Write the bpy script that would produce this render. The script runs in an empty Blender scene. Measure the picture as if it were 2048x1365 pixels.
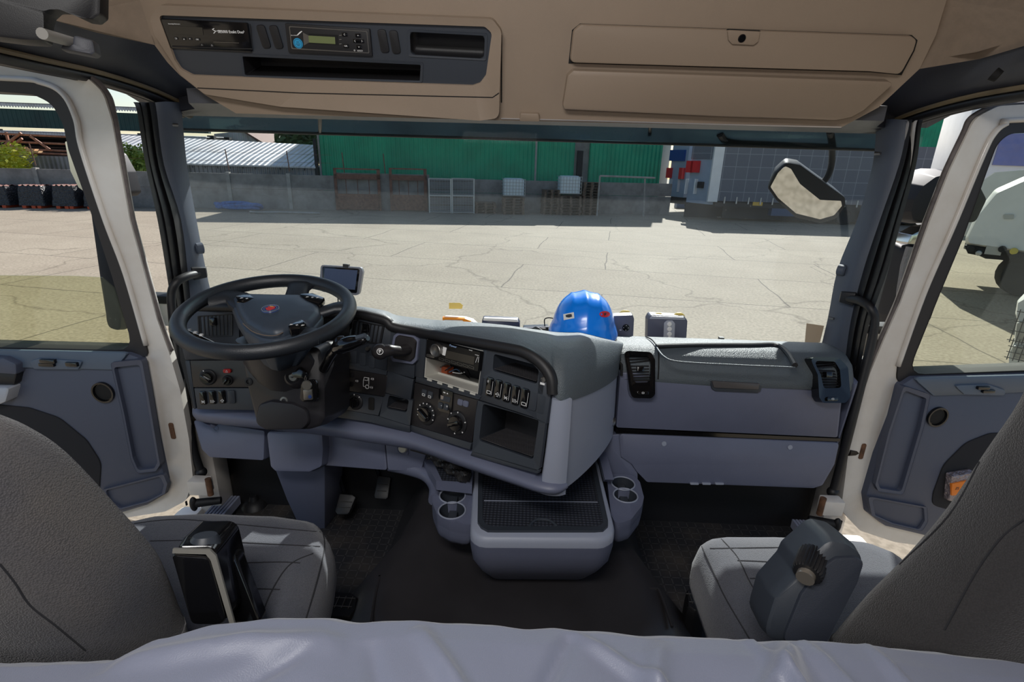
import bpy, bmesh, math, random
from mathutils import Vector, Matrix
random.seed(7)
S = bpy.context.scene
COL = S.collection
PI = math.pi
# ------------------------------------------------------------------ camera
FPX = 1050.0                       # focal length in pixels of a 2048 px wide frame
CAM = Vector((0, 0, 1.25))
def _basis():
    p, r, y = (math.radians(a) for a in (19.0, 1.6, 1.3))
    f = Vector((-math.sin(y)*math.cos(p), math.cos(y)*math.cos(p), -math.sin(p)))
    R = Vector((math.cos(y), math.sin(y), 0)); U = R.cross(f)
    return R*math.cos(r)+U*math.sin(r), U*math.cos(r)-R*math.sin(r), f
CR, CU, CF = _basis()
cd = bpy.data.cameras.new('camera'); cam = bpy.data.objects.new('camera', cd); COL.objects.link(cam)
cam.matrix_world = Matrix(((CR.x, CU.x, -CF.x, CAM.x), (CR.y, CU.y, -CF.y, CAM.y), (CR.z, CU.z, -CF.z, CAM.z), (0, 0, 0, 1)))
cd.sensor_width = 36; cd.lens = FPX/2048*36; cd.clip_start = .02; cd.clip_end = 500
S.camera = cam
# ------------------------------------------------------------------ view, sky, sun, added cab fill lights
S.view_settings.view_transform = 'Standard'; S.view_settings.look = 'None'
S.view_settings.gamma = 1; S.view_settings.use_curve_mapping = False
S.view_settings.exposure = 0.0
SUN_EL, SUN_AZ = math.radians(36), math.radians(14)      # azimuth measured from +y towards +x
w = bpy.data.worlds.new('sky'); S.world = w; w.use_nodes = True
nt = w.node_tree; nt.nodes.clear()
sk = nt.nodes.new('ShaderNodeTexSky'); sk.sky_type = 'NISHITA'; sk.sun_disc = False
sk.sun_elevation = SUN_EL; sk.sun_rotation = SUN_AZ; sk.dust_density = 1.0; sk.air_density = 1.0; sk.altitude = 100
bg = nt.nodes.new('ShaderNodeBackground'); bg.inputs[1].default_value = .135
wo = nt.nodes.new('ShaderNodeOutputWorld'); nt.links.new(sk.outputs[0], bg.inputs[0]); nt.links.new(bg.outputs[0], wo.inputs[0])
sd = Vector((math.sin(SUN_AZ)*math.cos(SUN_EL), math.cos(SUN_AZ)*math.cos(SUN_EL), math.sin(SUN_EL)))
sl = bpy.data.lights.new('sun', 'SUN'); sl.energy = 8.2; sl.angle = .009; sl.color = (1, .965, .925)
so = bpy.data.objects.new('sun', sl); COL.objects.link(so); so.rotation_euler = sd.to_track_quat('Z', 'Y').to_euler(); so.location = (0, 0, 20)
def area(name, loc, aim, size, en, col=(1, 1, 1)):
    l = bpy.data.lights.new(name, 'AREA'); l.shape = 'RECTANGLE'; l.size, l.size_y = size; l.energy = en; l.color = col
    o = bpy.data.objects.new(name, l); COL.objects.link(o); o.location = loc
    o.rotation_euler = (Vector(loc)-Vector(aim)).to_track_quat('Z', 'Y').to_euler(); return o
area('ceiling_fill', (-.28, -.10, 1.93), (0, 1.3, .5), (.8, .25), 14, (1, .98, .96))  # added fill light above and behind the camera, not a cab fitting
area('rear_fill', (-.2, -.35, 1.45), (0, 1.3, .75), (.5, .2), 3.5, (1, .98, .96))  # second added fill, lower down by the rear wall, brightens the dash
# ------------------------------------------------------------------ pixel -> world measuring helpers (2048x1365 frame)
def ray(px, py): return CF + CR*((px-1024)/FPX) + CU*((682.5-py)/FPX)
def P(px, py, x=None, y=None, z=None):
    d = ray(px, py)
    t = (x-CAM.x)/d.x if x is not None else (y-CAM.y)/d.y if y is not None else (z-CAM.z)/d.z
    return CAM + d*t
class Fr:                                   # a plane with local axes: u right, v up, n towards the viewer
    def __init__(s, o, u, v):
        s.o = Vector(o); s.u = Vector(u).normalized(); s.n = s.u.cross(Vector(v)).normalized(); s.v = s.n.cross(s.u)
    def w(s, a, b, c=0): return s.o + s.u*a + s.v*b + s.n*c
    def px(s, x, y, c=0):
        d = ray(x, y); t = ((s.o+s.n*c-CAM).dot(s.n))/d.dot(s.n); q = CAM+d*t-s.o
        return (q.dot(s.u), q.dot(s.v))
    def P(s, pts, c=0): return [s.px(x, y, c) for x, y in pts]
    def loc(s, p): q = Vector(p)-s.o; return (q.dot(s.u), q.dot(s.v), q.dot(s.n))
def yawfr(o, deg, tilt=0):
    a = math.radians(deg); t = math.radians(tilt)
    u = Vector((math.cos(a), -math.sin(a), 0)); n = Vector((-math.sin(a)*math.cos(t), -math.cos(a)*math.cos(t), math.sin(t)))
    return Fr(o, u, n.cross(u))
# ------------------------------------------------------------------ materials
def lin(c): return tuple(((v/255)/12.92 if v/255 <= .04045 else ((v/255+.055)/1.055)**2.4) for v in c)+(1,)
MATS = {}
def M(name, rgb, rough=.5, metal=0, bump=0, bs=400, var=0, vs=6, spec=.5, coat=0, sheen=0, rgb2=None, emit=0):
    if name in MATS: return MATS[name]
    m = bpy.data.materials.new(name); m.use_nodes = True; t = m.node_tree; b = t.nodes['Principled BSDF']
    b.inputs['Base Color'].default_value = lin(rgb); b.inputs['Roughness'].default_value = rough
    b.inputs['Metallic'].default_value = metal; b.inputs['Specular IOR Level'].default_value = spec
    if coat: b.inputs['Coat Weight'].default_value = coat; b.inputs['Coat Roughness'].default_value = .08
    if sheen: b.inputs['Sheen Weight'].default_value = sheen
    if emit: b.inputs['Emission Color'].default_value = lin(rgb); b.inputs['Emission Strength'].default_value = emit
    tc = t.nodes.new('ShaderNodeTexCoord')
    if var or rgb2:
        n = t.nodes.new('ShaderNodeTexNoise'); n.inputs['Scale'].default_value = vs; n.inputs['Detail'].default_value = 6; n.inputs['Roughness'].default_value = .65
        t.links.new(tc.outputs['Object'], n.inputs['Vector'])
        r = t.nodes.new('ShaderNodeValToRGB'); r.color_ramp.elements[0].position = .35; r.color_ramp.elements[1].position = .68
        c2 = rgb2 or tuple(v*(1-var) for v in rgb)
        r.color_ramp.elements[0].color = lin(rgb); r.color_ramp.elements[1].color = lin(c2)
        t.links.new(n.outputs['Fac'], r.inputs['Fac']); t.links.new(r.outputs['Color'], b.inputs['Base Color'])
    if bump:
        n = t.nodes.new('ShaderNodeTexNoise'); n.inputs['Scale'].default_value = bs; n.inputs['Detail'].default_value = 2
        t.links.new(tc.outputs['Object'], n.inputs['Vector'])
        bp = t.nodes.new('ShaderNodeBump'); bp.inputs['Strength'].default_value = bump; bp.inputs['Distance'].default_value = 1.0/bs
        t.links.new(n.outputs['Fac'], bp.inputs['Height']); t.links.new(bp.outputs['Normal'], b.inputs['Normal'])
    MATS[name] = m; return m
def glassm(name, tint, gloss=.06, dust=0, rough=0.0, dustcol=(200, 205, 205)):
    m = bpy.data.materials.new(name); m.use_nodes = True; t = m.node_tree; t.nodes.clear()
    o = t.nodes.new('ShaderNodeOutputMaterial'); tr = t.nodes.new('ShaderNodeBsdfTransparent'); tr.inputs[0].default_value = lin(tint)
    gl = t.nodes.new('ShaderNodeBsdfGlossy'); gl.inputs['Roughness'].default_value = rough
    fr = t.nodes.new('ShaderNodeLayerWeight'); fr.inputs['Blend'].default_value = gloss*3
    mx = t.nodes.new('ShaderNodeMixShader'); t.links.new(fr.outputs['Fresnel'], mx.inputs[0])
    t.links.new(tr.outputs[0], mx.inputs[1]); t.links.new(gl.outputs[0], mx.inputs[2]); last = mx
    if dust:
        tc = t.nodes.new('ShaderNodeTexCoord'); n = t.nodes.new('ShaderNodeTexNoise'); n.inputs['Scale'].default_value = 2.2; n.inputs['Detail'].default_value = 7
        n2 = t.nodes.new('ShaderNodeTexNoise'); n2.inputs['Scale'].default_value = 160; n2.inputs['Detail'].default_value = 2
        t.links.new(tc.outputs['Object'], n.inputs['Vector']); t.links.new(tc.outputs['Object'], n2.inputs['Vector'])
        r = t.nodes.new('ShaderNodeMapRange'); r.inputs[1].default_value = .42; r.inputs[2].default_value = .8; r.inputs[3].default_value = dust*.5; r.inputs[4].default_value = dust*1.6
        r2 = t.nodes.new('ShaderNodeMapRange'); r2.inputs[1].default_value = .70; r2.inputs[2].default_value = .78; r2.inputs[3].default_value = 0; r2.inputs[4].default_value = dust*6
        t.links.new(n.outputs['Fac'], r.inputs[0]); t.links.new(n2.outputs['Fac'], r2.inputs[0])
        ad = t.nodes.new('ShaderNodeMath'); ad.operation = 'ADD'; t.links.new(r.outputs[0], ad.inputs[0]); t.links.new(r2.outputs[0], ad.inputs[1])
        df = t.nodes.new('ShaderNodeBsdfTranslucent'); df.inputs[0].default_value = lin(dustcol)
        m2 = t.nodes.new('ShaderNodeMixShader'); t.links.new(ad.outputs[0], m2.inputs[0]); t.links.new(last.outputs[0], m2.inputs[1]); t.links.new(df.outputs[0], m2.inputs[2]); last = m2
    t.links.new(last.outputs[0], o.inputs[0]); MATS[name] = m; return m
def texmat(name, fn, rough=.7, metal=0):       # fn(tree, object-coordinate socket, bsdf) wires its own pattern
    m = bpy.data.materials.new(name); m.use_nodes = True; t = m.node_tree; b = t.nodes['Principled BSDF']
    b.inputs['Roughness'].default_value = rough; b.inputs['Metallic'].default_value = metal
    tc = t.nodes.new('ShaderNodeTexCoord'); fn(t, tc.outputs['Object'], b); MATS[name] = m; return m
# ------------------------------------------------------------------ 2D outlines
def rp(pts, r=.01, n=5):                        # rounded polygon; r number or list
    out = []; N = len(pts)
    for i, p in enumerate(pts):
        ri = r[i] if isinstance(r, (list, tuple)) else r
        p = Vector(p[:2]); a = Vector(pts[i-1][:2])-p; b = Vector(pts[(i+1) % N][:2])-p
        la, lb = a.length, b.length
        if ri <= 0 or la < 1e-9 or lb < 1e-9: out.append(tuple(p)); continue
        a /= la; b /= lb; ang = math.acos(max(-1, min(1, a.dot(b))))
        if ang > 3.05: out.append(tuple(p)); continue
        d = min(ri/math.tan(ang/2), la*.49, lb*.49)
        p0 = p+a*d; p1 = p+b*d
        for k in range(n+1):
            t = k/n; q = p0*(1-t)**2+p*2*t*(1-t)+p1*t*t; out.append(tuple(q))
    return out
def rect(a, b, w, h, ang=0):
    c, s = math.cos(ang), math.sin(ang)
    return [(a+x*c-y*s, b+x*s+y*c) for x, y in ((-w/2, -h/2), (w/2, -h/2), (w/2, h/2), (-w/2, h/2))]
def circ(a, b, r, n=28, r2=None, ang=0): 
    r2 = r2 or r; c, s = math.cos(ang), math.sin(ang)
    return [(a+r*math.cos(t)*c-r2*math.sin(t)*s, b+r*math.cos(t)*s+r2*math.sin(t)*c) for t in (2*PI*k/n for k in range(n))]
def resamp(pts, n, closed=True):
    P2 = [Vector(p) for p in pts]; 
    if closed: P2 = P2+[P2[0]]
    L = [0]
    for a, b in zip(P2, P2[1:]): L.append(L[-1]+(b-a).length)
    out = []; j = 0; tot = L[-1]
    for k in range(n):
        d = tot*k/(n if closed else n-1)
        while j < len(L)-2 and L[j+1] < d: j += 1
        t = (d-L[j])/max(1e-9, L[j+1]-L[j]); out.append(P2[j].lerp(P2[j+1], min(1, max(0, t))))
    return out
def smooth_path(pts, n=8, closed=False):        # Catmull-Rom
    P3 = [Vector(p) for p in pts]; N = len(P3); out = []
    rng = range(N) if closed else range(N-1)
    for i in rng:
        g = (lambda k: P3[k % N]) if closed else (lambda k: P3[max(0, min(N-1, k))])
        a, b, c, d = g(i-1), g(i), g(i+1), g(i+2)
        for k in range(n):
            t = k/n; out.append(.5*((2*b)+(c-a)*t+(2*a-5*b+4*c-d)*t*t+(3*b-a-3*c+d)*t**3))
    if not closed: out.append(P3[-1])
    return out
# ------------------------------------------------------------------ mesh builder
class MB:
    def __init__(s): s.b = bmesh.new()
    def V(s, pts): return [s.b.verts.new(Vector(p)) for p in pts]
    def F(s, vs):
        try: return s.b.faces.new(vs)
        except ValueError: return None
    def poly(s, pts): s.F(s.V(pts)); return s
    def loft(s, rings, closed=True, cap=True):
        R = [s.V(r) for r in rings]; n = len(R[0])
        for a, b in zip(R, R[1:]):
            for i in range(n if closed else n-1):
                j = (i+1) % n; s.F([a[i], a[j], b[j], b[i]])
        if cap and closed: s.F(R[0][::-1]); s.F(R[-1])
        return s
    def plate(s, fr, pts, c0, c1, top=None):    # outline extruded along the frame normal; optional inset top outline
        t = top or pts
        return s.loft([[fr.w(a, b, c0) for a, b in pts], [fr.w(a, b, c1) for a, b in t]])
    def dome(s, fr, pts, c0, c1, inset=.003, k=.85):   # plate with a soft edge; inset in metres towards centroid
        cx = sum(p[0] for p in pts)/len(pts); cy = sum(p[1] for p in pts)/len(pts)
        def sh(d): 
            o = []
            for a, b in pts:
                v = Vector((a-cx, b-cy)); l = v.length; v = v*(max(0, l-d)/l) if l > 1e-9 else v; o.append((cx+v.x, cy+v.y))
            return o
        h = c1-c0
        return s.loft([[fr.w(a, b, c0) for a, b in pts], [fr.w(a, b, c0+h*k*.8) for a, b in pts],
                       [fr.w(a, b, c0+h*.96) for a, b in sh(inset*.4)], [fr.w(a, b, c1) for a, b in sh(inset)]])
    def ring(s, fr, outer, inner, c0, c1):      # plate with a hole
        def loops(c): 
            L = []
            for q in [outer]+(inner if isinstance(inner[0][0], (tuple, list)) else [inner]):
                v = s.V([fr.w(a, b, c) for a, b in q]); L.append((v, [s.b.edges.new((v[i], v[(i+1) % len(v)])) for i in range(len(v))]))
            bmesh.ops.triangle_fill(s.b, edges=[e for l in L for e in l[1]], use_beauty=True, normal=fr.n); return L
        A = loops(c0); B = loops(c1)
        for k in range(len(A)):
            p, q = A[k][0], B[k][0]
            for m in range(len(p)): s.F([p[m], p[(m+1) % len(p)], q[(m+1) % len(p)], q[m]])
        return s
    def cup(s, fr, pts, c1, depth, scale=.85, th=.002, shift=(0, 0)):   # open-topped recess
        cx = sum(p[0] for p in pts)/len(pts); cy = sum(p[1] for p in pts)/len(pts)
        inn = [(cx+(a-cx)*scale+shift[0], cy+(b-cy)*scale+shift[1]) for a, b in pts]
        out = [(cx+(a-cx)*(scale+.02)+shift[0], cy+(b-cy)*(scale+.02)+shift[1]) for a, b in pts]
        o2 = [(cx+(a-cx)*1.02, cy+(b-cy)*1.02) for a, b in pts]
        R = [s.V([fr.w(a, b, c) for a, b in q]) for q, c in ((inn, c1-depth), (pts, c1), (o2, c1), (out, c1-depth-th))]
        n = len(pts)
        for p, q in zip(R, R[1:]):
            for m in range(n): s.F([p[m], p[(m+1) % n], q[(m+1) % n], q[m]])
        s.F(R[0]); s.F(R[-1][::-1]); return s
    def box(s, lo, hi): 
        x0, y0, z0 = lo; x1, y1, z1 = hi
        return s.loft([[(x0, y0, z0), (x1, y0, z0), (x1, y1, z0), (x0, y1, z0)], [(x0, y0, z1), (x1, y0, z1), (x1, y1, z1), (x0, y1, z1)]])
    def fbox(s, fr, a0, b0, c0, a1, b1, c1): return s.plate(fr, [(a0, b0), (a1, b0), (a1, b1), (a0, b1)], c0, c1)
    def tube(s, path, r, seg=12, closed=False, flat=1.0, up=None, cap=True):
        pts = [Vector(p) for p in path]; N = len(pts); rings = []; pu = None
        for i, p in enumerate(pts):
            a = pts[i-1] if (i or closed) else p; b = pts[(i+1) % N] if (i < N-1 or closed) else p
            t = (b-a).normalized()
            if up is not None: x = Vector(up).cross(t)
            elif pu is None: x = (Vector((0, 0, 1)) if abs(t.z) < .9 else Vector((1, 0, 0))).cross(t)
            else: x = pu-t*pu.dot(t)
            x.normalize(); pu = x; y = t.cross(x); rr = r(i/(N-1)) if callable(r) else (r[i] if isinstance(r, (list, tuple)) else r)
            rings.append([p+x*rr*math.cos(q)+y*rr*flat*math.sin(q) for q in (2*PI*k/seg for k in range(seg))])
        if closed: rings.append(rings[0])
        return s.loft(rings, True, cap and not closed)
    def lathe(s, fr, prof, seg=32, a=0, b=0):   # prof: [(radius, height along n)]
        rings = [[fr.w(a+max(r, 1e-5)*math.cos(q), b+max(r, 1e-5)*math.sin(q), c) for q in (2*PI*k/seg for k in range(seg))] for r, c in prof]
        return s.loft(rings)
    def grid(s, f, nu, nv):
        V = [[s.b.verts.new(Vector(f(i/nu, j/nv))) for j in range(nv+1)] for i in range(nu+1)]
        for i in range(nu):
            for j in range(nv): s.F([V[i][j], V[i+1][j], V[i+1][j+1], V[i][j+1]])
        return s
    def slab(s, f, nu, nv, off):                # grid with thickness vector off
        off = Vector(off)
        T = [[s.b.verts.new(Vector(f(i/nu, j/nv))) for j in range(nv+1)] for i in range(nu+1)]
        B = [[s.b.verts.new(v.co+off) for v in r] for r in T]
        for i in range(nu):
            for j in range(nv):
                s.F([T[i][j], T[i+1][j], T[i+1][j+1], T[i][j+1]]); s.F([B[i][j], B[i][j+1], B[i+1][j+1], B[i+1][j]])
        for i in range(nu):
            for j in (0, nv): s.F([T[i][j], T[i+1][j], B[i+1][j], B[i][j]])
        for j in range(nv):
            for i in (0, nu): s.F([T[i][j], T[i][j+1], B[i][j+1], B[i][j]])
        return s
    def ball(s, c, r, seg=20, rr=12, M3=None):
        c = Vector(c); r = (r, r, r) if not isinstance(r, (tuple, list)) else r; rings = []
        for k in range(1, rr):
            th = PI*k/rr
            rings.append([c+(M3 or Matrix.Identity(3))@Vector((r[0]*math.sin(th)*math.cos(q), r[1]*math.sin(th)*math.sin(q), r[2]*math.cos(th))) for q in (2*PI*j/seg for j in range(seg))])
        return s.loft(rings)
    def bevel(s, w=.004, seg=2, ang=.6):
        bmesh.ops.remove_doubles(s.b, verts=s.b.verts, dist=1e-6)
        es = [e for e in s.b.edges if len(e.link_faces) == 2 and e.calc_face_angle(0) > ang]
        if es: bmesh.ops.bevel(s.b, geom=es, offset=w, offset_type='OFFSET', segments=seg, profile=.6, affect='EDGES', clamp_overlap=True)
        return s
    def build(s, name, mat, parent=None, smooth=.7, bev=0):
        me = bpy.data.meshes.new(name)
        if bev: s.bevel(bev)
        bmesh.ops.recalc_face_normals(s.b, faces=s.b.faces)
        for f in s.b.faces: f.smooth = True
        s.b.to_mesh(me); s.b.free()
        me.set_sharp_from_angle(angle=smooth)
        if mat: me.materials.append(mat if not isinstance(mat, str) else MATS[mat])
        o = bpy.data.objects.new(name, me); COL.objects.link(o)
        if parent is not None:
            o.parent = parent
            if parent.type == 'EMPTY': o.matrix_parent_inverse = parent.matrix_basis.inverted()
        return o
def thing(name, label, cat, loc=(0, 0, 0), group=None):
    o = bpy.data.objects.new(name, None); COL.objects.link(o); o.location = loc; o.empty_display_size = .05
    o['label'] = label; o['category'] = cat
    if group: o['group'] = group
    return o
def tag(o, label, cat, group=None, kind=None):
    o['label'] = label; o['category'] = cat
    if group: o['group'] = group
    if kind: o['kind'] = kind
    return o
def struct(o): o['kind'] = 'structure'; return o
def sroot(name, loc=(0, 0, 0)):
    o = bpy.data.objects.new(name, None); COL.objects.link(o); o.location = loc; o['kind'] = 'structure'; return o
def copy_tree(o, loc=None, rotz=None, label=None):
    def cp(q, par):
        c = q.copy(); COL.objects.link(c)
        if par is not None: c.parent = par
        for ch in list(q.children): cp(ch, c)
        return c
    c = cp(o, None)
    if loc is not None: c.location = loc
    if rotz is not None: c.rotation_euler = (0, 0, rotz)
    if label: c['label'] = label
    return c
def text(s, fr, a, b, h, mat, parent, c=.0006, name='lettering', align='CENTER', ang=0, sx=1.0, depth=.0003, bold=0):
    cu = bpy.data.curves.new('t', 'FONT'); cu.body = s; cu.size = h; cu.align_x = align; cu.align_y = 'CENTER'; cu.extrude = depth; cu.offset = bold; cu.resolution_u = 3
    to = bpy.data.objects.new('t', cu); me = to.to_mesh().copy(); bpy.data.objects.remove(to); bpy.data.curves.remove(cu)
    ca, sa = math.cos(ang), math.sin(ang)
    for v in me.vertices:
        x, y = v.co.x*sx, v.co.y; v.co = fr.w(a+x*ca-y*sa, b+x*sa+y*ca, c+v.co.z)
    me.materials.clear(); me.materials.append(mat if not isinstance(mat, str) else MATS[mat])
    o = bpy.data.objects.new(name, me); COL.objects.link(o)
    if parent is not None:
        o.parent = parent
        if parent.type == 'EMPTY': o.matrix_parent_inverse = parent.matrix_basis.inverted()
    return o
def strokes(mb, fr, segs, c, w=.0012, h=.0004):        # flat line marks: list of (a0,b0,a1,b1)
    for a0, b0, a1, b1 in segs:
        d = Vector((a1-a0, b1-b0)); l = d.length
        if l < 1e-9: continue
        d /= l; p = Vector((-d.y, d.x))*w/2; q = [Vector((a0, b0))-p, Vector((a1, b1))-p, Vector((a1, b1))+p, Vector((a0, b0))+p]
        mb.plate(fr, [tuple(x) for x in q], c, c+h)
    return mb
# shared finishes
M('grey_blue_plastic', (100, 105, 126), .42, bump=.25, bs=900, var=.05, vs=5)
M('grey_blue_light', (146, 152, 168), .42, bump=.25, bs=900)
M('dark_fascia', (52, 57, 65), .42, bump=.2, bs=1200)
M('brown_black_panel', (40, 38, 40), .35, bump=.12, bs=900)
M('dash_top', (80, 88, 94), .45, bump=.8, bs=450)
M('gloss_black', (14, 14, 16), .12, coat=.4)
M('soft_black', (26, 26, 29), .5, bump=.2, bs=700)
M('rubber', (20, 20, 22), .6)
M('void', (6, 6, 7), .8)
M('marking_white', (228, 228, 228), .5)
M('chrome', (215, 215, 215), .18, metal=1)
M('steel', (140, 138, 135), .35, metal=.9)
M('tan_plastic', (143, 127, 111), .5, bump=.25, bs=900, var=.03)
M('tan_fabric', (138, 122, 106), .9, bump=.5, bs=1400, var=.06, vs=40)
M('header_grey', (66, 68, 76), .5, bump=.2, bs=700)
M('white_paint', (226, 222, 216), .28, coat=.3, rgb2=(208, 200, 190), vs=3)
M('door_trim', (76, 82, 100), .5, bump=.25, bs=700)
# ================================================================== CAB SHELL (setting)
# ---- windscreen
glassm('windscreen_glass', (243, 247, 247), .02, dust=.018)
glassm('side_glass', (232, 234, 218), .03, dust=.015)
glassm('tint_glass', (232, 236, 228), .03, dust=.012)
ws = MB(); ws.box((-1.16, 1.700, .50), (1.16, 1.706, 1.46)); struct(ws.build('window_1', 'windscreen_glass'))
# ---- A pillars: trim, rubber seal, outer skin
M('pillar_trim', (74, 82, 96), .5, bump=.25, bs=700)
M('seal_rubber', (24, 24, 27), .45)
def pillar(name, rows, sgn):
    r = sroot(name, (sgn*1.1, 1.6, 0))
    tr = []; se = []; ou = []
    for y, a, b, c in rows:
        A = P(a, y, y=1.688); B = P(b, y, y=1.60); Cc = P(c, y, y=1.52); z = A.z
        m = lambda p, zz: Vector((p.x, p.y, zz))
        mid = (A+B)/2+Vector((sgn*-.012, -.03, 0))
        tr.append([m(A, A.z), m(mid, (A.z+B.z)/2), m(B, B.z), m(B, B.z)+Vector((sgn*.03, .08, 0)), m(A, A.z)+Vector((sgn*.03, .0, 0))])
        D = (B*2+Cc)/3; E = (B+Cc*2)/3
        se.append([B, D+Vector((-sgn*.008, -.012, 0)), D, E+Vector((-sgn*.004, -.014, 0)), E, Cc+Vector((-sgn*.004, -.012, 0)), Cc, Cc+Vector((sgn*.012, .03, 0)), B+Vector((sgn*.03, .05, 0))])
        ou.append([Cc+Vector((0, .015, 0)), Cc+Vector((sgn*.012, .05, 0)), A+Vector((sgn*.05, .03, 0)), A+Vector((sgn*.02, .02, 0)), B+Vector((sgn*.02, .03, 0))])
    def dens(rows): 
        cols = list(zip(*rows)); cols = [smooth_path(c, 4) for c in cols]; return [list(q) for q in zip(*cols)]
    MB().loft(dens(tr)).build('pillar_trim_panel', 'pillar_trim', r, smooth=1.2)
    MB().loft(dens(se)).build('door_seal', 'seal_rubber', r, smooth=.5)
    MB().loft(dens(ou)).build('pillar_skin', 'white_paint', r, smooth=1.2)
    return r
pl = pillar('trim_1', [(205, 361, 310, 270), (228, 364, 314, 278), (330, 374, 328, 294), (440, 393, 362, 318), (560, 416, 377, 338), (640, 436, 384, 350), (740, 456, 392, 366), (850, 470, 402, 384), (950, 480, 412, 402)], -1)
pr = pillar('trim_2', [(240, 1753, 1816, 1843), (256, 1752, 1814, 1839), (330, 1745, 1798, 1829), (440, 1714, 1760, 1800), (540, 1675, 1727, 1773), (640, 1655, 1702, 1738), (740, 1630, 1688, 1717), (850, 1600, 1676, 1694), (950, 1585, 1662, 1676)], 1)
# plugs and screws on the pillars
for pts, par in ((((398, 497), 13), pl), (((1684, 541), 11), pr)):
    (x, y), r = pts; c = P(x, y, y=1.655); f = yawfr(c, 40 if x < 1000 else -40)
    MB().lathe(f, [(.0, .012), (.013, .012), (.017, .008), (.018, -.01), (0, -.01)], 24).build('cover_plug', 'pillar_trim', par)
for x, y, par in ((348, 250, pl), (1664, 637, pr), (1757, 307, pr)):
    f = yawfr(P(x, y, y=1.64), 30 if x < 1000 else -30); MB().lathe(f, [(0, .006), (.004, .006), (.005, -.01), (0, -.01)], 12).build('screw', 'steel', par)
# ---- header beam behind windscreen top, roof rails over the doors
hb = MB()
hb.loft([[(x, yr, 1.366), (x, yr, 1.40), (x, 1.76, 1.44), (x, 1.76, 1.372), (x, 1.695, 1.352), (x, (1.60+yr)/2+.04, 1.362)] for x, yr in ((-1.05, 1.68), (-.97, 1.62), (-.87, 1.43), (0, 1.43), (.87, 1.43), (.97, 1.62), (1.05, 1.68))])
struct(hb.build('trim_3', 'header_grey'))
MB_ = MB()
for s, nm in ((-1, 'trim_4'), (1, 'trim_5')):
    r = sroot(nm, (s*1.08, .8, 1.45))
    path = [(-.6, 1.475), (.6, 1.462), (1.19, 1.442), (1.46, 1.437), (1.62, 1.413), (1.74, 1.375)]
    ins = lambda y: 0 if y < 1.5 else (y-1.5)*.25
    MB().loft([[(s*(1.105-ins(y)), y, z), (s*(1.06-ins(y)), y, z+.04), (s*(1.03-ins(y)), y, z+.115), (s*(1.08-ins(y)), y, z+.16), (s*1.20, y, z+.12), (s*1.19, y, z+.0)] for y, z in smooth_path([(a, b, 0) for a, b in path], 4) for y, z in [(y, z)]] if False else
              [[(s*(1.105-ins(q.x)), q.x, q.y), (s*(1.06-ins(q.x)), q.x, q.y+.04), (s*(1.03-ins(q.x)), q.x, q.y+.115), (s*(1.08-ins(q.x)), q.x, q.y+.16), (s*1.20, q.x, q.y+.12), (s*1.19, q.x, q.y)] for q in smooth_path([(a, b, 0) for a, b in path], 4)]).build('rail_cover', 'header_grey', r, smooth=1.0)
    M('ochre_lip', (112, 98, 72), .5)
    pp = smooth_path([(s*(1.10-ins(a)), a, b-.004) for a, b in path], 4)
    MB().tube(pp, .006, 8).build('edge_lip', 'ochre_lip', r)
    MB().tube([q+Vector((s*.018, 0, -.012)) for q in pp], .014, 10).build('door_seal', 'seal_rubber', r)
    MB().tube([q+Vector((s*.04, 0, -.012)) for q in pp], .013, 10).build('outer_seal', 'seal_rubber', r)
MB_.b.free()
f = yawfr(P(1995, 152, y=1.33), -50, -30); MB().lathe(f, [(0, .003), (.012, .003), (.014, -.01), (0, -.01)], 20).build('socket_plug', 'void', bpy.data.objects['trim_5'])
# ---- roof, walls, bunk wall, floor
struct(MB().box((-1.2, -.75, 2.02), (1.2, 1.75, 2.06)).build('ceiling', 'tan_fabric'))
for s, nm in ((-1, 'wall_left'), (1, 'wall_right')):
    w_ = MB(); a, b = sorted((s*1.03, s*1.2))
    w_.box((a, -.6, 1.56), (b, 1.72, 2.02)).box((a, -.62, -.1), (b, .10, 1.56)); struct(w_.build(nm, 'tan_fabric'))
struct(MB().box((-1.2, -.68, -.1), (1.2, -.62, 2.02)).build('wall_back', 'tan_fabric'))
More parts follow.
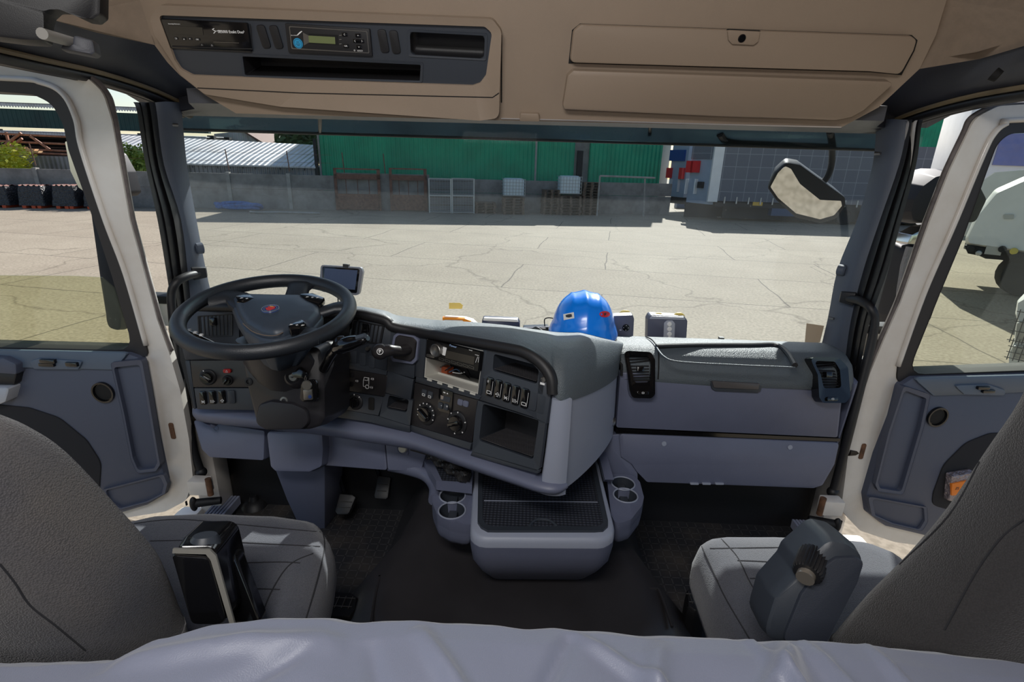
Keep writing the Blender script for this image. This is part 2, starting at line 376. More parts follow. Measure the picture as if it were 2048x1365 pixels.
# side fabric seen beside the overhead console (slopes from rail in to roof)
# ---- floor: footwells with chequer tread, raised tunnel
def tread(t, co, b):
    def math_(op, a, v=None, c=None):
        n = t.nodes.new('ShaderNodeMath'); n.operation = op
        for i, q in enumerate((a, v, c)):
            if q is None: continue
            if isinstance(q, (int, float)): n.inputs[i].default_value = q
            else: t.links.new(q, n.inputs[i])
        return n.outputs[0]
    sep = t.nodes.new('ShaderNodeSeparateXYZ'); t.links.new(co, sep.inputs[0])
    outs = []
    for (sx, sy, ox, oy, hw, hh) in ((32, 32, 0, 0, .36, .05), (32, 32, .5, .5, .05, .36)):
        x = math_('ABSOLUTE', math_('SUBTRACT', math_('FRACT', math_('MULTIPLY_ADD', sep.outputs[0], sx, ox)), .5))
        y = math_('ABSOLUTE', math_('SUBTRACT', math_('FRACT', math_('MULTIPLY_ADD', sep.outputs[1], sy, oy)), .5))
        outs.append(math_('MULTIPLY', math_('LESS_THAN', x, hw), math_('LESS_THAN', y, hh)))
    h = math_('MAXIMUM', outs[0], outs[1])
    bp = t.nodes.new('ShaderNodeBump'); bp.inputs['Strength'].default_value = .9; bp.inputs['Distance'].default_value = .003
    t.links.new(h, bp.inputs['Height']); t.links.new(bp.outputs[0], b.inputs['Normal'])
    n = t.nodes.new('ShaderNodeTexNoise'); n.inputs['Scale'].default_value = 5; n.inputs['Detail'].default_value = 5; t.links.new(co, n.inputs['Vector'])
    r = t.nodes.new('ShaderNodeValToRGB'); r.color_ramp.elements[0].color = lin((44, 44, 47)); r.color_ramp.elements[1].color = lin((88, 80, 72)); r.color_ramp.elements[0].position = .5; r.color_ramp.elements[1].position = .85
    t.links.new(n.outputs['Fac'], r.inputs[0])
    mx = t.nodes.new('ShaderNodeMix'); mx.data_type = 'RGBA'; t.links.new(math_('MULTIPLY', h, .32), mx.inputs[0]); t.links.new(r.outputs[0], mx.inputs[6]); mx.inputs[7].default_value = lin((104, 102, 102)); t.links.new(mx.outputs[2], b.inputs['Base Color'])
texmat('tread_rubber', tread, .45)
fl = MB(); fl.box((-1.12, .0, -.06), (1.12, 1.66, 0.0))
floor_o = struct(fl.build('floor', 'tread_rubber'))
# bulkhead under the windscreen (front wall of the cab)
struct(MB().box((-1.12, 1.64, -.06), (1.12, 1.695, .665)).build('wall_front', 'soft_black'))
# tunnel cover: embossed smooth black moulding
M('tunnel_rubber', (50, 48, 50), .33, bump=.12, bs=500, var=.15, vs=4)
tb = MB()
def tun(y, zt, half): return [(-half-.10, y, -.01), (-half-.02, y, zt*.55), (-half+.03, y, zt*.93), (-half+.10, y, zt), (half-.10, y, zt), (half-.03, y, zt*.93), (half+.02, y, zt*.55), (half+.10, y, -.01)]
tb.loft([tun(.1, .16, .30), tun(.9, .16, .32), tun(1.02, .165, .42), tun(1.15, .17, .43), tun(1.3, .20, .36), tun(1.42, .24, .33), tun(1.63, .26, .33)])
tunnel = tb.build('engine_tunnel_cover', 'tunnel_rubber', smooth=1.2)
tag(tunnel, 'smooth black moulded engine cover on the floor between the two seats', 'floor cover')
def tp(px, py): return P(px, py, z=.168)
rail = [tp(742, 1240), tp(752, 1180), tp(775, 1100), tp(800, 1066), tp(840, 1058), tp(1010, 1062), tp(1210, 1066), tp(1255, 1072), tp(1285, 1110), tp(1320, 1180), tp(1345, 1250)]
MB().tube([Vector((q.x, min(q.y, 1.14), .160)) for q in smooth_path(rail, 5)], .004, 6).build('embossed_border', 'tunnel_rubber', tunnel)
rail = [tp(878, 1085), tp(880, 1120), tp(905, 1138), tp(960, 1146)]
MB().tube([Vector((q.x, q.y, .160)) for q in smooth_path(rail, 5)], .004, 6).build('embossed_border', 'tunnel_rubber', tunnel)
# white painted door sills with ribbed step strips
for s in (-1, 1):
    r = sroot('trim_6' if s < 0 else 'trim_7', (s*1.1, 1.2, 0))
    a, b = sorted((s*1.12, s*1.2))
    MB().box((a, .1, -.3), (b, 1.55, .05)).build('sill', 'white_paint', r, bev=.015)
    M('rust', (120, 84, 60), .8, var=.4, vs=30)
    a, b = sorted((s*1.05, s*1.13))
    MB().box((a, 1.54, .02), (b, 1.62, .60)).build('hinge_post', 'white_paint', r, bev=.01)
    # hinge
    xq, yq = (403, 968) if s < 0 else (1660, 1008)
    c = P(xq, yq, y=1.40)
    h = MB(); h.box((c.x-.03, 1.375, c.z-.028), (c.x+.03, 1.415, c.z+.022)); h.build('hinge_block', 'white_paint', r, bev=.005)
    MB().tube([(c.x-s*.034, 1.385, c.z-.03), (c.x-s*.034, 1.385, c.z+.03)], .009, 12).build('hinge_pin', 'rust', r)
    h = MB(); h.tube([(c.x-s*.04, 1.42, c.z-.075), (c.x+s*.03, 1.40, c.z-.075)], lambda t: .012+.003*math.sin(t*40), 14); h.build('cable_boot', 'rubber', r)
    MB().ball((c.x+s*.035, 1.395, c.z-.075), (.012, .012, .026)).build('boot_flange', 'rubber', r)
    for k in range(5):
        yy = 1.20+k*.012; xx = s*(.985)
    g = MB()
    M('sill_strip', (150, 156, 178), .35)
    base = P(448, 1014, z=.05) if s < 0 else P(1612, 1058, z=.05)
    for k in range(6): g.box((base.x-.035+k*.012, 1.2, .03), (base.x-.035+k*.012+.008, 1.60, .062))
    g.build('ribbed_strip', 'sill_strip', r)
# ---- doors
def door(nm, fr, outer, hole, rub, trim, s, glass_poly, glass_mat):
    r = sroot(nm, tuple(fr.o))
    MB().ring(fr, rp(fr.P(outer), .02, 3), rp(fr.P(rub), .02, 3), -.06, 0).build('door_frame', 'white_paint', r, bev=.006)
    # raised flange bead around frame
    o2 = [Vector(fr.w(a, b, .002)) for a, b in fr.P(rub)]
    return r
DL = Fr((-1.1, 1.42, .6), (1, 0, 0), (0, 0, 1))
DR = Fr((1.13, 1.51, .6), (math.cos(math.radians(7)), math.sin(math.radians(7)), 0), (0, 0, 1))
L_out = [(-500, 105), (0, 125), (110, 134), (165, 148), (205, 183), (223, 240), (259, 440), (314, 640), (338, 705), (360, 780), (378, 880), (386, 960), (372, 1002), (330, 1024), (240, 1038), (0, 1060), (-500, 1100)]
L_hole = [(-450, 166), (0, 184), (70, 190), (108, 208), (130, 250), (140, 300), (190, 440), (226, 550), (270, 700), (-450, 682)]
L_rub = [(-480, 140), (0, 157), (85, 166), (130, 190), (155, 240), (167, 300), (213, 440), (254, 550), (294, 690), (300, 712), (-480, 700)]
L_rubo = L_rub
R_out = [(2500, 190), (2048, 209), (1998, 212), (1951, 235), (1934, 270), (1900, 341), (1860, 443), (1802, 605), (1768, 681), (1741, 745), (1722, 800), (1700, 880), (1690, 960), (1682, 1020), (1720, 1062), (1790, 1085), (1900, 1100), (2500, 1140)]
R_hole = [(2500, 250), (2048, 266), (2012, 268), (1989, 288), (1968, 345), (1921, 477), (1875, 588), (1811, 748), (2500, 722)]
R_rub = [(2520, 225), (2048, 240), (2010, 248), (1985, 268), (1962, 312), (1904, 452), (1845, 588), (1794, 732), (1790, 766), (2520, 740)]
M('window_rubber', (38, 35, 37), .55)
doors = {}
for nm, fr, O, H, Rb, s in (('door_1', DL, L_out, L_hole, L_rub, -1), ('door_2', DR, R_out, R_hole, R_rub, 1)):
    r = sroot(nm, tuple(fr.o)); doors[nm] = r
    MB().ring(fr, rp(fr.P(O), .05, 3), rp(fr.P(Rb), .05, 4), -.024, 0).build('door_frame', 'white_paint', r, bev=.006)
    MB().ring(fr, rp(fr.P(Rb), .05, 4), rp(fr.P(H), .05, 4), -.055, .006).build('window_rubber', 'window_rubber', r, bev=.004)
    n = len(O)
    # pressed bead halfway between rubber and outer edge, and outer weather lip
    k = 9 if s < 0 else 8
    Of = resamp(fr.P(O), 200); 
    bead = []
    for q in fr.P(Rb)[:k]:
        bead.append(q)
    MB().tube([fr.w(a, b, .004) for a, b in [tuple(v) for v in smooth_path([(a, b, 0) for a, b in bead], 6)][:] for a, b in [(a, b)]] if False else [fr.w(q.x, q.y, .004) for q in smooth_path([(a, b, 0) for a, b in bead], 6)], .007, 8).build('pressed_bead', 'white_paint', r, smooth=2)
    op = [fr.w(q.x, q.y, -.012) for q in smooth_path([(a, b, 0) for a, b in fr.P(O)[:(9 if s < 0 else 10)]], 6)]
    M('weather_strip', (120, 112, 110), .7, var=.35, vs=14)
    MB().tube(op, .007, 8).build('weather_strip', 'weather_strip', r, smooth=2)
# glass panes: the driver's window is wound half way down
g = [(-450, 520), (0, 551), (150, 552), (205, 555), (228, 575), (272, 705), (-450, 690)]
MB().plate(DL, DL.P(g, -.03), -.032, -.028).build('window_pane', 'side_glass', doors['door_1'])
MB().plate(DR, DR.P([(2500, 320), (2048, 340), (1990, 345), (1966, 362), (1921, 477), (1875, 588), (1811, 750), (2500, 730)], -.03), -.032, -.028).build('window_pane', 'tint_glass', doors['door_2'])
# door inner trims
for nm, fr, s in (('door_1', DL, -1), ('door_2', DR, 1)):
    r = doors[nm]
    if s < 0:
        T = [(-450, 686), (266, 702), (293, 712), (306, 780), (322, 870), (340, 955), (336, 985), (305, 1004), (240, 1024), (-450, 1120)]
        shelf = [(-450, 690), (262, 704), (232, 738), (-450, 722)]
        arc = [(-450, 760), (0, 809), (60, 815), (120, 835), (175, 880), (204, 925), (200, 985), (100, 1080), (-450, 1100)]
        chan = [(228, 722), (290, 716), (302, 780), (326, 925), (318, 938), (280, 942), (268, 915), (250, 820)]
        pocket = [(206, 978), (330, 946), (338, 965), (333, 985), (300, 1002), (240, 1018), (215, 1005)]
        spk = (207, 785, 22); sw = [(62, 722), (80, 716), (168, 722), (160, 738), (70, 737)]
    else:
        T = [(2500, 730), (1815, 750), (1790, 766), (1774, 830), (1745, 905), (1722, 985), (1727, 1020), (1760, 1046), (1850, 1068), (2500, 1160)]
        shelf = [(2500, 738), (1822, 755), (1862, 790), (2500, 765)]
        arc = [(2500, 850), (1978, 866), (1930, 885), (1885, 930), (1865, 985), (1862, 1010), (1890, 1018), (2500, 1080)]
        chan = [(1800, 768), (1853, 786), (1840, 850), (1800, 985), (1750, 978), (1744, 965), (1770, 860)]
        pocket = [(1732, 990), (1850, 1012), (1852, 1040), (1840, 1060), (1780, 1046), (1740, 1028)]
        spk = (1874, 834, 22); sw = [(1905, 770), (1975, 768), (2008, 780), (2006, 790), (1925, 788)]
    tr = MB(); tr.dome(fr, rp(fr.P(T), .02, 3), -.05, .022, .01); tp_ = tr.build('trim_panel', 'door_trim', r)
    M('door_shelf_top', (84, 98, 116), .45, bump=.2, bs=800)
    MB().dome(fr, rp(fr.P(shelf, .022), .008, 3), .02, .03, .006).build('trim_shelf', 'door_shelf_top', r)
    M('speaker_cloth', (40, 40, 44), .95, bump=.6, bs=1500)
    MB().dome(fr, rp(fr.P(arc, .022), .07, 5), .01, .026, .003).build('cloth_insert', 'speaker_cloth', r)
    # closing channel: raised rim around a sunken groove
    oc = rp(fr.P(chan, .022), .012, 4)
    cx = sum(p[0] for p in oc)/len(oc); cy = sum(p[1] for p in oc)/len(oc)
    ic = [(cx+(a-cx)*.84, cy+(b-cy)*.93) for a, b in oc]
    MB().ring(fr, oc, ic, .015, .036).build('pull_channel', 'door_trim', r, bev=.006)
    MB().ring(fr, rp(fr.P(pocket, .022), .01, 4), rp([(a*1, b*1) for a, b in [((sum(p[0] for p in fr.P(pocket, .022))/len(pocket))*(.12)+p[0]*.88, (sum(p[1] for p in fr.P(pocket, .022))/len(pocket))*(.12)+p[1]*.88) for p in fr.P(pocket, .022)]], .01, 4), .015, .03).build('map_pocket', 'door_trim', r, bev=.003)
    a, b = fr.px(spk[0], spk[1], .024)
    MB().lathe(fr, [(0, .023), (.026, .023), (.028, .03), (.033, .03), (.034, .015), (0, .015)], 28, a, b).build('air_outlet', 'gloss_black', r)
    MB().lathe(fr, [(0, .026), (.025, .0245), (0, .024)], 28, a, b).build('outlet_flap', 'void', r)
    swb = MB().dome(fr, rp(fr.P(sw, .03), .006, 3), .028, .036, .003).build('switch_pod', 'door_shelf_top', r)
    for (x, y, wd, hh) in (((98, 722, 34, 8), (96, 729, 34, 7), (146, 728, 26, 9)) if s < 0 else ((1964, 775, 30, 7), (1974, 782, 30, 7))):
        a, b = fr.px(x, y, .036); MB().dome(fr, rp(rect(a, b, wd*.00135, hh*.0014), .002, 3), .034, .044, .002).build('window_switch', 'gloss_black', swb)
    if s < 0:
        hk = MB().dome(fr, rp(fr.P([(-80, 706), (20, 712), (45, 724), (46, 745), (-80, 735)], .03), .008, 3), .02, .05, .006).build('door_handle', 'door_trim', r)
        MB().dome(fr, rp(fr.P([(-90, 735), (44, 740), (38, 766), (-90, 762)], .03), .006, 3), .02, .045, .004).build('handle_recess', 'soft_black', r)
        M('pale_pull', (178, 182, 190), .4)
        MB().dome(fr, rp(fr.P([(-90, 765), (38, 768), (30, 796), (14, 803), (-90, 800)], .03), .008, 3), .02, .06, .006).build('pull_grip', 'pale_pull', r)
    # door check strap
    p0 = fr.w(*fr.px(*((343, 860) if s < 0 else (1722, 905)), -.01), -.01); p1 = Vector((s*1.05, 1.50, p0.z+.005))
    M('strap_steel', (70, 64, 58), .5, metal=.6)
    MB().tube([p0, p1], .007, 8, flat=1.6).build('check_strap', 'strap_steel', r)
    a, b = fr.px(*((345, 862) if s < 0 else (1724, 903)), 0); MB().dome(fr, rp(rect(a, b, .014, .055), .005, 3), 0, .004, .002).build('strap_plate', 'rust', r)
    a, b = fr.px(*((373, 1007) if s < 0 else (1682, 1046)), 0)
    MB().plate(fr, rp(rect(a, b, .004, .016), .001), -.002, .003).build('key_slot', 'void', r)
# paper bag standing in the right door pocket: see loose items
# ================================================================== OUTSIDE: the yard
GZ = -1.5
def slab_ground(t, co, b):
    def N(kind, **k):
        n = t.nodes.new('ShaderNode'+kind)
        for a, v in k.items(): n.inputs[a].default_value = v
        return n
    n1 = N('TexNoise', Scale=.35, Detail=8, Roughness=.7); n2 = N('TexNoise', Scale=18, Detail=4)
    for n in (n1, n2): t.links.new(co, n.inputs['Vector'])
    r = t.nodes.new('ShaderNodeValToRGB'); e = r.color_ramp.elements
    e[0].position = .3; e[0].color = lin((142, 130, 112)); e[1].position = .7; e[1].color = lin((162, 151, 132))
    t.links.new(n1.outputs['Fac'], r.inputs[0])
    r2 = t.nodes.new('ShaderNodeValToRGB'); e = r2.color_ramp.elements; e[0].position = .38; e[0].color = (.72, .71, .68, 1); e[1].position = .6; e[1].color = (1, 1, 1, 1)
    t.links.new(n2.outputs['Fac'], r2.inputs[0])
    mp = t.nodes.new('ShaderNodeMapping'); mp.inputs['Rotation'].default_value = (0, 0, math.radians(9)); t.links.new(co, mp.inputs[0])
    nz = N('TexNoise', Scale=.8, Detail=3); t.links.new(co, nz.inputs['Vector'])
    ad = t.nodes.new('ShaderNodeVectorMath'); ad.operation = 'MULTIPLY_ADD'; t.links.new(nz.outputs['Color'], ad.inputs[0]); ad.inputs[1].default_value = (.18, .18, 0); t.links.new(mp.outputs[0], ad.inputs[2])
    br = t.nodes.new('ShaderNodeTexBrick'); br.inputs['Scale'].default_value = 1; br.inputs['Brick Width'].default_value = 6.2; br.inputs['Row Height'].default_value = 2.9
    br.inputs['Mortar Size'].default_value = .018; br.inputs['Mortar Smooth'].default_value = .1; br.offset = .37
    br.inputs['Color1'].default_value = (1, 1, 1, 1); br.inputs['Color2'].default_value = (.93, .92, .91, 1); br.inputs['Mortar'].default_value = (.33, .31, .29, 1)
    t.links.new(ad.outputs[0], br.inputs['Vector'])
    vo = t.nodes.new('ShaderNodeTexVoronoi'); vo.feature = 'DISTANCE_TO_EDGE'; vo.inputs['Scale'].default_value = .16; 
    a2 = t.nodes.new('ShaderNodeVectorMath'); a2.operation = 'MULTIPLY_ADD'; t.links.new(nz.outputs['Color'], a2.inputs[0]); a2.inputs[1].default_value = (1.6, 1.6, 0); t.links.new(co, a2.inputs[2]); t.links.new(a2.outputs[0], vo.inputs['Vector'])
    cr = t.nodes.new('ShaderNodeValToRGB'); e = cr.color_ramp.elements; e[0].position = .0; e[0].color = (.6, .58, .55, 1); e[1].position = .006; e[1].color = (1, 1, 1, 1)
    t.links.new(vo.outputs['Distance'], cr.inputs[0])
    last = r.outputs[0]
    for q in (r2.outputs[0], br.outputs['Color'], cr.outputs[0]):
        m = t.nodes.new('ShaderNodeMix'); m.data_type = 'RGBA'; m.blend_type = 'MULTIPLY'; m.inputs[0].default_value = 1
        t.links.new(last, m.inputs[6]); t.links.new(q, m.inputs[7]); last = m.outputs[2]
    t.links.new(last, b.inputs['Base Color'])
texmat('concrete_slabs', slab_ground, .85)
g = MB(); g.poly([(-90, -12, GZ), (90, -12, GZ), (90, 110, GZ), (-90, 110, GZ)]); struct(g.build('ground', 'concrete_slabs'))
M('concrete_wall', (142, 138, 134), .9, rgb2=(112, 108, 104), vs=1.6)
M('concrete_post', (160, 156, 150), .9, var=.15, vs=3)
OW = Fr((5, 31, GZ), (.9865, .163, 0), (0, 0, 1))
r = sroot('wall_yard', tuple(OW.o))
def wx(px, py=415, c=0): return OW.px(px, py, c)[0]
posts = [wx(583)-2.95*k for k in range(12, 0, -1)]+[wx(583)]
edges = posts+[wx(672)]
for a, b in zip(edges, edges[1:]):
    m = MB(); m.fbox(OW, a, 0, -.12, b, .98, 0).fbox(OW, a, 1.0, -.12, b, 1.74, -.01); m.build('wall_panel', 'concrete_wall', r)
m = MB(); m.fbox(OW, wx(672), 0, -.15, wx(860), 1.9, -.05); m.build('wall_panel', 'concrete_wall', r)
xs = [wx(860)+k*(wx(1338, 425)-wx(860))/5 for k in range(6)]
for a, b in zip(xs, xs[1:]):
    m = MB(); m.fbox(OW, a, 0, -.12, b, 1.0, 0).fbox(OW, a, 1.02, -.12, b, 1.72, -.01); m.build('wall_panel', 'concrete_wall', r)
for a in posts:
    m = MB(); m.fbox(OW, a-.09, 0, -.2, a+.09, 1.80, .06); m.build('wall_post', 'concrete_post', r)
M('rusty_steel', (92, 62, 52), .75, rgb2=(130, 92, 74), vs=8)
m = MB()
for a in posts+[wx(690), wx(770)]: m.tube([OW.w(a+.1, 1.9, 0), OW.w(a+.05, 2.9, .0)], .025, 6)
m.build('wire_stake', 'rusty_steel', r)
m = MB()
for z in (2.35, 2.75): m.tube([OW.w(edges[0], z, 0), OW.w(edges[-1], z, 0)], .006, 4)
m.build('wire_strand', 'rusty_steel', r)
# ---- corrugated shed with white metal roof
def corr(name, base, dark, per, axis='X', rough=.45, metal=.3, rust=None):
    def fn(t, co, b):
        sep = t.nodes.new('ShaderNodeSeparateXYZ'); t.links.new(co, sep.inputs[0])
        m = t.nodes.new('ShaderNodeMath'); m.operation = 'MULTIPLY'; t.links.new(sep.outputs[axis], m.inputs[0]); m.inputs[1].default_value = 2*PI/per
        s_ = t.nodes.new('ShaderNodeMath'); s_.operation = 'SINE'; t.links.new(m.outputs[0], s_.inputs[0])
        bp = t.nodes.new('ShaderNodeBump'); bp.inputs['Distance'].default_value = per*.12; t.links.new(s_.outputs[0], bp.inputs['Height']); t.links.new(bp.outputs[0], b.inputs['Normal'])
        n = t.nodes.new('ShaderNodeTexNoise'); n.inputs['Scale'].default_value = .9; n.inputs['Detail'].default_value = 7; t.links.new(co, n.inputs['Vector'])
        rr = t.nodes.new('ShaderNodeValToRGB'); e = rr.color_ramp.elements; e[0].color = lin(base); e[1].color = lin(dark); e[0].position = .4; e[1].position = .66
        if rust: q = rr.color_ramp.elements.new(.74); q.color = lin(rust)
        t.links.new(n.outputs['Fac'], rr.inputs[0]); t.links.new(rr.outputs[0], b.inputs['Base Color'])
    return texmat(name, fn, rough, metal)
corr('white_sheet', (205, 205, 205), (182, 180, 178), .3, rust=(150, 118, 92), metal=.05)
corr('grey_sheet', (128, 128, 132), (96, 96, 100), .22)
corr('green_sheet', (0, 152, 112), (0, 136, 100), .25, metal=0, rough=.5)
corr('dark_green_sheet', (26, 66, 62), (20, 54, 52), .25, metal=0, rough=.6)
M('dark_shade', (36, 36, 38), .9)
t = thing('metal_shed', 'long low shed with white ribbed metal roof behind the yard wall', 'shed', OW.w(-14, 0, -4))
A0 = OW.px(196, 322, -2.2); A1 = OW.px(631, 334, -2.2); B0 = OW.px(205, 268, -6.5); B1 = OW.px(628, 290, -6.5)
m = MB(); m.loft([[OW.w(*A0, -2.2), OW.w(*A1, -2.2), OW.w(*B1, -6.5), OW.w(*B0, -6.5)], [OW.w(A0[0], A0[1]-.08, -2.2), OW.w(A1[0], A1[1]-.08, -2.2), OW.w(B1[0], B1[1]-.08, -6.5), OW.w(B0[0], B0[1]-.08, -6.5)]])
m.build('roof', 'white_sheet', t)
m = MB(); m.fbox(OW, A0[0]+.2, 0, -6.3, A1[0]-.1, min(A0[1], A1[1])-.02, -2.4); m.build('wall', 'grey_sheet', t)
m = MB(); m.fbox(OW, A1[0]-.05, 0, -2.5, A1[0]+.1, 3.6, -2.3); m.build('corner_post', 'dark_shade', t)
m = MB()
for k in range(18): a = A0[0]+(A1[0]-A0[0])*k/17; m.fbox(OW, a-.015, 1.9, -2.42, a+.015, A1[1]-.1, -2.38)
m.build('batten', 'dark_shade', t)
# ---- green warehouse straight ahead, in two stretches with a grey column bay
GP = -2.6
def gx(px): return OW.px(px, 330, GP)[0]
H_ = 7.0
t = thing('green_warehouse', 'large green ribbed metal warehouse beyond the wall seen through the windscreen', 'warehouse', OW.w(0, 0, GP))
m = MB(); m.fbox(OW, gx(642), 0, GP-16, gx(1148), H_, GP); m.build('wall', 'green_sheet', t)
m = MB(); m.fbox(OW, gx(1179), 0, GP-16, gx(1322), H_, GP); m.build('wall', 'green_sheet', t)
m = MB(); m.fbox(OW, gx(1148), 0, GP-15, gx(1179), H_, GP-.25); m.build('column_bay', 'concrete_wall', t)
m = MB(); m.fbox(OW, gx(1155), 1.4, GP-.26, gx(1166), 3.4, GP-.1); m.build('door_leaf', 'dark_shade', t)
M('pale_render', (176, 170, 160), .8)
m = MB(); m.fbox(OW, gx(1322), 0, GP-16, gx(1346), H_-1, GP-.6); m.build('end_wall', 'pale_render', t)
m = MB()
for q in (641, 1071): a = gx(q); m.fbox(OW, a-.05, 0, GP, a+.05, H_, GP+.08)
m.build('drainpipe', 'concrete_post', t)
# ---- gable house and big open barn to the left
t = thing('gable_house', 'pale gabled building rising behind the white roofed shed', 'building', OW.w(-18, 0, -16))
q0 = OW.px(425, 300, -14); q1 = OW.px(540, 300, -14); pk = OW.px(484, 262, -14); e0 = OW.px(428, 268, -14)
m = MB(); m.plate(OW, [(q0[0], 0), (q1[0], 0), (q1[0], q1[1]), (pk[0], pk[1]), (e0[0], e0[1])], -22, -14); m.build('wall', 'white_sheet', t)
m = MB(); m.loft([[OW.w(pk[0], pk[1]+.15, -13.7), OW.w(q1[0]+.3, q1[1]+.1, -13.7), OW.w(q1[0]+.3, q1[1], -13.7), OW.w(pk[0], pk[1], -13.7)], [OW.w(pk[0], pk[1]+.15, -22), OW.w(q1[0]+.3, q1[1]+.1, -22), OW.w(q1[0]+.3, q1[1], -22), OW.w(pk[0], pk[1], -22)]]); m.build('roof_edge', 'rusty_steel', t)
t = thing('open_barn', 'open fronted barn with dark green fascia and white corrugated roof edges', 'barn', OW.w(-32, 0, -12))
bx0, bx1 = OW.px(-500, 240, -9)[0], OW.px(420, 285, -9)[0]
def bz(py, c=-9, px=140): return OW.px(px, py, c)[1]
m = MB(); m.fbox(OW, bx0, bz(258), -9.4, bx1, bz(222), -9); m.build('fascia', 'dark_green_sheet', t)
m = MB()
for (y0, y1, c) in ((203, 219, -8.9), (262, 275, -8.5)):
    za, zb = bz(y1, c), bz(y0, c); n = 320
    ring_ = lambda c_, z_: None
    pts = [(bx0+(bx1-bx0)*i/n, za+.10*(1 if i % 2 else 0)) for i in range(n+1)]
    m.plate(OW, pts+[(bx1, za+.28), (bx0, za+.28)], c-.02, c)
    m.loft([[OW.w(bx0, za+.28, c), OW.w(bx1, za+.28, c), OW.w(bx1, zb, c-3.0), OW.w(bx0, zb, c-3.0)], [OW.w(bx0, za+.22, c), OW.w(bx1, za+.22, c), OW.w(bx1, zb-.06, c-3), OW.w(bx0, zb-.06, c-3)]])
m.build('roof_sheet', 'white_sheet', t)
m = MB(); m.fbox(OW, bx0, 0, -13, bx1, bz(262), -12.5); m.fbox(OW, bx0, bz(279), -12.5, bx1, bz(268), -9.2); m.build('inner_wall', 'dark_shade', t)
m = MB()
for k in range(7): a = bx0+(bx1-bx0)*k/6; m.fbox(OW, a-.2, 0, -9.6, a+.2, bz(262), -9.2)
m.build('barn_post', 'dark_shade', t)
M('rust_light', (176, 122, 92), .7, rgb2=(120, 80, 62), vs=5)
t = thing('steel_rack', 'rusty open steel pipe rack standing in front of the dark barn', 'rack', OW.w(-28, 0, -5))
rx0, rx1 = OW.px(-420, 300, -4)[0], OW.px(190, 300, -4)[0]
for py in (268, 283, 297, 304):
    m = MB(); z = OW.px(70, py, -4)[1]; m.tube([OW.w(rx0, z+.15, -4), OW.w(rx1, z-.12, -4)], .06, 6); m.build('pipe', 'rust_light', t)
for (xa, ya, xb, yb) in ((-10, 305, 42, 266), (14, 300, 44, 277), (100, 300, 60, 272), (-120, 300, -80, 270)):
    m = MB(); m.tube([OW.w(*OW.px(xa, ya, -3.9), -3.9), OW.w(*OW.px(xb, yb, -3.9), -3.9)], .07, 6); m.build('brace', 'rust_light', t)
for q in (-250, -100, 20, 160):
    a = OW.px(q, 300, -4)[0]; m = MB(); m.fbox(OW, a-.05, 0, -4.1, a+.05, OW.px(70, 266, -4)[1], -4); m.build('upright', 'rust_light', t)
M('sawn_timber', (214, 170, 120), .7, var=.2, vs=4)
rd = random.Random(3)
for k in range(11):
    x = -66+k*11; y = 309-(0, 8, 4, 12)[k % 4]; a, b = OW.px(x, y, -3.2)
    m = MB(); m.fbox(OW, a, b, -3.4-.1*(k % 2), a+.9, b+.10, -3.0); o = m.build('timber_board', 'sawn_timber')
    tag(o, 'pale sawn board on the rusty pipe rack, '+['leftmost', 'second', 'third', 'fourth', 'fifth', 'sixth', 'seventh', 'eighth', 'ninth', 'tenth', 'rightmost'][k]+(' of eleven' if k in (0, 10) else ' from the left'), 'board', 'sawn boards on the pipe rack')
m = MB(); m.fbox(OW, OW.px(-500, 330, -2.9)[0], 0, -2.9, OW.px(186, 330, -2.8)[0], OW.px(100, 312, -2.8)[1], -2.8); o = m.build('sheet_fence', 'grey_sheet'); tag(o, 'grey corrugated sheet fence right behind the concrete wall on the left', 'fence')
# ---- wrapped stacks by the wall at the left
M('black_wrap', (44, 44, 48), .35, bump=.8, bs=14, var=.3, vs=5)
M('red_top', (150, 88, 70), .8, rgb2=(120, 110, 104), vs=9)
M('orange_skid', (200, 80, 40), .7)
lab = ['black wrapped stack cut off by the left picture edge', 'black wrapped stack second from the left along the wall', 'black wrapped stack third from the left along the wall', 'black wrapped stack partly hidden behind the open door frame']
for k, (xa, xb) in enumerate(((-75, 22), (36, 92), (104, 156), (166, 215))):
    a, _ = OW.px(xa, 418, 1.5); b, _ = OW.px(xb, 418, 1.5); z = OW.px((xa+xb)/2, 372, 1.2)[1]
    t = thing('wrapped_stack', lab[k], 'stack', OW.w((a+b)/2, 0, 1), 'black wrapped stacks by the wall')
    rr = random.Random(k+5); rings = []
    for j in range(6):
        f_ = j/5; ins = .12*f_+.03*rr.random(); zz = .12+(z-.12)*f_
        rings.append([OW.w(p, zz, q) for p, q in rp([(a+ins, .4), (b-ins, .4), (b-ins, 1.5-ins), (a+ins, 1.5-ins)], .08, 3)])
    MB().loft(rings).build('wrapped_load', 'black_wrap', t)
    MB().grid(lambda u, v: OW.w(a+.16+(b-a-.32)*u, z+.02+.05*math.sin(u*23+v*9), .45+.9*v), 14, 5).build('load_top', 'red_top', t)
    for s_ in (a+.2, (a+b)/2, b-.35): MB().fbox(OW, s_, 0, .5, s_+.16, .12, 1.5).build('skid', 'orange_skid', t)
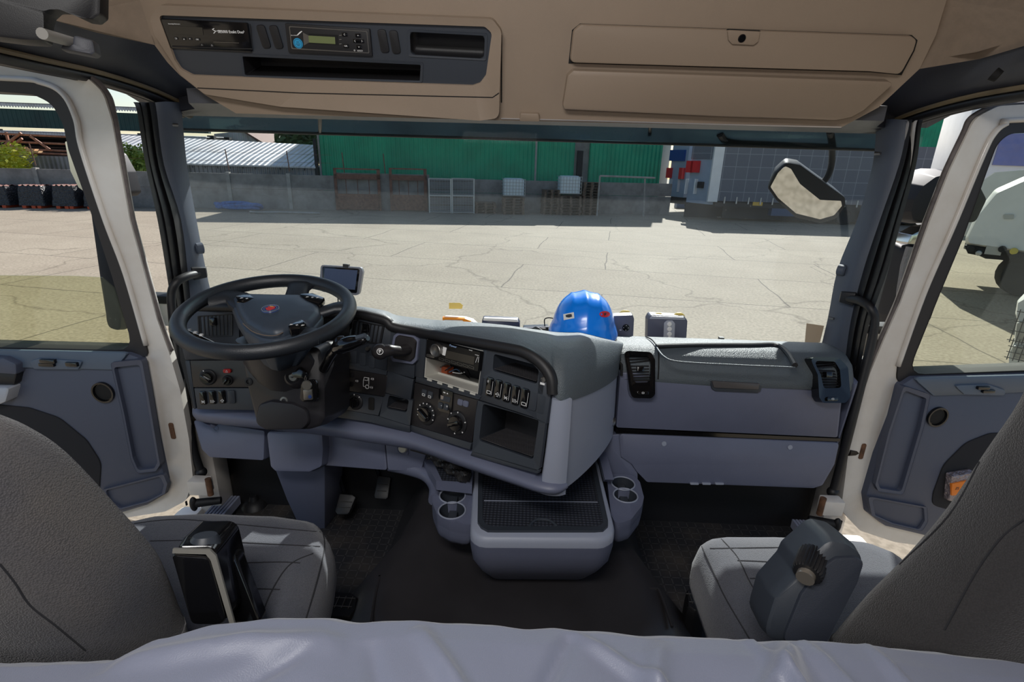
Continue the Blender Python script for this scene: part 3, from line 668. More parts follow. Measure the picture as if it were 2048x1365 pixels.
# ---- shrubs and trees: trunk plus many small leaves
def foliage(name, label, c, rad, n, mats, trunk=None, lf=.12, seed=1, cat='shrub', group=None):
    rr = random.Random(seed); c = Vector(c); t = thing(name, label, cat, (c.x, c.y, GZ), group)
    b = MB()
    for _ in range(n):
        while True:
            v = Vector((rr.uniform(-1, 1), rr.uniform(-1, 1), rr.uniform(-1, 1)))
            if .25 < v.length < 1: break
        v = v*(1+.25*math.sin(v.x*7+v.z*5)); p = c+Vector((v.x*rad[0], v.y*rad[1], v.z*rad[2]))
        d = Vector((rr.gauss(0, 1), rr.gauss(0, 1), rr.gauss(0, .6))).normalized(); e = d.orthogonal().normalized(); s_ = lf*rr.uniform(.6, 1.3)
        b.poly([p-d*s_, p+e*s_*.45, p+d*s_, p-e*s_*.45])
    b.build('leaves', mats, t)
    st = MB()
    for k in range(5):
        q = c+Vector((rr.uniform(-.5, .5)*rad[0], rr.uniform(-.4, .4)*rad[1], rr.uniform(-.2, .5)*rad[2]))
        st.tube([Vector((c.x, c.y, GZ)), (Vector((c.x, c.y, GZ))+q)/2+Vector((0, 0, .2)), q], lambda u: .05*max(rad)*.6*(1-.7*u), 6)
    st.build('stems', 'bark', t); return t
M('bark', (84, 70, 56), .9)
M('leaf_yellow', (190, 186, 60), .6, rgb2=(120, 140, 40), vs=2)
M('leaf_green', (120, 140, 60), .6, rgb2=(60, 88, 30), vs=2)
M('leaf_dark', (84, 112, 56), .6, rgb2=(40, 66, 28), vs=1)
foliage('shrub', 'yellow green shrub growing over the wall at the left edge', OW.w(*OW.px(-5, 322, -1.4), -1.4), (1.6, .9, .85), 2600, 'leaf_yellow', seed=2)
foliage('shrub', 'green shrub climbing over the wall beside the left pillar', OW.w(*OW.px(268, 320, -1.1), -1.1), (1.1, .7, .75), 1500, 'leaf_green', seed=3)
for k, (px, py, R_, d) in enumerate(((522, 276, 2.6, -27), (578, 270, 3.6, -33), (618, 288, 2.0, -14), (640, 262, 3.5, -46))):
    foliage('tree', ['small green tree crown at the right of the gable house', 'tallest green tree crown between the gable house and green warehouse', 'low tree crown right at the corner of the green warehouse', 'tree crown half hidden behind the green warehouse'][k], OW.w(*OW.px(px, py, d), d), (R_, R_*.8, R_*.8), 2600, 'leaf_dark', lf=.3, seed=10+k, cat='tree', group='trees beyond the wall')
# ---- rusty gate frames leaning in front of the wall
for k, (xa, xb) in enumerate(((672, 763), (781, 855))):
    t = thing('gate_frame', ['rusty brown gate frame leaning on the wall, the left one of two', 'rusty brown gate frame leaning on the wall beside the mesh crates'][k], 'gate', OW.w(wx(xa), 0, .2), 'rusty gate frames against the wall')
    a0, a1 = OW.px(xa, 416, .25)[0], OW.px(xb, 417, .25)[0]; zt = OW.px(xa, 336, .25)[1]; w_ = a1-a0
    z1, z2, z3, z4 = 1.75*.46, 1.75*.62, 1.6, 1.85
    for nm_, box_ in (('upright', (a0, 0, a0+.14, zt)), ('upright', (a1-.16, 0, a1, zt)), ('crossbar', (a0, zt-.07, a1, zt)), ('crossbar', (a0, z3, a1, z4)), ('crossbar', (a0, .62, a1, .85)), ('lower_panel', (a0+.1, .05, a1-.1, .64))):
        m = MB(); m.fbox(OW, box_[0], box_[1], .12, box_[2], box_[3], .2); m.build(nm_, 'rusty_steel', t)
    for j in (1, 2, 3): m = MB(); m.tube([OW.w(a0+w_*j/4, .7, .16), OW.w(a0+w_*j/4, z3, .16)], .02, 6); m.build('bar', 'rusty_steel', t)
m = MB(); a = wx(672)
# ---- galvanised mesh crates
M('galv', (168, 170, 170), .4, metal=.5)
for k, (xa, xb) in enumerate(((859, 902), (905, 948))):
    t = thing('mesh_crate', ['galvanised wire mesh crate stack beside the rusty gate', 'galvanised wire mesh crate stack beside the low pallet pile'][k], 'crate', OW.w(wx(xa), 0, .6), 'galvanised mesh crates by the wall')
    a0, a1 = OW.px(xa, 418, .9)[0], OW.px(xb, 418, .9)[0]; zt = OW.px(xa, 357, .9)[1]
    for a in (a0, a1):
        for c in (.3, .9): m = MB(); m.fbox(OW, a-.03, 0, c-.03, a+.03, zt, c+.03); m.build('corner_post', 'galv', t)
    m = MB()
    for j in range(30):
        z = .06+j*(zt-.08)/29
        if j % 7 == 6: continue
        m.tube([OW.w(a0, z, .9), OW.w(a1, z, .9)], .011, 4)
    for j in range(9): a = a0+(a1-a0)*j/8; m.tube([OW.w(a, .02, .9), OW.w(a, zt, .9)], .006, 4)
    m.build('front_mesh', 'galv', t)
    for z in (.02, zt*.5, zt-.04): m = MB(); m.fbox(OW, a0, z, .3, a1, z+.05, .9); m.build('deck', 'galv', t)
# ---- pallets and tanks
M('pallet_wood', (112, 92, 78), .8, var=.3, vs=3)
M('ibc_plastic', (206, 216, 222), .35)
def pallet_stack(xa, xb, ytop, c, label, group='wooden pallet stacks'):
    a0, a1 = OW.px(xa, 421, c)[0], OW.px(xb, 421, c)[0]; zt = OW.px(xa, ytop, c)[1]; n = max(1, int(zt/.145)); 
    out = []
    for j in range(n):
        t = thing('wooden_pallet', label+', '+('bottom' if j == 0 else 'topmost' if j == n-1 else ['second', 'third', 'fourth', 'fifth', 'sixth', 'seventh', 'eighth', 'ninth', 'tenth', 'eleventh', 'twelfth', 'thirteenth'][j-1]+' up')+(' one' if 1 else ''), 'pallet', OW.w((a0+a1)/2, j*.145, c), group)
        jx = random.uniform(-.03, .03)
        m = MB()
        for k in range(5): q = c-.8+k*.18; m.fbox(OW, a0+jx, j*.145+.118, q, a1+jx, j*.145+.138, q+.12)
        m.build('top_boards', 'pallet_wood', t)
        for k in range(3):
            a = a0+jx+(a1-a0-.12)*k/2; m = MB(); m.fbox(OW, a, j*.145+.022, c-.8, a+.12, j*.145+.118, c); m.fbox(OW, a, j*.145, c-.8, a+.12, j*.145+.022, c); m.build('runner', 'pallet_wood', t)
    return n*.145
pallet_stack(952, 992, 400, .9, 'wooden pallet in low pile beside the mesh crates', 'pallets in the low pile beside the crates')
def ibc(xa, xb, yt, yb, c, label):
    a0, a1 = OW.px(xa, yb, c)[0], OW.px(xb, yb, c)[0]; z0 = OW.px(xa, yb, c)[1]; z1 = OW.px(xa, yt, c)[1]
    t = thing('liquid_tank', label, 'tank', OW.w((a0+a1)/2, z0, c-.5), 'white caged tanks on pallets')
    rings = [[OW.w(p, z, q) for p, q in rp([(a0+.04, c-.95), (a1-.04, c-.95), (a1-.04, c-.04), (a0+.04, c-.04)], .12, 4)] for z in (z0+.04, z1-.1)]
    rings.append([OW.w(p, z1-.02, q) for p, q in rp([(a0+.14, c-.85), (a1-.14, c-.85), (a1-.14, c-.14), (a0+.14, c-.14)], .12, 4)])
    MB().loft(rings).build('tank_body', 'ibc_plastic', t)
    m = MB()
    for k in range(8): a = a0+(a1-a0)*k/7; m.tube([OW.w(a, z0, c), OW.w(a, z1-.04, c)], .013, 5)
    for k in range(6): z = z0+.02+(z1-z0-.08)*k/5; m.tube([OW.w(a0, z, c), OW.w(a1, z, c), OW.w(a1, z, c-1), OW.w(a0, z, c-1), OW.w(a0, z, c)], .013, 5)
    m.build('cage', 'galv', t)
z = pallet_stack(1007, 1049, 391, 1.2, 'wooden pallet in stack under the left caged tank', 'pallets under the left tank')
ibc(1007, 1050, 356, 392, 1.2, 'white plastic tank in a wire cage, the left one of two')
pallet_stack(1087, 1118, 377, 1.0, 'dark pallet in tall stack left of the right tank', 'pallets left of the right tank')
pallet_stack(1121, 1162, 388, 1.2, 'dark pallet in stack under the right caged tank', 'pallets under the right tank')
ibc(1120, 1162, 351, 388, 1.2, 'white plastic tank in a wire cage, the right one of two')
pallet_stack(1165, 1197, 359, 1.0, 'dark pallet in tall stack right of the right tank', 'pallets right of the right tank')
# goal-like steel frame
t = thing('goal_post_frame', 'pale steel door frame standing against the wall beside the pallets', 'frame', OW.w(wx(1200), 0, .8))
fp = [OW.px(x, y, 1.35) for x, y in ((1200, 352), (1310, 356), (1290, 424))]
m = MB(); m.tube([OW.w(*fp[0], 1.35), OW.w(*fp[1], 1.35)], .055, 6); m.build('top_rail', 'concrete_post', t)
m = MB(); m.tube([OW.w(OW.px(1290, 358, 1.35)[0], OW.px(1290, 358, 1.35)[1], 1.35), OW.w(OW.px(1288, 424, 1.35)[0], .0, 1.35)], .05, 6); m.build('post', 'concrete_post', t)
m = MB(); m.tube([OW.w(*fp[0], 1.35), OW.w(fp[0][0], 0, 1.35)], .05, 6); m.build('post', 'concrete_post', t)
# blue hose coil and pale cable on the ground
M('blue_sheet', (50, 110, 180), .6, var=.3, vs=6)
p = P(480, 421, z=GZ+.02)
rr = random.Random(4); pts = [p+Vector((math.cos(k*1.1)*(.9+.3*rr.random()), math.sin(k*1.1)*.35, .1+.25*rr.random())) for k in range(14)]
o = MB().tube(smooth_path(pts, 5), .09, 7).build('hose_coil', 'blue_sheet'); tag(o, 'tangled blue hose lying at the foot of the concrete wall', 'hose')
pts = [P(x, y, z=GZ+.06) for x, y in ((500, 424), (520, 425), (560, 425), (600, 426), (640, 427))]
o = MB().tube(smooth_path(pts, 6), .06, 6).build('cable', 'concrete_post'); tag(o, 'pale cable trailing along the foot of the wall from the blue hose', 'cable')
# ---- trailers ahead on the right
def gridm(t, co, b):
    br = t.nodes.new('ShaderNodeTexBrick'); br.offset = 0; br.inputs['Scale'].default_value = 1; br.inputs['Brick Width'].default_value = .62; br.inputs['Row Height'].default_value = .62; br.inputs['Mortar Size'].default_value = .015
    br.inputs['Color1'].default_value = lin((104, 106, 114)); br.inputs['Color2'].default_value = lin((98, 100, 109)); br.inputs['Mortar'].default_value = lin((136, 138, 144))
    mp = t.nodes.new('ShaderNodeMapping'); mp.inputs['Rotation'].default_value = (PI/2, 0, 0); t.links.new(co, mp.inputs[0]); t.links.new(mp.outputs[0], br.inputs['Vector']); t.links.new(br.outputs['Color'], b.inputs['Base Color'])
texmat('curtain_fabric', gridm, .6)
M('panel_grey_blue', (150, 162, 178), .5, var=.06, vs=2)
M('blue_panel', (10, 62, 130), .5)
M('red_box', (205, 34, 40), .4)
M('blue_steel', (24, 60, 100), .5)
M('trailer_white', (222, 222, 222), .4, var=.05, vs=2)
M('tyre', (28, 28, 28), .8)
TY = 28.6
x0 = P(1432, 402, y=TY).x; zb = P(1432, 402, y=TY).z
t = thing('curtain_trailer', 'semi trailer with a long grey quilted curtain side and white corner post', 'trailer', (x0, TY+1.2, GZ))
m = MB(); m.box((x0, TY, zb), (x0+13.3, TY+2.5, zb+2.9)); m.build('curtain_body', 'curtain_fabric', t)
m = MB(); m.box((x0-.45, TY-.05, zb-.05), (x0+.05, TY+.15, zb+2.95)); m.build('corner_post', 'trailer_white', t)
m = MB(); m.box((x0-.30, TY+.1, zb-.2), (x0-.05, TY+2.5, zb+2.1)); m.b.free()
m = MB(); m.box((x0, TY+.1, zb-.3), (x0+13.2, TY+2.4, zb)); m.build('chassis', 'dark_shade', t)
m = MB(); m.box((x0+.6, TY+.5, GZ+.12), (x0+13, TY+.62, zb-.2)); m.box((x0+.8, TY+2.0, GZ+.05), (x0+13, TY+2.1, zb-.2)); m.box((x0-1.2, TY+1.2, GZ+.05), (x0+.6, TY+1.3, zb-.25)); m.build('underbody_shade', 'dark_shade', t)  # added dark sheets stand in for the shade beneath the trailer
for k in range(20): m = MB(); q = x0+.4+k*.62; m.box((q, TY-.03, zb-.12), (q+.06, TY+.02, zb+.22)); m.build('curtain_buckle', 'galv', t)
for k, q in enumerate((x0+5.5, x0+6.8, x0+8.1)): 
    f = Fr((q, TY+.1, GZ+.5), (1, 0, 0), (0, 0, 1)); m = MB(); m.lathe(f, [(0, .06), (.22, .08), (.26, .12), (.48, .12), (.5, .02), (.5, -.25), (0, -.25)], 24); m.build('wheel', 'tyre', t)
m = MB(); m.box((x0+3.0, TY+.1, GZ+.35), (x0+4.9, TY+.8, zb-.3)); m.build('pallet_box', 'blue_steel', t)
M('yellow_sign', (200, 160, 50), .5)
c = P(1518, 407, y=TY); m = MB(); m.box((c.x-.3, TY+.02, c.z-.12), (c.x+.2, TY+.1, c.z+.14)); m.build('warning_sticker', 'yellow_sign', t)
FX = Fr((x0-.3, TY+.05, 0), (.50, -.866, 0), (0, 0, 1))
def bulk(fr, px0, px1, py0, py1, mat, nm, par, d=.12):
    a0, b0 = fr.px(px0, py1); a1, b1 = fr.px(px1, py0); m = MB(); m.fbox(fr, min(a0, a1), min(b0, b1), 0, max(a0, a1), max(b0, b1), d); return m.build(nm, mat, par)
q0 = FX.px(1373, 395); m = MB(); m.fbox(FX, q0[0], zb-.2, -.25, 0, zb+2.9, -.01); m.build('front_bulkhead', 'panel_grey_blue', t)
q1 = FX.px(1373, 318); m = MB(); m.fbox(FX, q0[0], q1[1], -.01, 0, zb+2.9, .03); m.build('upper_panel', 'curtain_fabric', t)
for q in ((1377, 1389, 322, 345), (1390, 1402, 322, 345)):
    bulk(FX, *q, 'red_box', 'extinguisher_box', t, .25)
for q in ((1373, 1378, 358, 388), (1391, 1397, 358, 388)): bulk(FX, *q, 'trailer_white', 'ladder_rail', t, .2)
bulk(FX, 1399, 1409, 364, 376, 'dark_shade', 'coupling_box', t, .2)
# second trailer, further back
TY2 = 33
f2 = Fr((P(1372, 350, y=TY2).x, TY2, 0), (.50, -.866, 0), (0, 0, 1)); xx = f2.o.x
t = thing('parked_trailer', 'trailer front with blue upper panel parked behind the curtain sided trailer', 'trailer', (xx, TY2+1.2, GZ))
q0 = f2.px(1335, 390); m = MB(); m.fbox(f2, q0[0], -.6, -6, 0, 2.6, 0); m.build('body', 'panel_grey_blue', t)
bulk(f2, 1341, 1373, 300, 322, 'blue_panel', 'upper_panel', t, .13)
for q in ((1337, 1346, 336, 356), (1362, 1371, 336, 358)): bulk(f2, *q, 'red_box', 'extinguisher_box', t, .25)
for q in ((1342, 1346, 358, 384), (1358, 1361, 358, 384)): bulk(f2, *q, 'trailer_white', 'ladder_rail', t, .2)
m = MB(); m.fbox(f2, q0[0]+.2, -1.0, -5.8, -.1, -.6, -.1); m.build('chassis', 'dark_shade', t)
for q in (-1.0, -4.6):
    f = Fr(f2.w(-.05, GZ+.5, q), (.866, .5, 0), (0, 0, 1)); m = MB(); m.lathe(f, [(0, .06), (.26, .12), (.48, .12), (.5, .02), (.5, -.25), (0, -.25)], 20); m.build('wheel', 'tyre', t)
p = P(1350, 416, z=GZ+.02); m = MB(); m.box((p.x, p.y-.4, GZ+.02), (p.x+2.6, p.y+.3, GZ+.45)); o = m.build('blue_beam', 'blue_steel', bev=.03); tag(o, 'dark blue steel beam lying under the trailers', 'beam')
# ---- far right, seen past the passenger door
FG = Fr((40, 46, GZ), (.93, -.37, 0), (0, 0, 1))
t = thing('green_depot', 'tall green ribbed metal building beyond the passenger side pillar', 'warehouse', FG.w(0, 0, 0))
a0 = FG.px(1730, 390)[0]; a1 = FG.px(1932, 390)[0]; zz = FG.px(1900, 222)[1]
m = MB(); m.fbox(FG, a0, FG.px(1840, 382)[1], -8, a1, zz, 0); m.build('wall', 'green_sheet', t)
m = MB(); m.fbox(FG, a0, zz, -8, a1+.3, zz+.5, .3); m.build('eaves', 'white_sheet', t)
m = MB(); m.fbox(FG, a0, 0, -8, a1, FG.px(1840, 382)[1], .05); m.build('plinth', 'concrete_wall', t)
FH = Fr(FG.w(0, 0, 3), FG.u, (0, 0, 1)); t = thing('blue_kiosk', 'blue hut with a shallow roof in front of the green depot', 'hut', FH.w(FH.px(1890, 380)[0], 0, 0))
a0, z0 = FH.px(1866, 318); a1 = FH.px(1940, 318)[0]; zz = FH.px(1900, 302)[1]
m = MB(); m.fbox(FH, a0+.2, 0, -2, a1, z0, 0); m.build('wall', 'blue_panel', t)
m = MB(); m.plate(FH, [(a0, z0), (a1+.5, z0), ((a0+a1)/2+.6, zz)], -2.2, .2); m.build('roof', 'blue_panel', t)
FT = Fr((P(1893, 400, y=13).x, 13, GZ), (.9, -.42, 0), (0, 0, 1))
t = thing('white_box_trailer', 'white box trailer with lettering at its top edge beside the passenger door', 'trailer', FT.o)
a0, z0 = FT.px(1893, 470); zt = FT.px(2020, 190)[1]
m = MB(); m.fbox(FT, 0, z0, -2.6, 9, zt, 0); m.build('body', 'trailer_white', t, bev=.05)
M('tarp_blue_grey', (120, 126, 176), .6, bump=.4, bs=3, var=.06, vs=1)
q = FT.P([(1986, 330), (2000, 285), (2020, 268), (2300, 260), (2300, 342)], .1); m = MB(); m.plate(FT, q, .02, .08); m.build('tarpaulin', 'tarp_blue_grey', t)
M('navy_print', (40, 44, 110), .5)
a, b = FT.px(2034, 203, .02); text('HERM', FT, a-.2, b, .42, 'navy_print', t, c=.02, align='LEFT')
m = MB(); m.fbox(FT, 1.2, z0-.55, -2.5, 7, z0, -.6); m.build('chassis_rail', 'dark_shade', t)
for k in (2.0, 5.5): m = MB(); f = Fr(FT.w(k, .5, -.5), FT.u, (0, 0, 1)); m.lathe(f, [(0, .06), (.26, .12), (.48, .12), (.5, .02), (.5, -.25), (0, -.25)], 20); m.build('wheel', 'tyre', t)
# rounded white spoiler body with small window and the control panel under it
FS = Fr((P(1925, 500, y=9).x, 9, GZ), (.74, -.67, 0), (0, 0, 1))
t = thing('white_tanker_body', 'rounded white vehicle body with a small window seen through the passenger glass', 'vehicle', FS.o)
q = FS.P([(1925, 478), (1945, 430), (1985, 380), (2048, 352), (2300, 320), (2300, 540), (2048, 512), (1925, 492)], 0)
m = MB(); m.dome(FS, rp(q, .15, 4), -2.0, 0, .08); m.build('body', 'trailer_white', t)
q = FS.P([(2007, 429), (2028, 429), (2028, 439), (2007, 439)], .01); m = MB(); m.plate(FS, rp(q, .02), 0, .02); m.build('small_window', 'galv', t)
q = FS.P([(1928, 492), (2048, 506), (2300, 535), (2300, 580), (2048, 530), (1935, 508)], 0); m = MB(); m.plate(FS, q, -.5, -.05); cp = m.build('equipment_panel', 'dark_shade', t)
M('connector_yellow', (200, 180, 60), .5)
for (x, y, s_, mt) in ((1942, 498, .05, 'tyre'), (1987, 502, .09, 'galv'), (2005, 498, .05, 'tyre'), (2028, 502, .05, 'connector_yellow'), (2030, 514, .06, 'tyre'), (1958, 506, .04, 'galv')):
    a, b = FS.px(x, y, -.04); m = MB(); m.lathe(FS, [(0, .06), (s_, .05), (s_*1.1, -.06), (0, -.06)], 14, a, b) if s_ < .08 else m.fbox(FS, a-.1, b-.06, -.06, a+.1, b+.07, 0); m.build('coupling', mt, cp)
for k in (3.6,): m = MB(); f = Fr(FS.w(k, .5, -1.2), FS.u, (0, 0, 1)); m.lathe(f, [(0, .06), (.26, .12), (.48, .12), (.5, .02), (.5, -.25), (0, -.25)], 20); m.build('wheel', 'tyre', t)
# white lorry front at the lower right edge
FL = Fr((P(2012, 735, y=6.6).x, 6.6, GZ), (.66, -.75, 0), (0, 0, 1))
t = thing('white_lorry', 'white lorry front corner with wire guarded headlights at the right edge', 'lorry', FL.o)
q = FL.P([(2013, 737), (2013, 715), (2022, 690), (2027, 640), (2024, 628), (2030, 600), (2048, 590), (2048, 560), (2300, 540), (2300, 760)], 0)
m = MB(); m.dome(FL, rp(q, .04, 3), -2.2, 0, .05); m.build('front_body', 'trailer_white', t)
for q in ([(2034, 645), (2100, 632), (2100, 685), (2030, 680)], [(2025, 690), (2090, 692), (2090, 725), (2026, 715)]):
    pl_ = FL.P(q, .01); m = MB(); m.dome(FL, rp(pl_, .04, 3), 0, .04, .02); hl = m.build('headlight', 'galv', t)
    xs = [p_[0] for p_ in pl_]; zs = [p_[1] for p_ in pl_]; m = MB()
    for k in range(7): a = min(xs)+(max(xs)-min(xs))*k/6; m.tube([FL.w(a, min(zs)-.03, .08), FL.w(a, max(zs)+.03, .08)], .006, 5)
    for k in range(4): b = min(zs)+(max(zs)-min(zs))*k/3; m.tube([FL.w(min(xs)-.03, b, .08), FL.w(max(xs)+.03, b, .08)], .006, 5)
    m.build('guard', 'tyre', hl)
m = MB(); m.lathe(Fr(FL.w(.9, .45, -.3), FL.u, (0, 0, 1)), [(0, .06), (.42, .12), (.45, .02), (.45, -.25), (0, -.25)], 20); m.build('wheel', 'tyre', t)
# ---- sun visor over the windscreen, mirrors, wiper
glassm('visor_acrylic', (128, 146, 152), .06, dust=.8, dustcol=(60, 70, 76))
t = thing('exterior_sun_visor', 'smoky blue tinted sun visor mounted outside along the top of the windscreen', 'sun visor', (0, 1.9, 1.4))
T_ = []
def vis(u, v):
    px = 300+(1820-300)*u; yb = 259+(303-262)*(px-362)/1388; yt = yb-62
    return P(px, yt*(1-v)+yb*v, y=1.80+.13*math.sin(v*1.5)-.05*abs(2*u-1)**3)
MB().slab(vis, 40, 6, (0, .004, 0)).build('acrylic_sheet', 'visor_acrylic', t)
MB().tube([vis(k/40, 1.0) for k in range(41)], .005, 8).build('lower_lip', 'seal_rubber', t)
for px in (640, 1300): MB().tube([P(px, 265, y=1.93), P(px, 245, y=1.75), P(px, 235, y=1.712)], .006, 6).build('bracket', 'seal_rubber', t)
# front mirror (kerb view)
M('mirror_glass', (235, 235, 235), .03, metal=1)
M('mirror_shell', (34, 36, 42), .55, spec=.3)
fr = Fr(P(1615, 382, y=2.08), (.80, -.18, -.55), (.40, .35, .85))
oq = [(1548, 345), (1572, 323), (1600, 328), (1688, 392), (1690, 408), (1670, 435), (1640, 444), (1590, 432), (1552, 398), (1535, 374)]
t = thing('front_mirror', 'black kerb view mirror on a curved arm outside the upper right windscreen', 'mirror', P(1665, 280, y=1.95))
f2 = Fr(P(1615, 385, y=2.08), (1, 0, .03), (0, -.75, 1))
ol = rp(f2.P(oq), .02, 4)
m = MB(); cx = sum(a for a, b in ol)/len(ol); cy = sum(b for a, b in ol)/len(ol)
m.loft([[f2.w(cx+(a-cx)*k, cy+(b-cy)*k, c) for a, b in ol] for k, c in ((.55, -.07), (.85, -.05), (1, 0), (1, .008), (.96, .01))]); sh = m.build('mirror_shell', 'mirror_shell', t)
ig = rp(f2.P([(1556, 346), (1570, 332), (1582, 338), (1600, 368), (1640, 400), (1682, 402), (1684, 412), (1668, 431), (1640, 439), (1592, 427), (1556, 396), (1541, 374)], .012), .01, 3)
m = MB(); m.plate(f2, ig, .009, .012); m.build('mirror_face', 'mirror_glass', sh)
arm = [P(1660, 262, y=1.84), P(1664, 290, y=1.98), P(1663, 330, y=2.05), P(1652, 358, y=2.07), P(1632, 374, y=2.08)]
MB().tube(smooth_path(arm, 6), .011, 12).build('mirror_arm', 'mirror_shell', t)
MB().tube(smooth_path([P(1440, 268, y=1.90), P(1460, 280, y=1.93), P(1560, 284, y=1.93), P(1664, 284, y=1.93)], 4), .012, 8).build('arm_carrier', 'mirror_shell', t)
# left exterior mirror behind the driver's door frame
t = thing('exterior_mirror', 'tall white backed door mirror outside the open left door', 'mirror', P(200, 400, y=1.6))
f = Fr(P(190, 340, y=1.72), (1, 0, 0), (0, .0, 1))
q = rp(f.P([(131, 282), (140, 280), (150, 296), (205, 305), (228, 345), (240, 388), (230, 396), (180, 390), (160, 372), (145, 340)]), .015, 4)
m = MB(); m.dome(f, q, -.10, 0, .02); m.build('upper_housing', 'mirror_shell', t)
q = rp(f.P([(131, 284), (138, 282), (152, 330), (172, 385), (158, 375), (142, 342)], .004), .004, 3); m = MB(); m.plate(f, q, .0, .006); m.build('mirror_face', 'mirror_glass', t)
q = rp(f.P([(178, 400), (210, 400), (222, 470), (243, 640), (240, 668), (215, 660), (195, 560)]), .02, 4)
m = MB(); m.dome(f, q, -.10, 0, .02); m.build('lower_housing', 'mirror_shell', t)
MB().tube([f.w(*f.px(200, 385), -.05), f.w(*f.px(200, 410), -.05)], .02, 10).build('joint', 'mirror_shell', t)
MB().tube([f.w(*f.px(205, 345), -.06), f.w(*f.px(212, 300), -.03), DL.w(*DL.px(196, 240, -.02), -.02)], .014, 10).build('mounting_arm', 'mirror_shell', t)
# right exterior mirror
t = thing('exterior_mirror', 'black door mirror with chrome joint outside the open right door', 'mirror', P(1850, 460, y=1.7))
f = Fr(P(1850, 460, y=1.78), (1, 0, 0), (0, 0, 1))
q = rp(f.P([(1820, 445), (1816, 428), (1822, 400), (1842, 368), (1872, 346), (1905, 338), (1960, 345), (1985, 400), (1960, 450), (1850, 452)]), .02, 4)
m = MB(); m.dome(f, q, -.14, 0, .035, .6); m.build('upper_housing', 'mirror_shell', t)
q = rp(f.P([(1812, 490), (1822, 470), (1848, 456), (1880, 452), (1870, 480), (1850, 492)]), .006, 4); m = MB(); m.dome(f, q, -.06, .0, .012, .6); m.build('chrome_joint', 'chrome', t)
M('mirror_side', (120, 120, 124), .35, bump=.5, bs=120)
q = rp(f.P([(1815, 492), (1868, 488), (1905, 560), (1870, 650), (1800, 690), (1790, 640), (1797, 570)]), .02, 4); m = MB(); m.dome(f, q, -.12, -.01, .04, .5); m.build('lower_housing', 'mirror_shell', t)
MB().tube([f.w(*f.px(x, y), .0) for x, y in ((1819, 494), (1808, 530), (1800, 580), (1795, 640), (1797, 690))], .010, 8).build('housing_edge', 'mirror_side', t)
for s, pts in ((-1, ((318, 622), (343, 615))), (1, ((1744, 682), (1768, 682)))):
    p = P(*pts[0], y=1.58); par = doors['door_1' if s < 0 else 'door_2']
    MB().box((p.x-.04, 1.56, p.z-.045), (p.x+.05, 1.60, p.z+.04)).build('upper_hinge', 'white_paint', bpy.data.objects['trim_6' if s < 0 else 'trim_7'], bev=.006)
    MB().box((p.x-.045, 1.555, p.z+.03), (p.x+.05, 1.61, p.z+.055)).build('hinge_cover', 'rubber', bpy.data.objects['trim_6' if s < 0 else 'trim_7'], bev=.004)
    MB().lathe(Fr((p.x, 1.56, p.z), (1, 0, 0), (0, 0, 1)), [(0, .004), (.007, .004), (.008, -.002), (0, -.002)], 12).build('hinge_bolt', 'rust', bpy.data.objects['trim_6' if s < 0 else 'trim_7'])
# wiper blade outside the glass
pw = [P(1290, 679, y=1.74), P(1468, 681, y=1.74)]
t = thing('windscreen_wiper', 'thin black wiper blade lying at the foot of the windscreen', 'wiper', pw[0])
MB().tube(pw, .004, 6).build('blade', 'rubber', t); c = P(1442, 679, y=1.738); MB().box((c.x-.008, 1.73, c.z-.006), (c.x+.008, 1.745, c.z+.008)).build('clip', 'rubber', t)
# ================================================================== DASHBOARD
D = thing('dashboard', 'grey and charcoal lorry dashboard wrapping round the driver under the windscreen', 'dashboard', (0, 1.5, .3))
pA0 = Vector((-.303, 1.276, 0)); pT = Vector((.075, 1.055, 0))
FB = Fr((-.178, 1.238, .757), (.8387, -.5446, 0), Vector((.8387, -.5446, 0)).cross(Vector((-.538, -.828, .157)))*-1)
FB = yawfr((-.178, 1.238, .757), 33, 9)
oA = FB.w(*FB.px(833, 760)); FA = yawfr(oA, 13, 9)
oL = FA.w(*FA.px(560, 740)); FL_ = yawfr(Vector((-.60, 1.385, .70)), -6, 9)
def fp(fr, pts, c=0): return fr.P(pts, c)
def plate(fr, pts, c0, c1, nm, mat, par=D, r=0, inset=.0015):
    q = rp(fr.P(pts, c1), r, 4) if r else fr.P(pts, c1)
    return MB().dome(fr, q, c0, c1, inset).build(nm, mat, par)
# ---- shell: backing of the instrument carrier
m = MB()
for fr, pts in ((FB, [(836, 664), (1030, 690), (1085, 720), (1108, 770), (1088, 958), (940, 925), (822, 872)]), (FA, [(715, 630), (836, 660), (822, 872), (730, 856), (650, 850), (640, 700)]), (FL_, [(368, 610), (470, 600), (700, 620), (655, 850), (392, 830), (362, 720)])):
    m.plate(fr, fr.P(pts, -.11), -.115, -.105)
m.build('carrier_back', 'soft_black', D)
# ---- fascia frames (rings around modules); tiles fill the holes
FD = 'dark_fascia'
tiles = []
def tile(fr, pts, nm='blank_panel', mat='dark_fascia', c0=-.012, c1=0.0, r=.002, par=D, inset=.0012):
    return plate(fr, pts, c0, c1, nm, mat, par, r, inset)
# B cluster columns (px corners)
tB = {}
tile(FB, [(833, 665), (853, 671), (846, 757), (830, 754)], 'fascia_strip')
tile(FB, [(967, 697), (974, 700), (962, 790), (955, 792)], 'fascia_strip')
tile(FB, [(853, 668), (970, 696), (968, 702), (853, 674)], 'fascia_strip')
tile(FB, [(832, 754), (847, 757), (958, 790), (962, 794), (958, 800), (830, 764)], 'fascia_strip')
climate = tile(FB, [(829, 766), (957, 801), (943, 886), (822, 850)], 'climate_panel', 'brown_black_panel', r=.003)
tile(FB, [(822, 851), (943, 887), (940, 900), (820, 862)], 'fascia_strip')
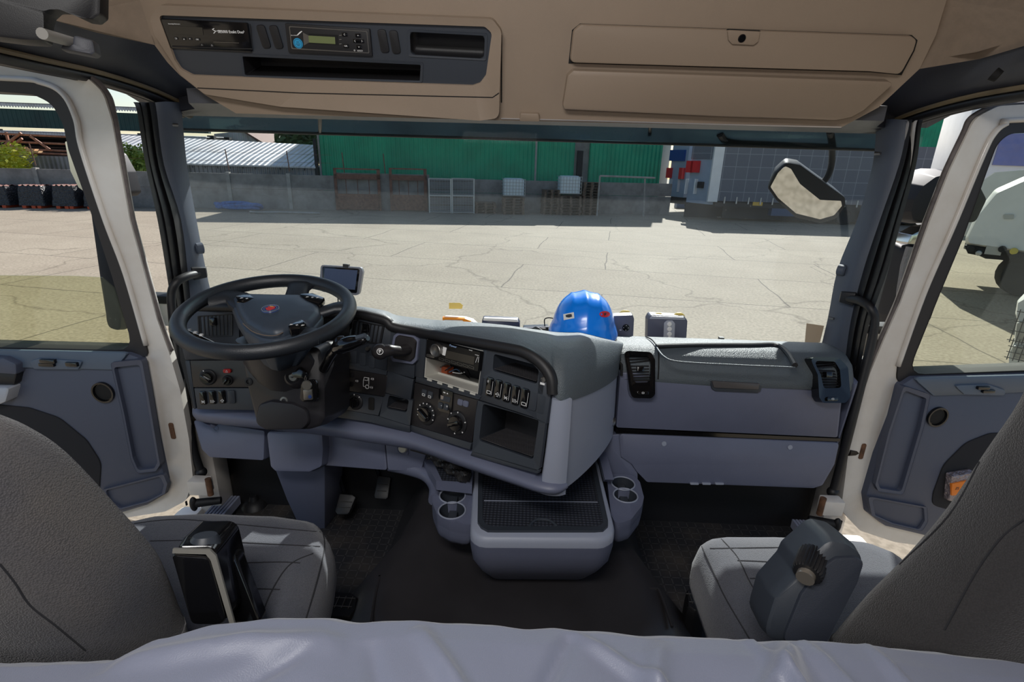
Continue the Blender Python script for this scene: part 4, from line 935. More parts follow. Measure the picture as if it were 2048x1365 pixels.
# right column: tray + switches + cubby as ring pieces
def pocket(fr, outer, inner, depth, nm, mat=FD, par=D, ro=.003, ri=.008, scale=.86, shift=(0, 0), floor='tray_mesh'):
    o = MB().ring(fr, rp(fr.P(outer), ro, 3), rp(fr.P(inner), ri, 4), -.012, 0).build(nm, mat, par, bev=.0012)
    MB().cup(fr, rp(fr.P(inner), ri, 4), -.001, depth, scale, shift=shift).build('recess', floor if floor else mat, o)
    return o
def meshmat(t, co, b):
    vo = t.nodes.new('ShaderNodeTexVoronoi'); vo.inputs['Scale'].default_value = 240; vo.inputs['Randomness'].default_value = .0; t.links.new(co, vo.inputs['Vector'])
    bp = t.nodes.new('ShaderNodeBump'); bp.inputs['Strength'].default_value = .8; bp.inputs['Distance'].default_value = .003; bp.invert = True
    t.links.new(vo.outputs['Distance'], bp.inputs['Height']); t.links.new(bp.outputs[0], b.inputs['Normal']); b.inputs['Base Color'].default_value = lin((58, 57, 60))
texmat('tray_mesh', meshmat, .45)
def cubby(fr, outer, inner, depth, nm, lip='dark_fascia'):
    """ring + real box recess whose floor is horizontal with knurled rubber"""
    o = MB().ring(fr, rp(fr.P(outer), .003, 3), rp(fr.P(inner), .008, 4), -.012, 0).build(nm, 'dark_fascia', D, bev=.0012)
    q = fr.P(inner); n = len(q)
    xs = [a for a, b in q]; ys = [b for a, b in q]
    # walls: shell following inner outline going straight back
    ins = [(a, b) for a, b in rp(q, .008, 4)]
    back = [((a-sum(xs)/n)*.93+sum(xs)/n, (b-sum(ys)/n)*.9+sum(ys)/n) for a, b in ins]
    w_ = MB(); R = [w_.V([fr.w(a, b, -.001) for a, b in ins]), w_.V([fr.w(a, b, -depth) for a, b in back]), w_.V([fr.w(a*1.0+(a-sum(xs)/n)*.02, b+(b-sum(ys)/n)*.02, -depth-.003) for a, b in back]), w_.V([fr.w(a+(a-sum(xs)/n)*.02, b+(b-sum(ys)/n)*.02, -.002) for a, b in ins])]
    k = len(ins)
    for p, s_ in zip(R, R[1:]):
        for j in range(k): w_.F([p[j], p[(j+1) % k], s_[(j+1) % k], s_[j]])
    w_.F(R[1]); w_.F(R[2][::-1]); w_.build('recess', 'dark_fascia', o)
    # knurled floor mat
    bl = min(q, key=lambda p: p[1]+p[0]*.001); s_ = sorted(q, key=lambda p: p[1])[:2]; s_.sort()
    (a0, b0), (a1, b1) = s_
    P4 = [fr.w(a0+.004, b0+.005, -.002), fr.w(a1-.004, b1+.005, -.002), fr.w(a1*.95+a0*.05-.003, b1+.009, -depth+.003), fr.w(a0*.95+a1*.05+.003, b0+.009, -depth+.003)]
    f = MB(); f.loft([[p for p in P4], [p+Vector((0, 0, .002)) for p in P4]]); f.build('rubber_mat', 'tray_mesh', o)
    return o
cubby(FB, [(974, 699), (1035, 708), (1075, 735), (1090, 752), (1085, 790), (966, 757)], [(988, 708), (1066, 729), (1078, 742), (1074, 769), (985, 742)], .085, 'upper_tray')
tile(FB, [(966, 757), (1078, 788), (1077, 792), (1072, 838), (1064, 834), (955, 799)], 'switch_row_panel', r=.001, c0=-.014, c1=-.002)
tile(FB, [(1078, 742), (1095, 756), (1103, 780), (1092, 850), (1072, 838), (1076, 770)], 'socket_panel')
cubby(FB, [(954, 801), (1091, 846), (1079, 938), (1072, 942), (944, 904)], [(966, 808), (1078, 840), (1066, 920), (958, 882)], .15, 'lower_cubby')
tile(FB, [(944, 903), (1078, 941), (1076, 948), (940, 912)], 'fascia_strip')
M('blue_tag', (70, 100, 130), .6)
# socket and marks
a, b = FB.px(1088, 759); MB().lathe(FB, [(0, .001), (.0045, .001), (.006, .004), (.0075, .002), (.008, -.001), (0, -.001)], 20, a, b).build('power_socket', 'steel', D)
a, b = FB.px(1085, 768); MB().plate(FB, rect(a, b, .012, .005), 0, .0006).build('socket_symbol', 'marking_white', D)
# ---- rocker switches in a row
def switch(fr, x, y, wd, hh, mat='gloss_black', sym=None, par=D, c=.0, ang=0, tall=.004):
    a, b = fr.px(x, y); o = MB().dome(fr, rp(rect(a, b, wd, hh, ang), wd*.28, 4), c-.004, c+tall, .0018).build('rocker_switch', mat, par)
    if sym:
        m = MB(); k = wd*.26; cy = b+(-hh*.28 if sym != 'top' else hh*.2)
        segs = {'a': [(-1, -.6, 1, -.6), (-1, .6, 1, .6), (-1, -.6, -1, .6), (1, -.6, 1, .6)], 'b': [(-1, 0, 1, 0), (-1, 0, .2, 1), (1, 0, .2, 1), (-.4, -.7, .6, -.7)],
                'c': [(-.8, -.8, .8, .8), (-.8, .8, .8, -.8), (-1, 0, 1, 0)], 'd': [(-1, -.8, -1, .8), (-.3, -.8, -.3, .8), (.4, -.8, .4, .8), (1, -.3, 1, .3)]}[sym]
        strokes(m, fr, [(a+p*k, cy+q*k, a+r_*k, cy+s_*k) for p, q, r_, s_ in segs], c+tall, .0011); m.build('symbol', 'marking_white', o)
    return o
row = [(980, 774), (997, 779), (1014, 785), (1032, 791), (1050, 797), (1066, 803), (1082, 809)]
for k, (x, y) in enumerate(row):
    if k < 5: 
        o = switch(FB, x, y, .0215, .048, sym='abcda'[k], c=-.001)
        a, b = FB.px(x, y)
        m = MB(); strokes(m, FB, [(a+.0085, b-.018, a+.0095, b+.016)], .003, .0008); m.build('indicator_line', 'marking_white', o)
    else: switch(FB, x, y, .0205, .046, 'dark_fascia', c=-.001, tall=.0015)
a, b = FB.px(978, 763); text('0', FB, a, b, .009, 'marking_white', D, c=.0035, name='switch_numeral')
# ---- radio slot: metal cage with wires
cage = MB(); q = FB.P([(854, 675), (967, 702), (956, 789), (848, 755)])
cm = cage; th = .0
M('cage_metal', (206, 204, 196), .4, metal=.25)
inner = [((a-sum(p[0] for p in q)/4)*.97+sum(p[0] for p in q)/4, (b-sum(p[1] for p in q)/4)*.96+sum(p[1] for p in q)/4) for a, b in q]
for i in range(4):
    j = (i+1) % 4
    m = cage; m.loft([[FB.w(*q[i], -.001), FB.w(*q[j], -.001), FB.w(*inner[j], -.001), FB.w(*inner[i], -.001)], [FB.w(*q[i], -.10), FB.w(*q[j], -.10), FB.w(*inner[j], -.10), FB.w(*inner[i], -.10)]])
cg = cage.build('radio_cage', 'cage_metal', D)
ql = FB.P([(849, 740), (958, 770), (956, 789), (848, 755)])
m = MB()
for k in range(5):
    t0 = .07+k*.2; p0 = Vector(ql[3]).lerp(Vector(ql[2]), t0); p1 = Vector(ql[3]).lerp(Vector(ql[2]), t0+.09)
    m.plate(FB, [tuple(p0), tuple(p1), (p1.x, p1.y-.005), (p0.x, p0.y-.005)], 0, .002)
m.build('cage_tab', 'cage_metal', D)
m = MB(); m.loft([[FB.w(a, b, -.055) for a, b in FB.P([(856, 738), (958, 767), (957, 777), (855, 748)], -.055)], [FB.w(a, b, -.052) for a, b in FB.P([(856, 738), (958, 767), (957, 777), (855, 748)], -.055)]]); m.build('cage_crossbar', 'cage_metal', D)
M('orange_connector', (190, 96, 60), .6)
m = MB(); a, b = FB.px(886, 741, -.07); m.fbox(FB, a-.02, b-.008, -.09, a+.02, b+.012, -.065); m.build('wire_connector', 'orange_connector', D)
wr = [('gloss_black', [(880, 735), (895, 728), (925, 735), (940, 752)]), ('gloss_black', [(890, 742), (905, 732), (930, 732), (948, 740)]), ('marking_white', [(905, 745), (915, 748), (925, 746)]), ('blue_tag', [(898, 745), (908, 740), (915, 745)]), ('gloss_black', [(918, 738), (925, 750), (935, 758)])]
for mt, pts in wr: MB().tube(smooth_path([FB.w(*FB.px(x, y, -.05), -.05-.01*math.sin(i)) for i, (x, y) in enumerate(pts)], 5), .0016, 6).build('wire', mt, D)
# ---- climate panel
def dial(fr, x, y, R, rk, par, ang=.7, ticks=(), lit=True, off=(-.012, -.012)):
    a, b = fr.px(x, y); 
    o = MB().lathe(fr, [(0, .004), (rk*.9, .004), (R*.88, .0045), (R, .0025), (R*1.02, -.001), (0, -.001)], 36, a, b).build('dial_ring', 'soft_black', par)
    k = MB(); k.lathe(fr, [(0, .014), (rk*.92, .014), (rk, .012), (rk*1.03, .003), (0, .003)], 28, a, b).build('dial_knob', 'gloss_black', o)
    k = MB(); k.dome(fr, rp(rect(a, b, rk*1.9, rk*.55, ang), rk*.2, 3), .012, .020, .002); kk = k.build('dial_grip', 'gloss_black', o)
    m = MB()
    for t_ in ticks:
        c_, s_ = math.cos(t_), math.sin(t_); m.plate(fr, rect(a+c_*R*.93, b+s_*R*.93, .0035, .0026, t_), .003, .0046)
    if ticks: m.build('dial_marks', 'marking_white', o)
    return o
tk = [math.radians(d) for d in (200, 170, 140, 112, 86, 60, 35, 10, -18)]
dial(FB, 853, 828, .031, .020, climate, ang=-.5, ticks=tk)
dial(FB, 915, 846, .031, .020, climate, ang=.45, ticks=[math.radians(d) for d in (175, 135, 88, 20, -40, -95)])
for x, y in ((849, 786), (861, 790)): switch(FB, x, y, .017, .019, 'dark_fascia', 'a', climate, .001, tall=.002)
for x, y in ((921, 805), (932, 808)): switch(FB, x, y, .017, .016, 'grey_blue_plastic', None, climate, .001, tall=.002)
hp = plate(FB, [(878, 776), (906, 785), (903, 826), (899, 829), (878, 823), (875, 818)], -.001, .003, 'heater_timer', 'gloss_black', climate, .004)
plate(FB, [(881, 791), (901, 796), (899, 806), (880, 801)], .002, .0042, 'timer_display', 'dark_fascia', hp, .001)
M('timer_grey', (150, 140, 130), .5); plate(FB, [(881, 791), (887, 793), (886, 800), (881, 799)], .003, .0046, 'display_digit', 'timer_grey', hp)
for x, y, s_ in ((883, 811, '-'), (894, 814, '+')):
    k = switch(FB, x, y, .0155, .017, 'dark_fascia', None, hp, .003, tall=.003); a, b = FB.px(x, y, .006); text(s_, FB, a, b, .012, 'marking_white', k, c=.0062, name='button_sign')
a, b = FB.px(893, 786); m = MB(); strokes(m, FB, [(a-.008, b, a-.001, b), (a+.004, b, a+.008, b)], .0032, .003); m.build('timer_marks', 'marking_white', hp)
# ---- driver side panel A
tile(FA, [(722, 634), (783, 650), (775, 742), (692, 722), (700, 660)], 'vent_panel', r=.003)
def vent(fr, pts, n, par=D, vertical=True, d=.03, r=.004):
    o = MB().ring(fr, rp(fr.P(pts), r, 3), rp([((a-sum(p[0] for p in fr.P(pts))/len(pts))*.93+sum(p[0] for p in fr.P(pts))/len(pts), (b-sum(p[1] for p in fr.P(pts))/len(pts))*.93+sum(p[1] for p in fr.P(pts))/len(pts)) for a, b in fr.P(pts)], r, 3), -.004, .004).build('air_vent', 'soft_black', par, bev=.001)
    q = fr.P(pts); MB().plate(fr, q, -.032, -.03).build('vent_back', 'void', o)
    TL, TR, BR, BL = [Vector(p) for p in q[:4]]
    for k in range(n):
        t_ = (k+.5)/n
        if vertical: p0 = TL.lerp(TR, t_)*.96+BL.lerp(BR, t_)*.04; p1 = TL.lerp(TR, t_)*.04+BL.lerp(BR, t_)*.96; off = Vector((.0015, 0)); 
        else: p0 = TL.lerp(BL, t_)*.96+TR.lerp(BR, t_)*.04; p1 = TL.lerp(BL, t_)*.04+TR.lerp(BR, t_)*.96; off = Vector((0, .0015))
        m = MB(); m.loft([[fr.w(*(p0-off), .002), fr.w(*(p0+off), .002), fr.w(*(p1+off), .002), fr.w(*(p1-off), .002)], [fr.w(*(p0-off+off*3), -.022), fr.w(*(p0+off*4), -.022), fr.w(*(p1+off*4), -.022), fr.w(*(p1-off+off*3), -.022)]])
        m.build('vane', 'soft_black', o)
    c_ = (TL+TR+BL+BR)/4; MB().dome(fr, rp(rect(c_.x-.004, c_.y+.012, .018, .022), .003, 3), .0, .010, .002).build('vent_tab', 'gloss_black', o)
    return o
vent(FA, [(707, 640), (770, 652), (763, 688), (702, 682)], 8)
for k, (x, y) in enumerate(((708, 714), (726, 719), (744, 724))): switch(FA, x, y, .019, .036, 'dark_fascia', None, tall=.0025)
tile(FA, [(783, 650), (833, 664), (828, 758), (772, 742)], 'brake_panel', r=.003)
lp = plate(FA, [(690, 738), (775, 752), (770, 794), (684, 781)], -.01, .001, 'lamp_panel', 'brown_black_panel', D, .003)
tile(FA, [(655, 738), (689, 740), (683, 781), (662, 778)], 'blank_panel'); tile(FA, [(775, 742), (827, 760), (821, 800), (769, 786)], 'blank_panel'); tile(FA, [(684, 782), (768, 795), (757, 832), (667, 816)], 'switch_panel')
tile(FA, [(694, 722), (774, 742), (773, 751), (690, 737)], 'fascia_strip'); tile(FA, [(656, 781), (683, 782), (667, 816), (756, 833), (820, 853), (820, 866), (740, 845), (650, 832)], 'fascia_strip')
cubby(FA, [(769, 787), (826, 801), (820, 852), (759, 833)], [(778, 791), (818, 800), (813, 826), (773, 818)], .06, 'small_tray')
# lamp panel icons: little lorry and push buttons
m = MB(); a, b = FA.px(731, 765)
strokes(m, FA, [(a-.006, b-.012, a-.006, b+.004), (a-.006, b+.004, a-.003, b+.014), (a-.003, b+.014, a+.011, b+.014), (a+.011, b+.014, a+.011, b-.006), (a-.006, b-.012, a-.001, b-.012), (a-.003, b+.006, a+.008, b+.006), (a+.008, b+.006, a+.008, b+.012)], .001, .0014)
m.ring(FA, circ(a+.006, b-.012, .0062, 20), circ(a+.006, b-.012, .0042, 20), .001, .0016); m.build('lorry_symbol', 'marking_white', lp)
for x, y, sy in ((702, 751, None), (701, 769, None), (715, 762, 'd'), (746, 758, 'd'), (744, 775, 'd')):
    o = switch(FA, x, y, .0155, .013, 'brown_black_panel', None, lp, .001, tall=.002); a, b = FA.px(x, y)
    if sy: m = MB(); strokes(m, FA, [(a-.004, b-.002, a-.004, b+.002), (a-.0015, b-.003, a-.0015, b+.003), (a+.002, b-.003, a+.002, b+.003), (a+.002, b+.003, a+.004, b), (a+.002, b-.003, a+.004, b)], .003, .0009); m.build('symbol', 'marking_white', o)
dial(FA, 711, 804, .023, .0145, D, ang=1.5, ticks=[math.radians(d) for d in (95, 50)])
for x, y in ((681, 802), (743, 808)): switch(FA, x, y, .018, .036, 'void', None, tall=.003)
a, b = FA.px(677, 722); MB().lathe(FA, [(0, .002), (.016, .002), (.019, .004), (.021, -.002), (0, -.002)], 24, a, b).build('warning_dial', 'soft_black', D)
M('warning_red', (190, 40, 36), .4); MB().plate(FA, rect(a-.002, b-.008, .016, .006), .003, .0045).build('warning_mark', 'warning_red', D)
a, b = FA.px(738, 697); MB().lathe(FA, [(0, .012), (.005, .012), (.006, -.004), (0, -.004)], 14, a, b).build('trip_button', 'steel', D)
# parking brake: boot plate and curved lever with round knob
pb = plate(FA, [(792, 667), (828, 672), (838, 680), (834, 722), (826, 730), (783, 724), (778, 712), (786, 672)], -.001, .010, 'brake_mount', 'grey_blue_plastic', D, .008, .004)
plate(FA, [(796, 671), (824, 676), (832, 684), (828, 716), (820, 724), (786, 718), (784, 708), (790, 676)], .008, .017, 'brake_housing', 'brown_black_panel', pb, .008, .006)
lv = smooth_path([FA.w(*FA.px(812, 700, .02), .015), FA.w(*FA.px(800, 702, .04), .045), FA.w(*FA.px(782, 701, .07), .072), FA.w(*FA.px(764, 703, .085), .086)], 5)
MB().tube(lv, lambda u: .0165 if u < .6 else .0165+.005*(u-.6)/.4, 16, flat=.85).build('brake_lever', 'brown_black_panel', pb)
kf = Fr(lv[-1], FA.u, FA.v); kf = Fr(lv[-1]-Vector((0, .0, 0)), Vector((.75, -.66, 0)), (0, 0, 1))
kb = MB(); kb.ball(lv[-1]+Vector((-.004, -.002, 0)), (.0215, .021, .021)); kb.build('brake_knob', 'brown_black_panel', pb)
kv = (CAM-lv[-1]).normalized(); kfr = Fr(lv[-1]+Vector((-.012, -.010, .002)), Vector((0, 0, 1)).cross(-kv)*-1, (0, 0, 1)); kfr = Fr(lv[-1]+kv*.0212+Vector((-.004, -.002, 0)), Vector((0, 0, 1)).cross(kv), kv.cross(Vector((0, 0, 1)).cross(kv)))
m = MB(); m.ring(kfr, circ(0, 0, .008, 24), circ(0, 0, .0066, 24), -.001, .001); m.build('knob_ring', 'marking_white', pb); text('P', kfr, 0, 0, .011, 'marking_white', pb, c=.0004, name='parking_letter', bold=.0003)
# ---- panel left of the wheel
tile(FL_, [(372, 612), (478, 600), (478, 715), (370, 720), (362, 690)], 'vent_panel', r=.004)
vent(FL_, [(396, 632), (466, 628), (466, 672), (399, 674)], 9)
tile(FL_, [(380, 722), (560, 720), (560, 775), (386, 775)], 'light_panel', 'brown_black_panel'); tile(FL_, [(370, 722), (379, 722), (392, 818), (388, 820)], 'fascia_strip')
tile(FL_, [(388, 777), (560, 777), (560, 822), (394, 819)], 'switch_panel')
tile(FL_, [(478, 600), (700, 620), (700, 718), (478, 718)], 'instrument_hood', 'soft_black', c0=-.03, c1=-.01)
dial(FL_, 416, 755, .023, .0155, D, ang=-.6, ticks=[math.radians(d) for d in (115,)]); dial(FL_, 456, 761, .0145, .010, D, ang=.9)
o = switch(FL_, 455, 742, .022, .012, 'warning_red', None, c=.001); a, b = FL_.px(455, 742); m = MB(); strokes(m, FL_, [(a-.003, b-.003, a+.003, b-.003), (a-.003, b-.003, a, b+.003), (a+.003, b-.003, a, b+.003)], .0055, .0008); m.build('triangle_symbol', 'marking_white', o)
for k, (x, y) in enumerate(((407, 796), (426, 795), (445, 794), (464, 794))): switch(FL_, x, y, .0195, .040, 'gloss_black' if k < 3 else 'dark_fascia', 'cdb'[k] if k < 3 else None)
# ---- sweeping ledge below the fascia and side face of the prow
def zP(x, y, z): return P(x, y, z=z)
edge = [(-.965, 1.40), (-.93, 1.376), (-.60, 1.335), (-.45, 1.305), (-.303, 1.268), (-.15, 1.175), (.0, 1.082), (.055, 1.050), (.085, 1.045), (.105, 1.062)]
ep = smooth_path([(a, b, 0) for a, b in edge], 6)
def nrm(i): 
    a = ep[max(0, i-1)]; b = ep[min(len(ep)-1, i+1)]; t_ = (b-a).normalized(); return Vector((t_.y, -t_.x, 0))
rings = []
for i, q in enumerate(ep):
    n_ = nrm(i); 
    tk_ = .535-(.535-.0)*0; e_ = max(0, min(1, (q.x+.35)/.42)); g_ = 1-.42*e_; up_ = .012*e_
    rings.append([q+n_*o_+Vector((0, 0, .535+up_-(.535-z)*g_)) for o_, z in ((-.03, .535), (0, .531), (.014, .522), (.016, .508), (.008, .488), (-.01, .476), (-.05, .468))])
MB().loft(rings).build('lower_ledge', 'grey_blue_plastic', D, smooth=1.2)
# prow side panel (right face of the centre stack)
tip_t = FB.w(*FB.px(1110, 775)); 
s0 = [Vector((.085, 1.05, .475)), Vector((.075, 1.046, .53)), Vector((.088, 1.068, .68)), Vector((.098, 1.078, .765)), Vector((.085, 1.085, .80))]
s1 = [Vector((.302, 1.425, .40)), Vector((.304, 1.425, .53)), Vector((.306, 1.43, .62)), Vector((.305, 1.44, .672)), Vector((.300, 1.47, .735))]
fv = MB(); N_ = 10
def side(u, v):
    k = v*(len(s0)-1); j = min(int(k), len(s0)-2); f_ = k-j
    p = s0[j].lerp(s0[j+1], f_).lerp(s1[j].lerp(s1[j+1], f_), u); n_ = Vector((.86, -.5, 0)); return p+n_*(.02*math.sin(PI*u)**.7)
# lower (grey) and upper (charcoal) parts of that side
pb0, pb1, pt0, pt1 = Vector((.102, 1.052, .512)), P(1232, 868, y=1.42), Vector((.108, 1.070, .742)), P(1240, 750, y=1.42)
def sidepanel(u, v):
    p = pb0.lerp(pb1, u).lerp(pt0.lerp(pt1, u), v); return p+Vector((.86, -.5, 0))*(.022*math.sin(PI*min(1, u*.96+.02))**.6-.012)
MB().slab(sidepanel, 14, 8, (-.02, .02, 0)).build('prow_side', 'grey_blue_light', D, smooth=1.2)
# rounded vertical corner joining fascia and side
cr_ = []
for z, a_, b_ in ((.510, (.052, 1.055), (.112, 1.054)), (.54, (.055, 1.052), (.112, 1.055)), (.62, (.062, 1.060), (.113, 1.063)), (.748, (.070, 1.066), (.114, 1.074))):
    p0 = Vector((a_[0], a_[1], z)); p1 = Vector((b_[0], b_[1], z)); mid = (p0+p1)/2+Vector((.004, -.018, 0))
    cr_.append([p0*(1-t_)**2+mid*2*t_*(1-t_)+p1*t_*t_ for t_ in (k/8 for k in range(9))]+[p1+Vector((-.02, .03, 0)), p0+Vector((.0, .03, 0))])
MB().loft(cr_).build('prow_corner', 'grey_blue_light', D, smooth=1.2)
# underside of the prow
MB().loft([[(-.303, 1.27, .488), (.085, 1.065, .520), (.27, 1.42, .47), (-.303, 1.42, .43)], [(-.303, 1.27, .480), (.085, 1.065, .512), (.27, 1.42, .46), (-.303, 1.42, .418)]]).build('prow_underside', 'soft_black', D)
for x, y in ((1216, 852), (1222, 843)):
    p = P(x, y, y=1.395); f = yawfr(p, -58); MB().lathe(f, [(0, .008), (.010, .006), (.013, .01), (.015, -.02), (0, -.02)], 18).build('air_coupling', 'steel', D)
# ---- padded top: lip and top skin
lipx = [(712, 634), (745, 640), (772, 648), (786, 660), (835, 670), (900, 682), (1010, 702), (1050, 712), (1082, 733), (1102, 762), (1106, 795)]
lp3 = []
for i, (x, y) in enumerate(lipx):
    fr = FA if x < 830 else FB; a, b = fr.px(x, y, .004); lp3.append(fr.w(a, b, .004))
lp3 = [Vector((-.955, 1.40, .77)), Vector((-.935, 1.385, .82)), Vector((-.88, 1.375, .838)), Vector((-.70, 1.36, .842)), Vector((-.56, 1.35, .838))]+lp3
lps = smooth_path(lp3, 5)
MB().tube([q+Vector((0, .006, .006)) for q in lps], .014, 12).build('padded_lip', 'soft_black', D)
# one moulded top skin: rolls up from the lip and the prow side, then falls gently to the windscreen
side_e = [Vector((.088, 1.060, .744))]+[Vector((.108, 1.070, .742)).lerp(P(1240, 750, y=1.42), t_)+Vector((.86, -.5, 0))*(.022*math.sin(PI*min(1, t_*.96+.02))**.6-.009) for t_ in (.02, .15, .35, .55, .75, .9, 1.0)]
Fc = resamp([q+Vector((0, .004, .004)) for q in lps]+smooth_path(side_e, 6), 110, False)
tipi = min(range(110), key=lambda i: (Fc[i]-Vector((.088, 1.064, .745))).length)/109
def interp(tab, x):
    for (a_, p_), (b_, q_) in zip(tab, tab[1:]):
        if x <= b_: t_ = (x-a_)/(b_-a_); return p_*(1-t_)+q_*t_
    return tab[-1][1]
Bt = [(0, Vector((-1.03, 1.69, .752))), (tipi*.52, Vector((-.45, 1.69, .742))), (tipi*.96, Vector((.02, 1.69, .702))), (tipi+.04, Vector((.16, 1.69, .69))), (1, Vector((.33, 1.60, .712)))]
def top(u, v):
    f_ = Fc[min(109, int(round(u*109)))]; b_ = interp(Bt, u)
    tz = interp([(0, f_.z+.014), (tipi-.26, f_.z+.014), (tipi-.10, .852), (tipi-.02, .848), (tipi+.05, .838), (1, .742)], u); v0 = interp([(0, .09), (tipi-.26, .09), (tipi+.02, .22), (1, .30)], u)
    if v < v0: w_ = v0*(1-math.cos(v/v0*PI/2)); z_ = f_.z+(tz-f_.z)*math.sin(v/v0*PI/2)
    else: w_ = v; k = (v-v0)/(1-v0); z_ = tz+(b_.z-tz)*(k*.6+.4*k*k)
    return Vector((f_.x+(b_.x-f_.x)*w_, f_.y+(b_.y-f_.y)*w_, z_))
MB().grid(top, 109, 30).build('top_pad', 'dash_top', D, smooth=2)
# ---- knee panel under the ledge, left of centre
KF = Fr((-.6, 1.385, .42), (1, -.10, 0), (0, .28, 1))
for pts, nm in (([(385, 840), (530, 862), (528, 922), (418, 916), (402, 900)], 'knee_panel'), ([(655, 846), (768, 866), (775, 942), (645, 932)], 'knee_panel'), ([(768, 866), (860, 885), (842, 945), (775, 942)], 'side_switch_panel')):
    plate(KF, pts, -.03, 0, nm, 'grey_blue_plastic', D, .008, .006)
kn = plate(KF, [(530, 862), (645, 862), (648, 900), (645, 935), (620, 947), (548, 945), (538, 935)], -.03, .035, 'column_cowl', 'grey_blue_plastic', D, .015, .012)
for x, y in ((432, 857), (740, 873), (1330, 888)):
    if x < 1000: a, b = KF.px(x, y, .001); MB().lathe(KF, [(0, -.003), (.006, -.003), (.0075, .001), (.009, -.004), (0, -.004)], 16, a, b).build('screw_cap', 'grey_blue_light', D)
a, b = KF.px(806, 897); plate(KF, [(793, 880), (818, 884), (816, 912), (792, 908)], -.001, .003, 'timer_plate', 'grey_blue_plastic', D, .002)
M('cream_dial', (196, 192, 176), .4); MB().lathe(KF, [(0, .008), (.011, .008), (.0125, .006), (.0135, .002), (0, .002)], 24, a, b).build('height_dial', 'cream_dial', D)
MB().lathe(KF, [(.0, .0025), (.016, .0025), (.0165, .004), (.018, .001), (0, .001)], 24, a, b).build('dial_bezel', 'soft_black', D)
# column foot going down to the floor
ft = []
for y, xa, xb, yy in ((930, 545, 650, 1.40), (1000, 572, 650, 1.46), (1060, 600, 650, 1.52)):
    p0, p1 = P(xa, y, y=yy), P(xb, y, y=yy); ft.append([p0, p1, p1+Vector((.02, .12, 0)), p0+Vector((0, .12, 0))])
MB().loft(ft).build('column_foot', 'grey_blue_plastic', D, bev=.01)
# shelf strip that runs from the knee panel to the left cup holder
rl = smooth_path([P(778, 930, y=1.375), P(815, 938, y=1.36), P(850, 950, y=1.34), P(868, 972, y=1.30), P(868, 1000, y=1.24)], 6)
MB().tube(rl, .016, 12, flat=1.3).build('tray_rim', 'grey_blue_plastic', D)
# ---- centre lower backing (behind the console)
MB().loft([[P(842, 885, y=1.42), P(945, 905, y=1.42), P(945, 985, y=1.45), P(850, 960, y=1.42)], [q+Vector((0, .03, 0)) for q in (P(842, 885, y=1.42), P(945, 905, y=1.42), P(945, 985, y=1.45), P(850, 960, y=1.42))]]).build('centre_backing', 'grey_blue_plastic', D)
# ================================================================== passenger side
FP = Fr((.62, 1.415, .56), (1, .02, 0), (0, .10, 1))
gb = plate(FP, [(1240, 745), (1688, 772), (1676, 876), (1232, 856)], -.03, 0, 'glove_box_lid', 'grey_blue_plastic', D, .006, .004)
hd = plate(FP, [(1420, 762), (1526, 768), (1522, 783), (1516, 787), (1430, 783), (1424, 779)], -.001, .006, 'glove_box_handle', 'dark_fascia', gb, .003, .003)
M('handle_brown', (78, 74, 74), .35); plate(FP, [(1424, 763), (1520, 768), (1518, 780), (1428, 776)], .005, .012, 'handle_flap', 'handle_brown', hd, .003, .003)
plate(FP, [(1232, 857), (1680, 878), (1680, 884), (1232, 868)], -.05, -.012, 'shut_line_gap', 'void', D)
plate(FP, [(1232, 858), (1682, 878), (1681, 884), (1231, 866)], -.03, -.006, 'trim_band', 'gloss_black', D, .001)
FP2 = Fr((.62, 1.41, .46), (1, .02, 0), (0, .16, 1))
lg = plate(FP2, [(1236, 868), (1682, 886), (1672, 930), (1648, 972), (1630, 978), (1292, 966), (1272, 945), (1262, 930), (1240, 915)], -.04, .0, 'lower_locker_lid', 'grey_blue_plastic', D, .012, .01)
plate(FP2, [(1205, 872), (1240, 868), (1243, 915), (1264, 930), (1276, 948), (1276, 965), (1215, 955), (1200, 925)], -.035, -.004, 'side_gusset', 'grey_blue_plastic', D, .006, .004)
for x, y in ((1328, 888), (1580, 895)): a, b = FP2.px(x, y); MB().lathe(FP2, [(0, .002), (.007, .002), (.008, -.002), (0, -.002)], 16, a, b).build('screw_cap', 'grey_blue_light', lg)
for x in (1388, 1412, 1438): a, b = FP2.px(x, 967); MB().dome(FP2, rp(rect(a, b, .026, .006), .002, 3), -.002, .006, .001).build('locker_grip', 'grey_blue_light', lg)
# top pad of passenger side: rolls from windscreen over to the face
def ptop(u, v):
    xs = .286+u*.70; zt = .742-.0*u; prof = [(1.69, .672), (1.63, .690), (1.585, .735), (1.54, .741), (1.48, .739), (1.445, .722), (1.425, .690), (1.418, .655)]
    k = v*(len(prof)-1); j = min(int(k), len(prof)-2); f_ = k-j; y_ = prof[j][0]*(1-f_)+prof[j+1][0]*f_; z_ = prof[j][1]*(1-f_)+prof[j+1][1]*f_
    e = max(0, (u-.93)/.07); return Vector((xs, y_+e*e*.05*(v > .4), z_-e*e*.04))
MB().slab(ptop, 40, 24, (0, .004, -.012)).build('passenger_top_pad', 'dash_top', D, smooth=1.2)
MB().loft([[(.96, 1.44, .36), (.985, 1.47, .36), (.985, 1.66, .36), (.96, 1.66, .36)], [(.965, 1.425, .66), (.995, 1.46, .66), (.995, 1.66, .70), (.965, 1.66, .70)]]).build('end_cheek', 'grey_blue_plastic', D, bev=.01)
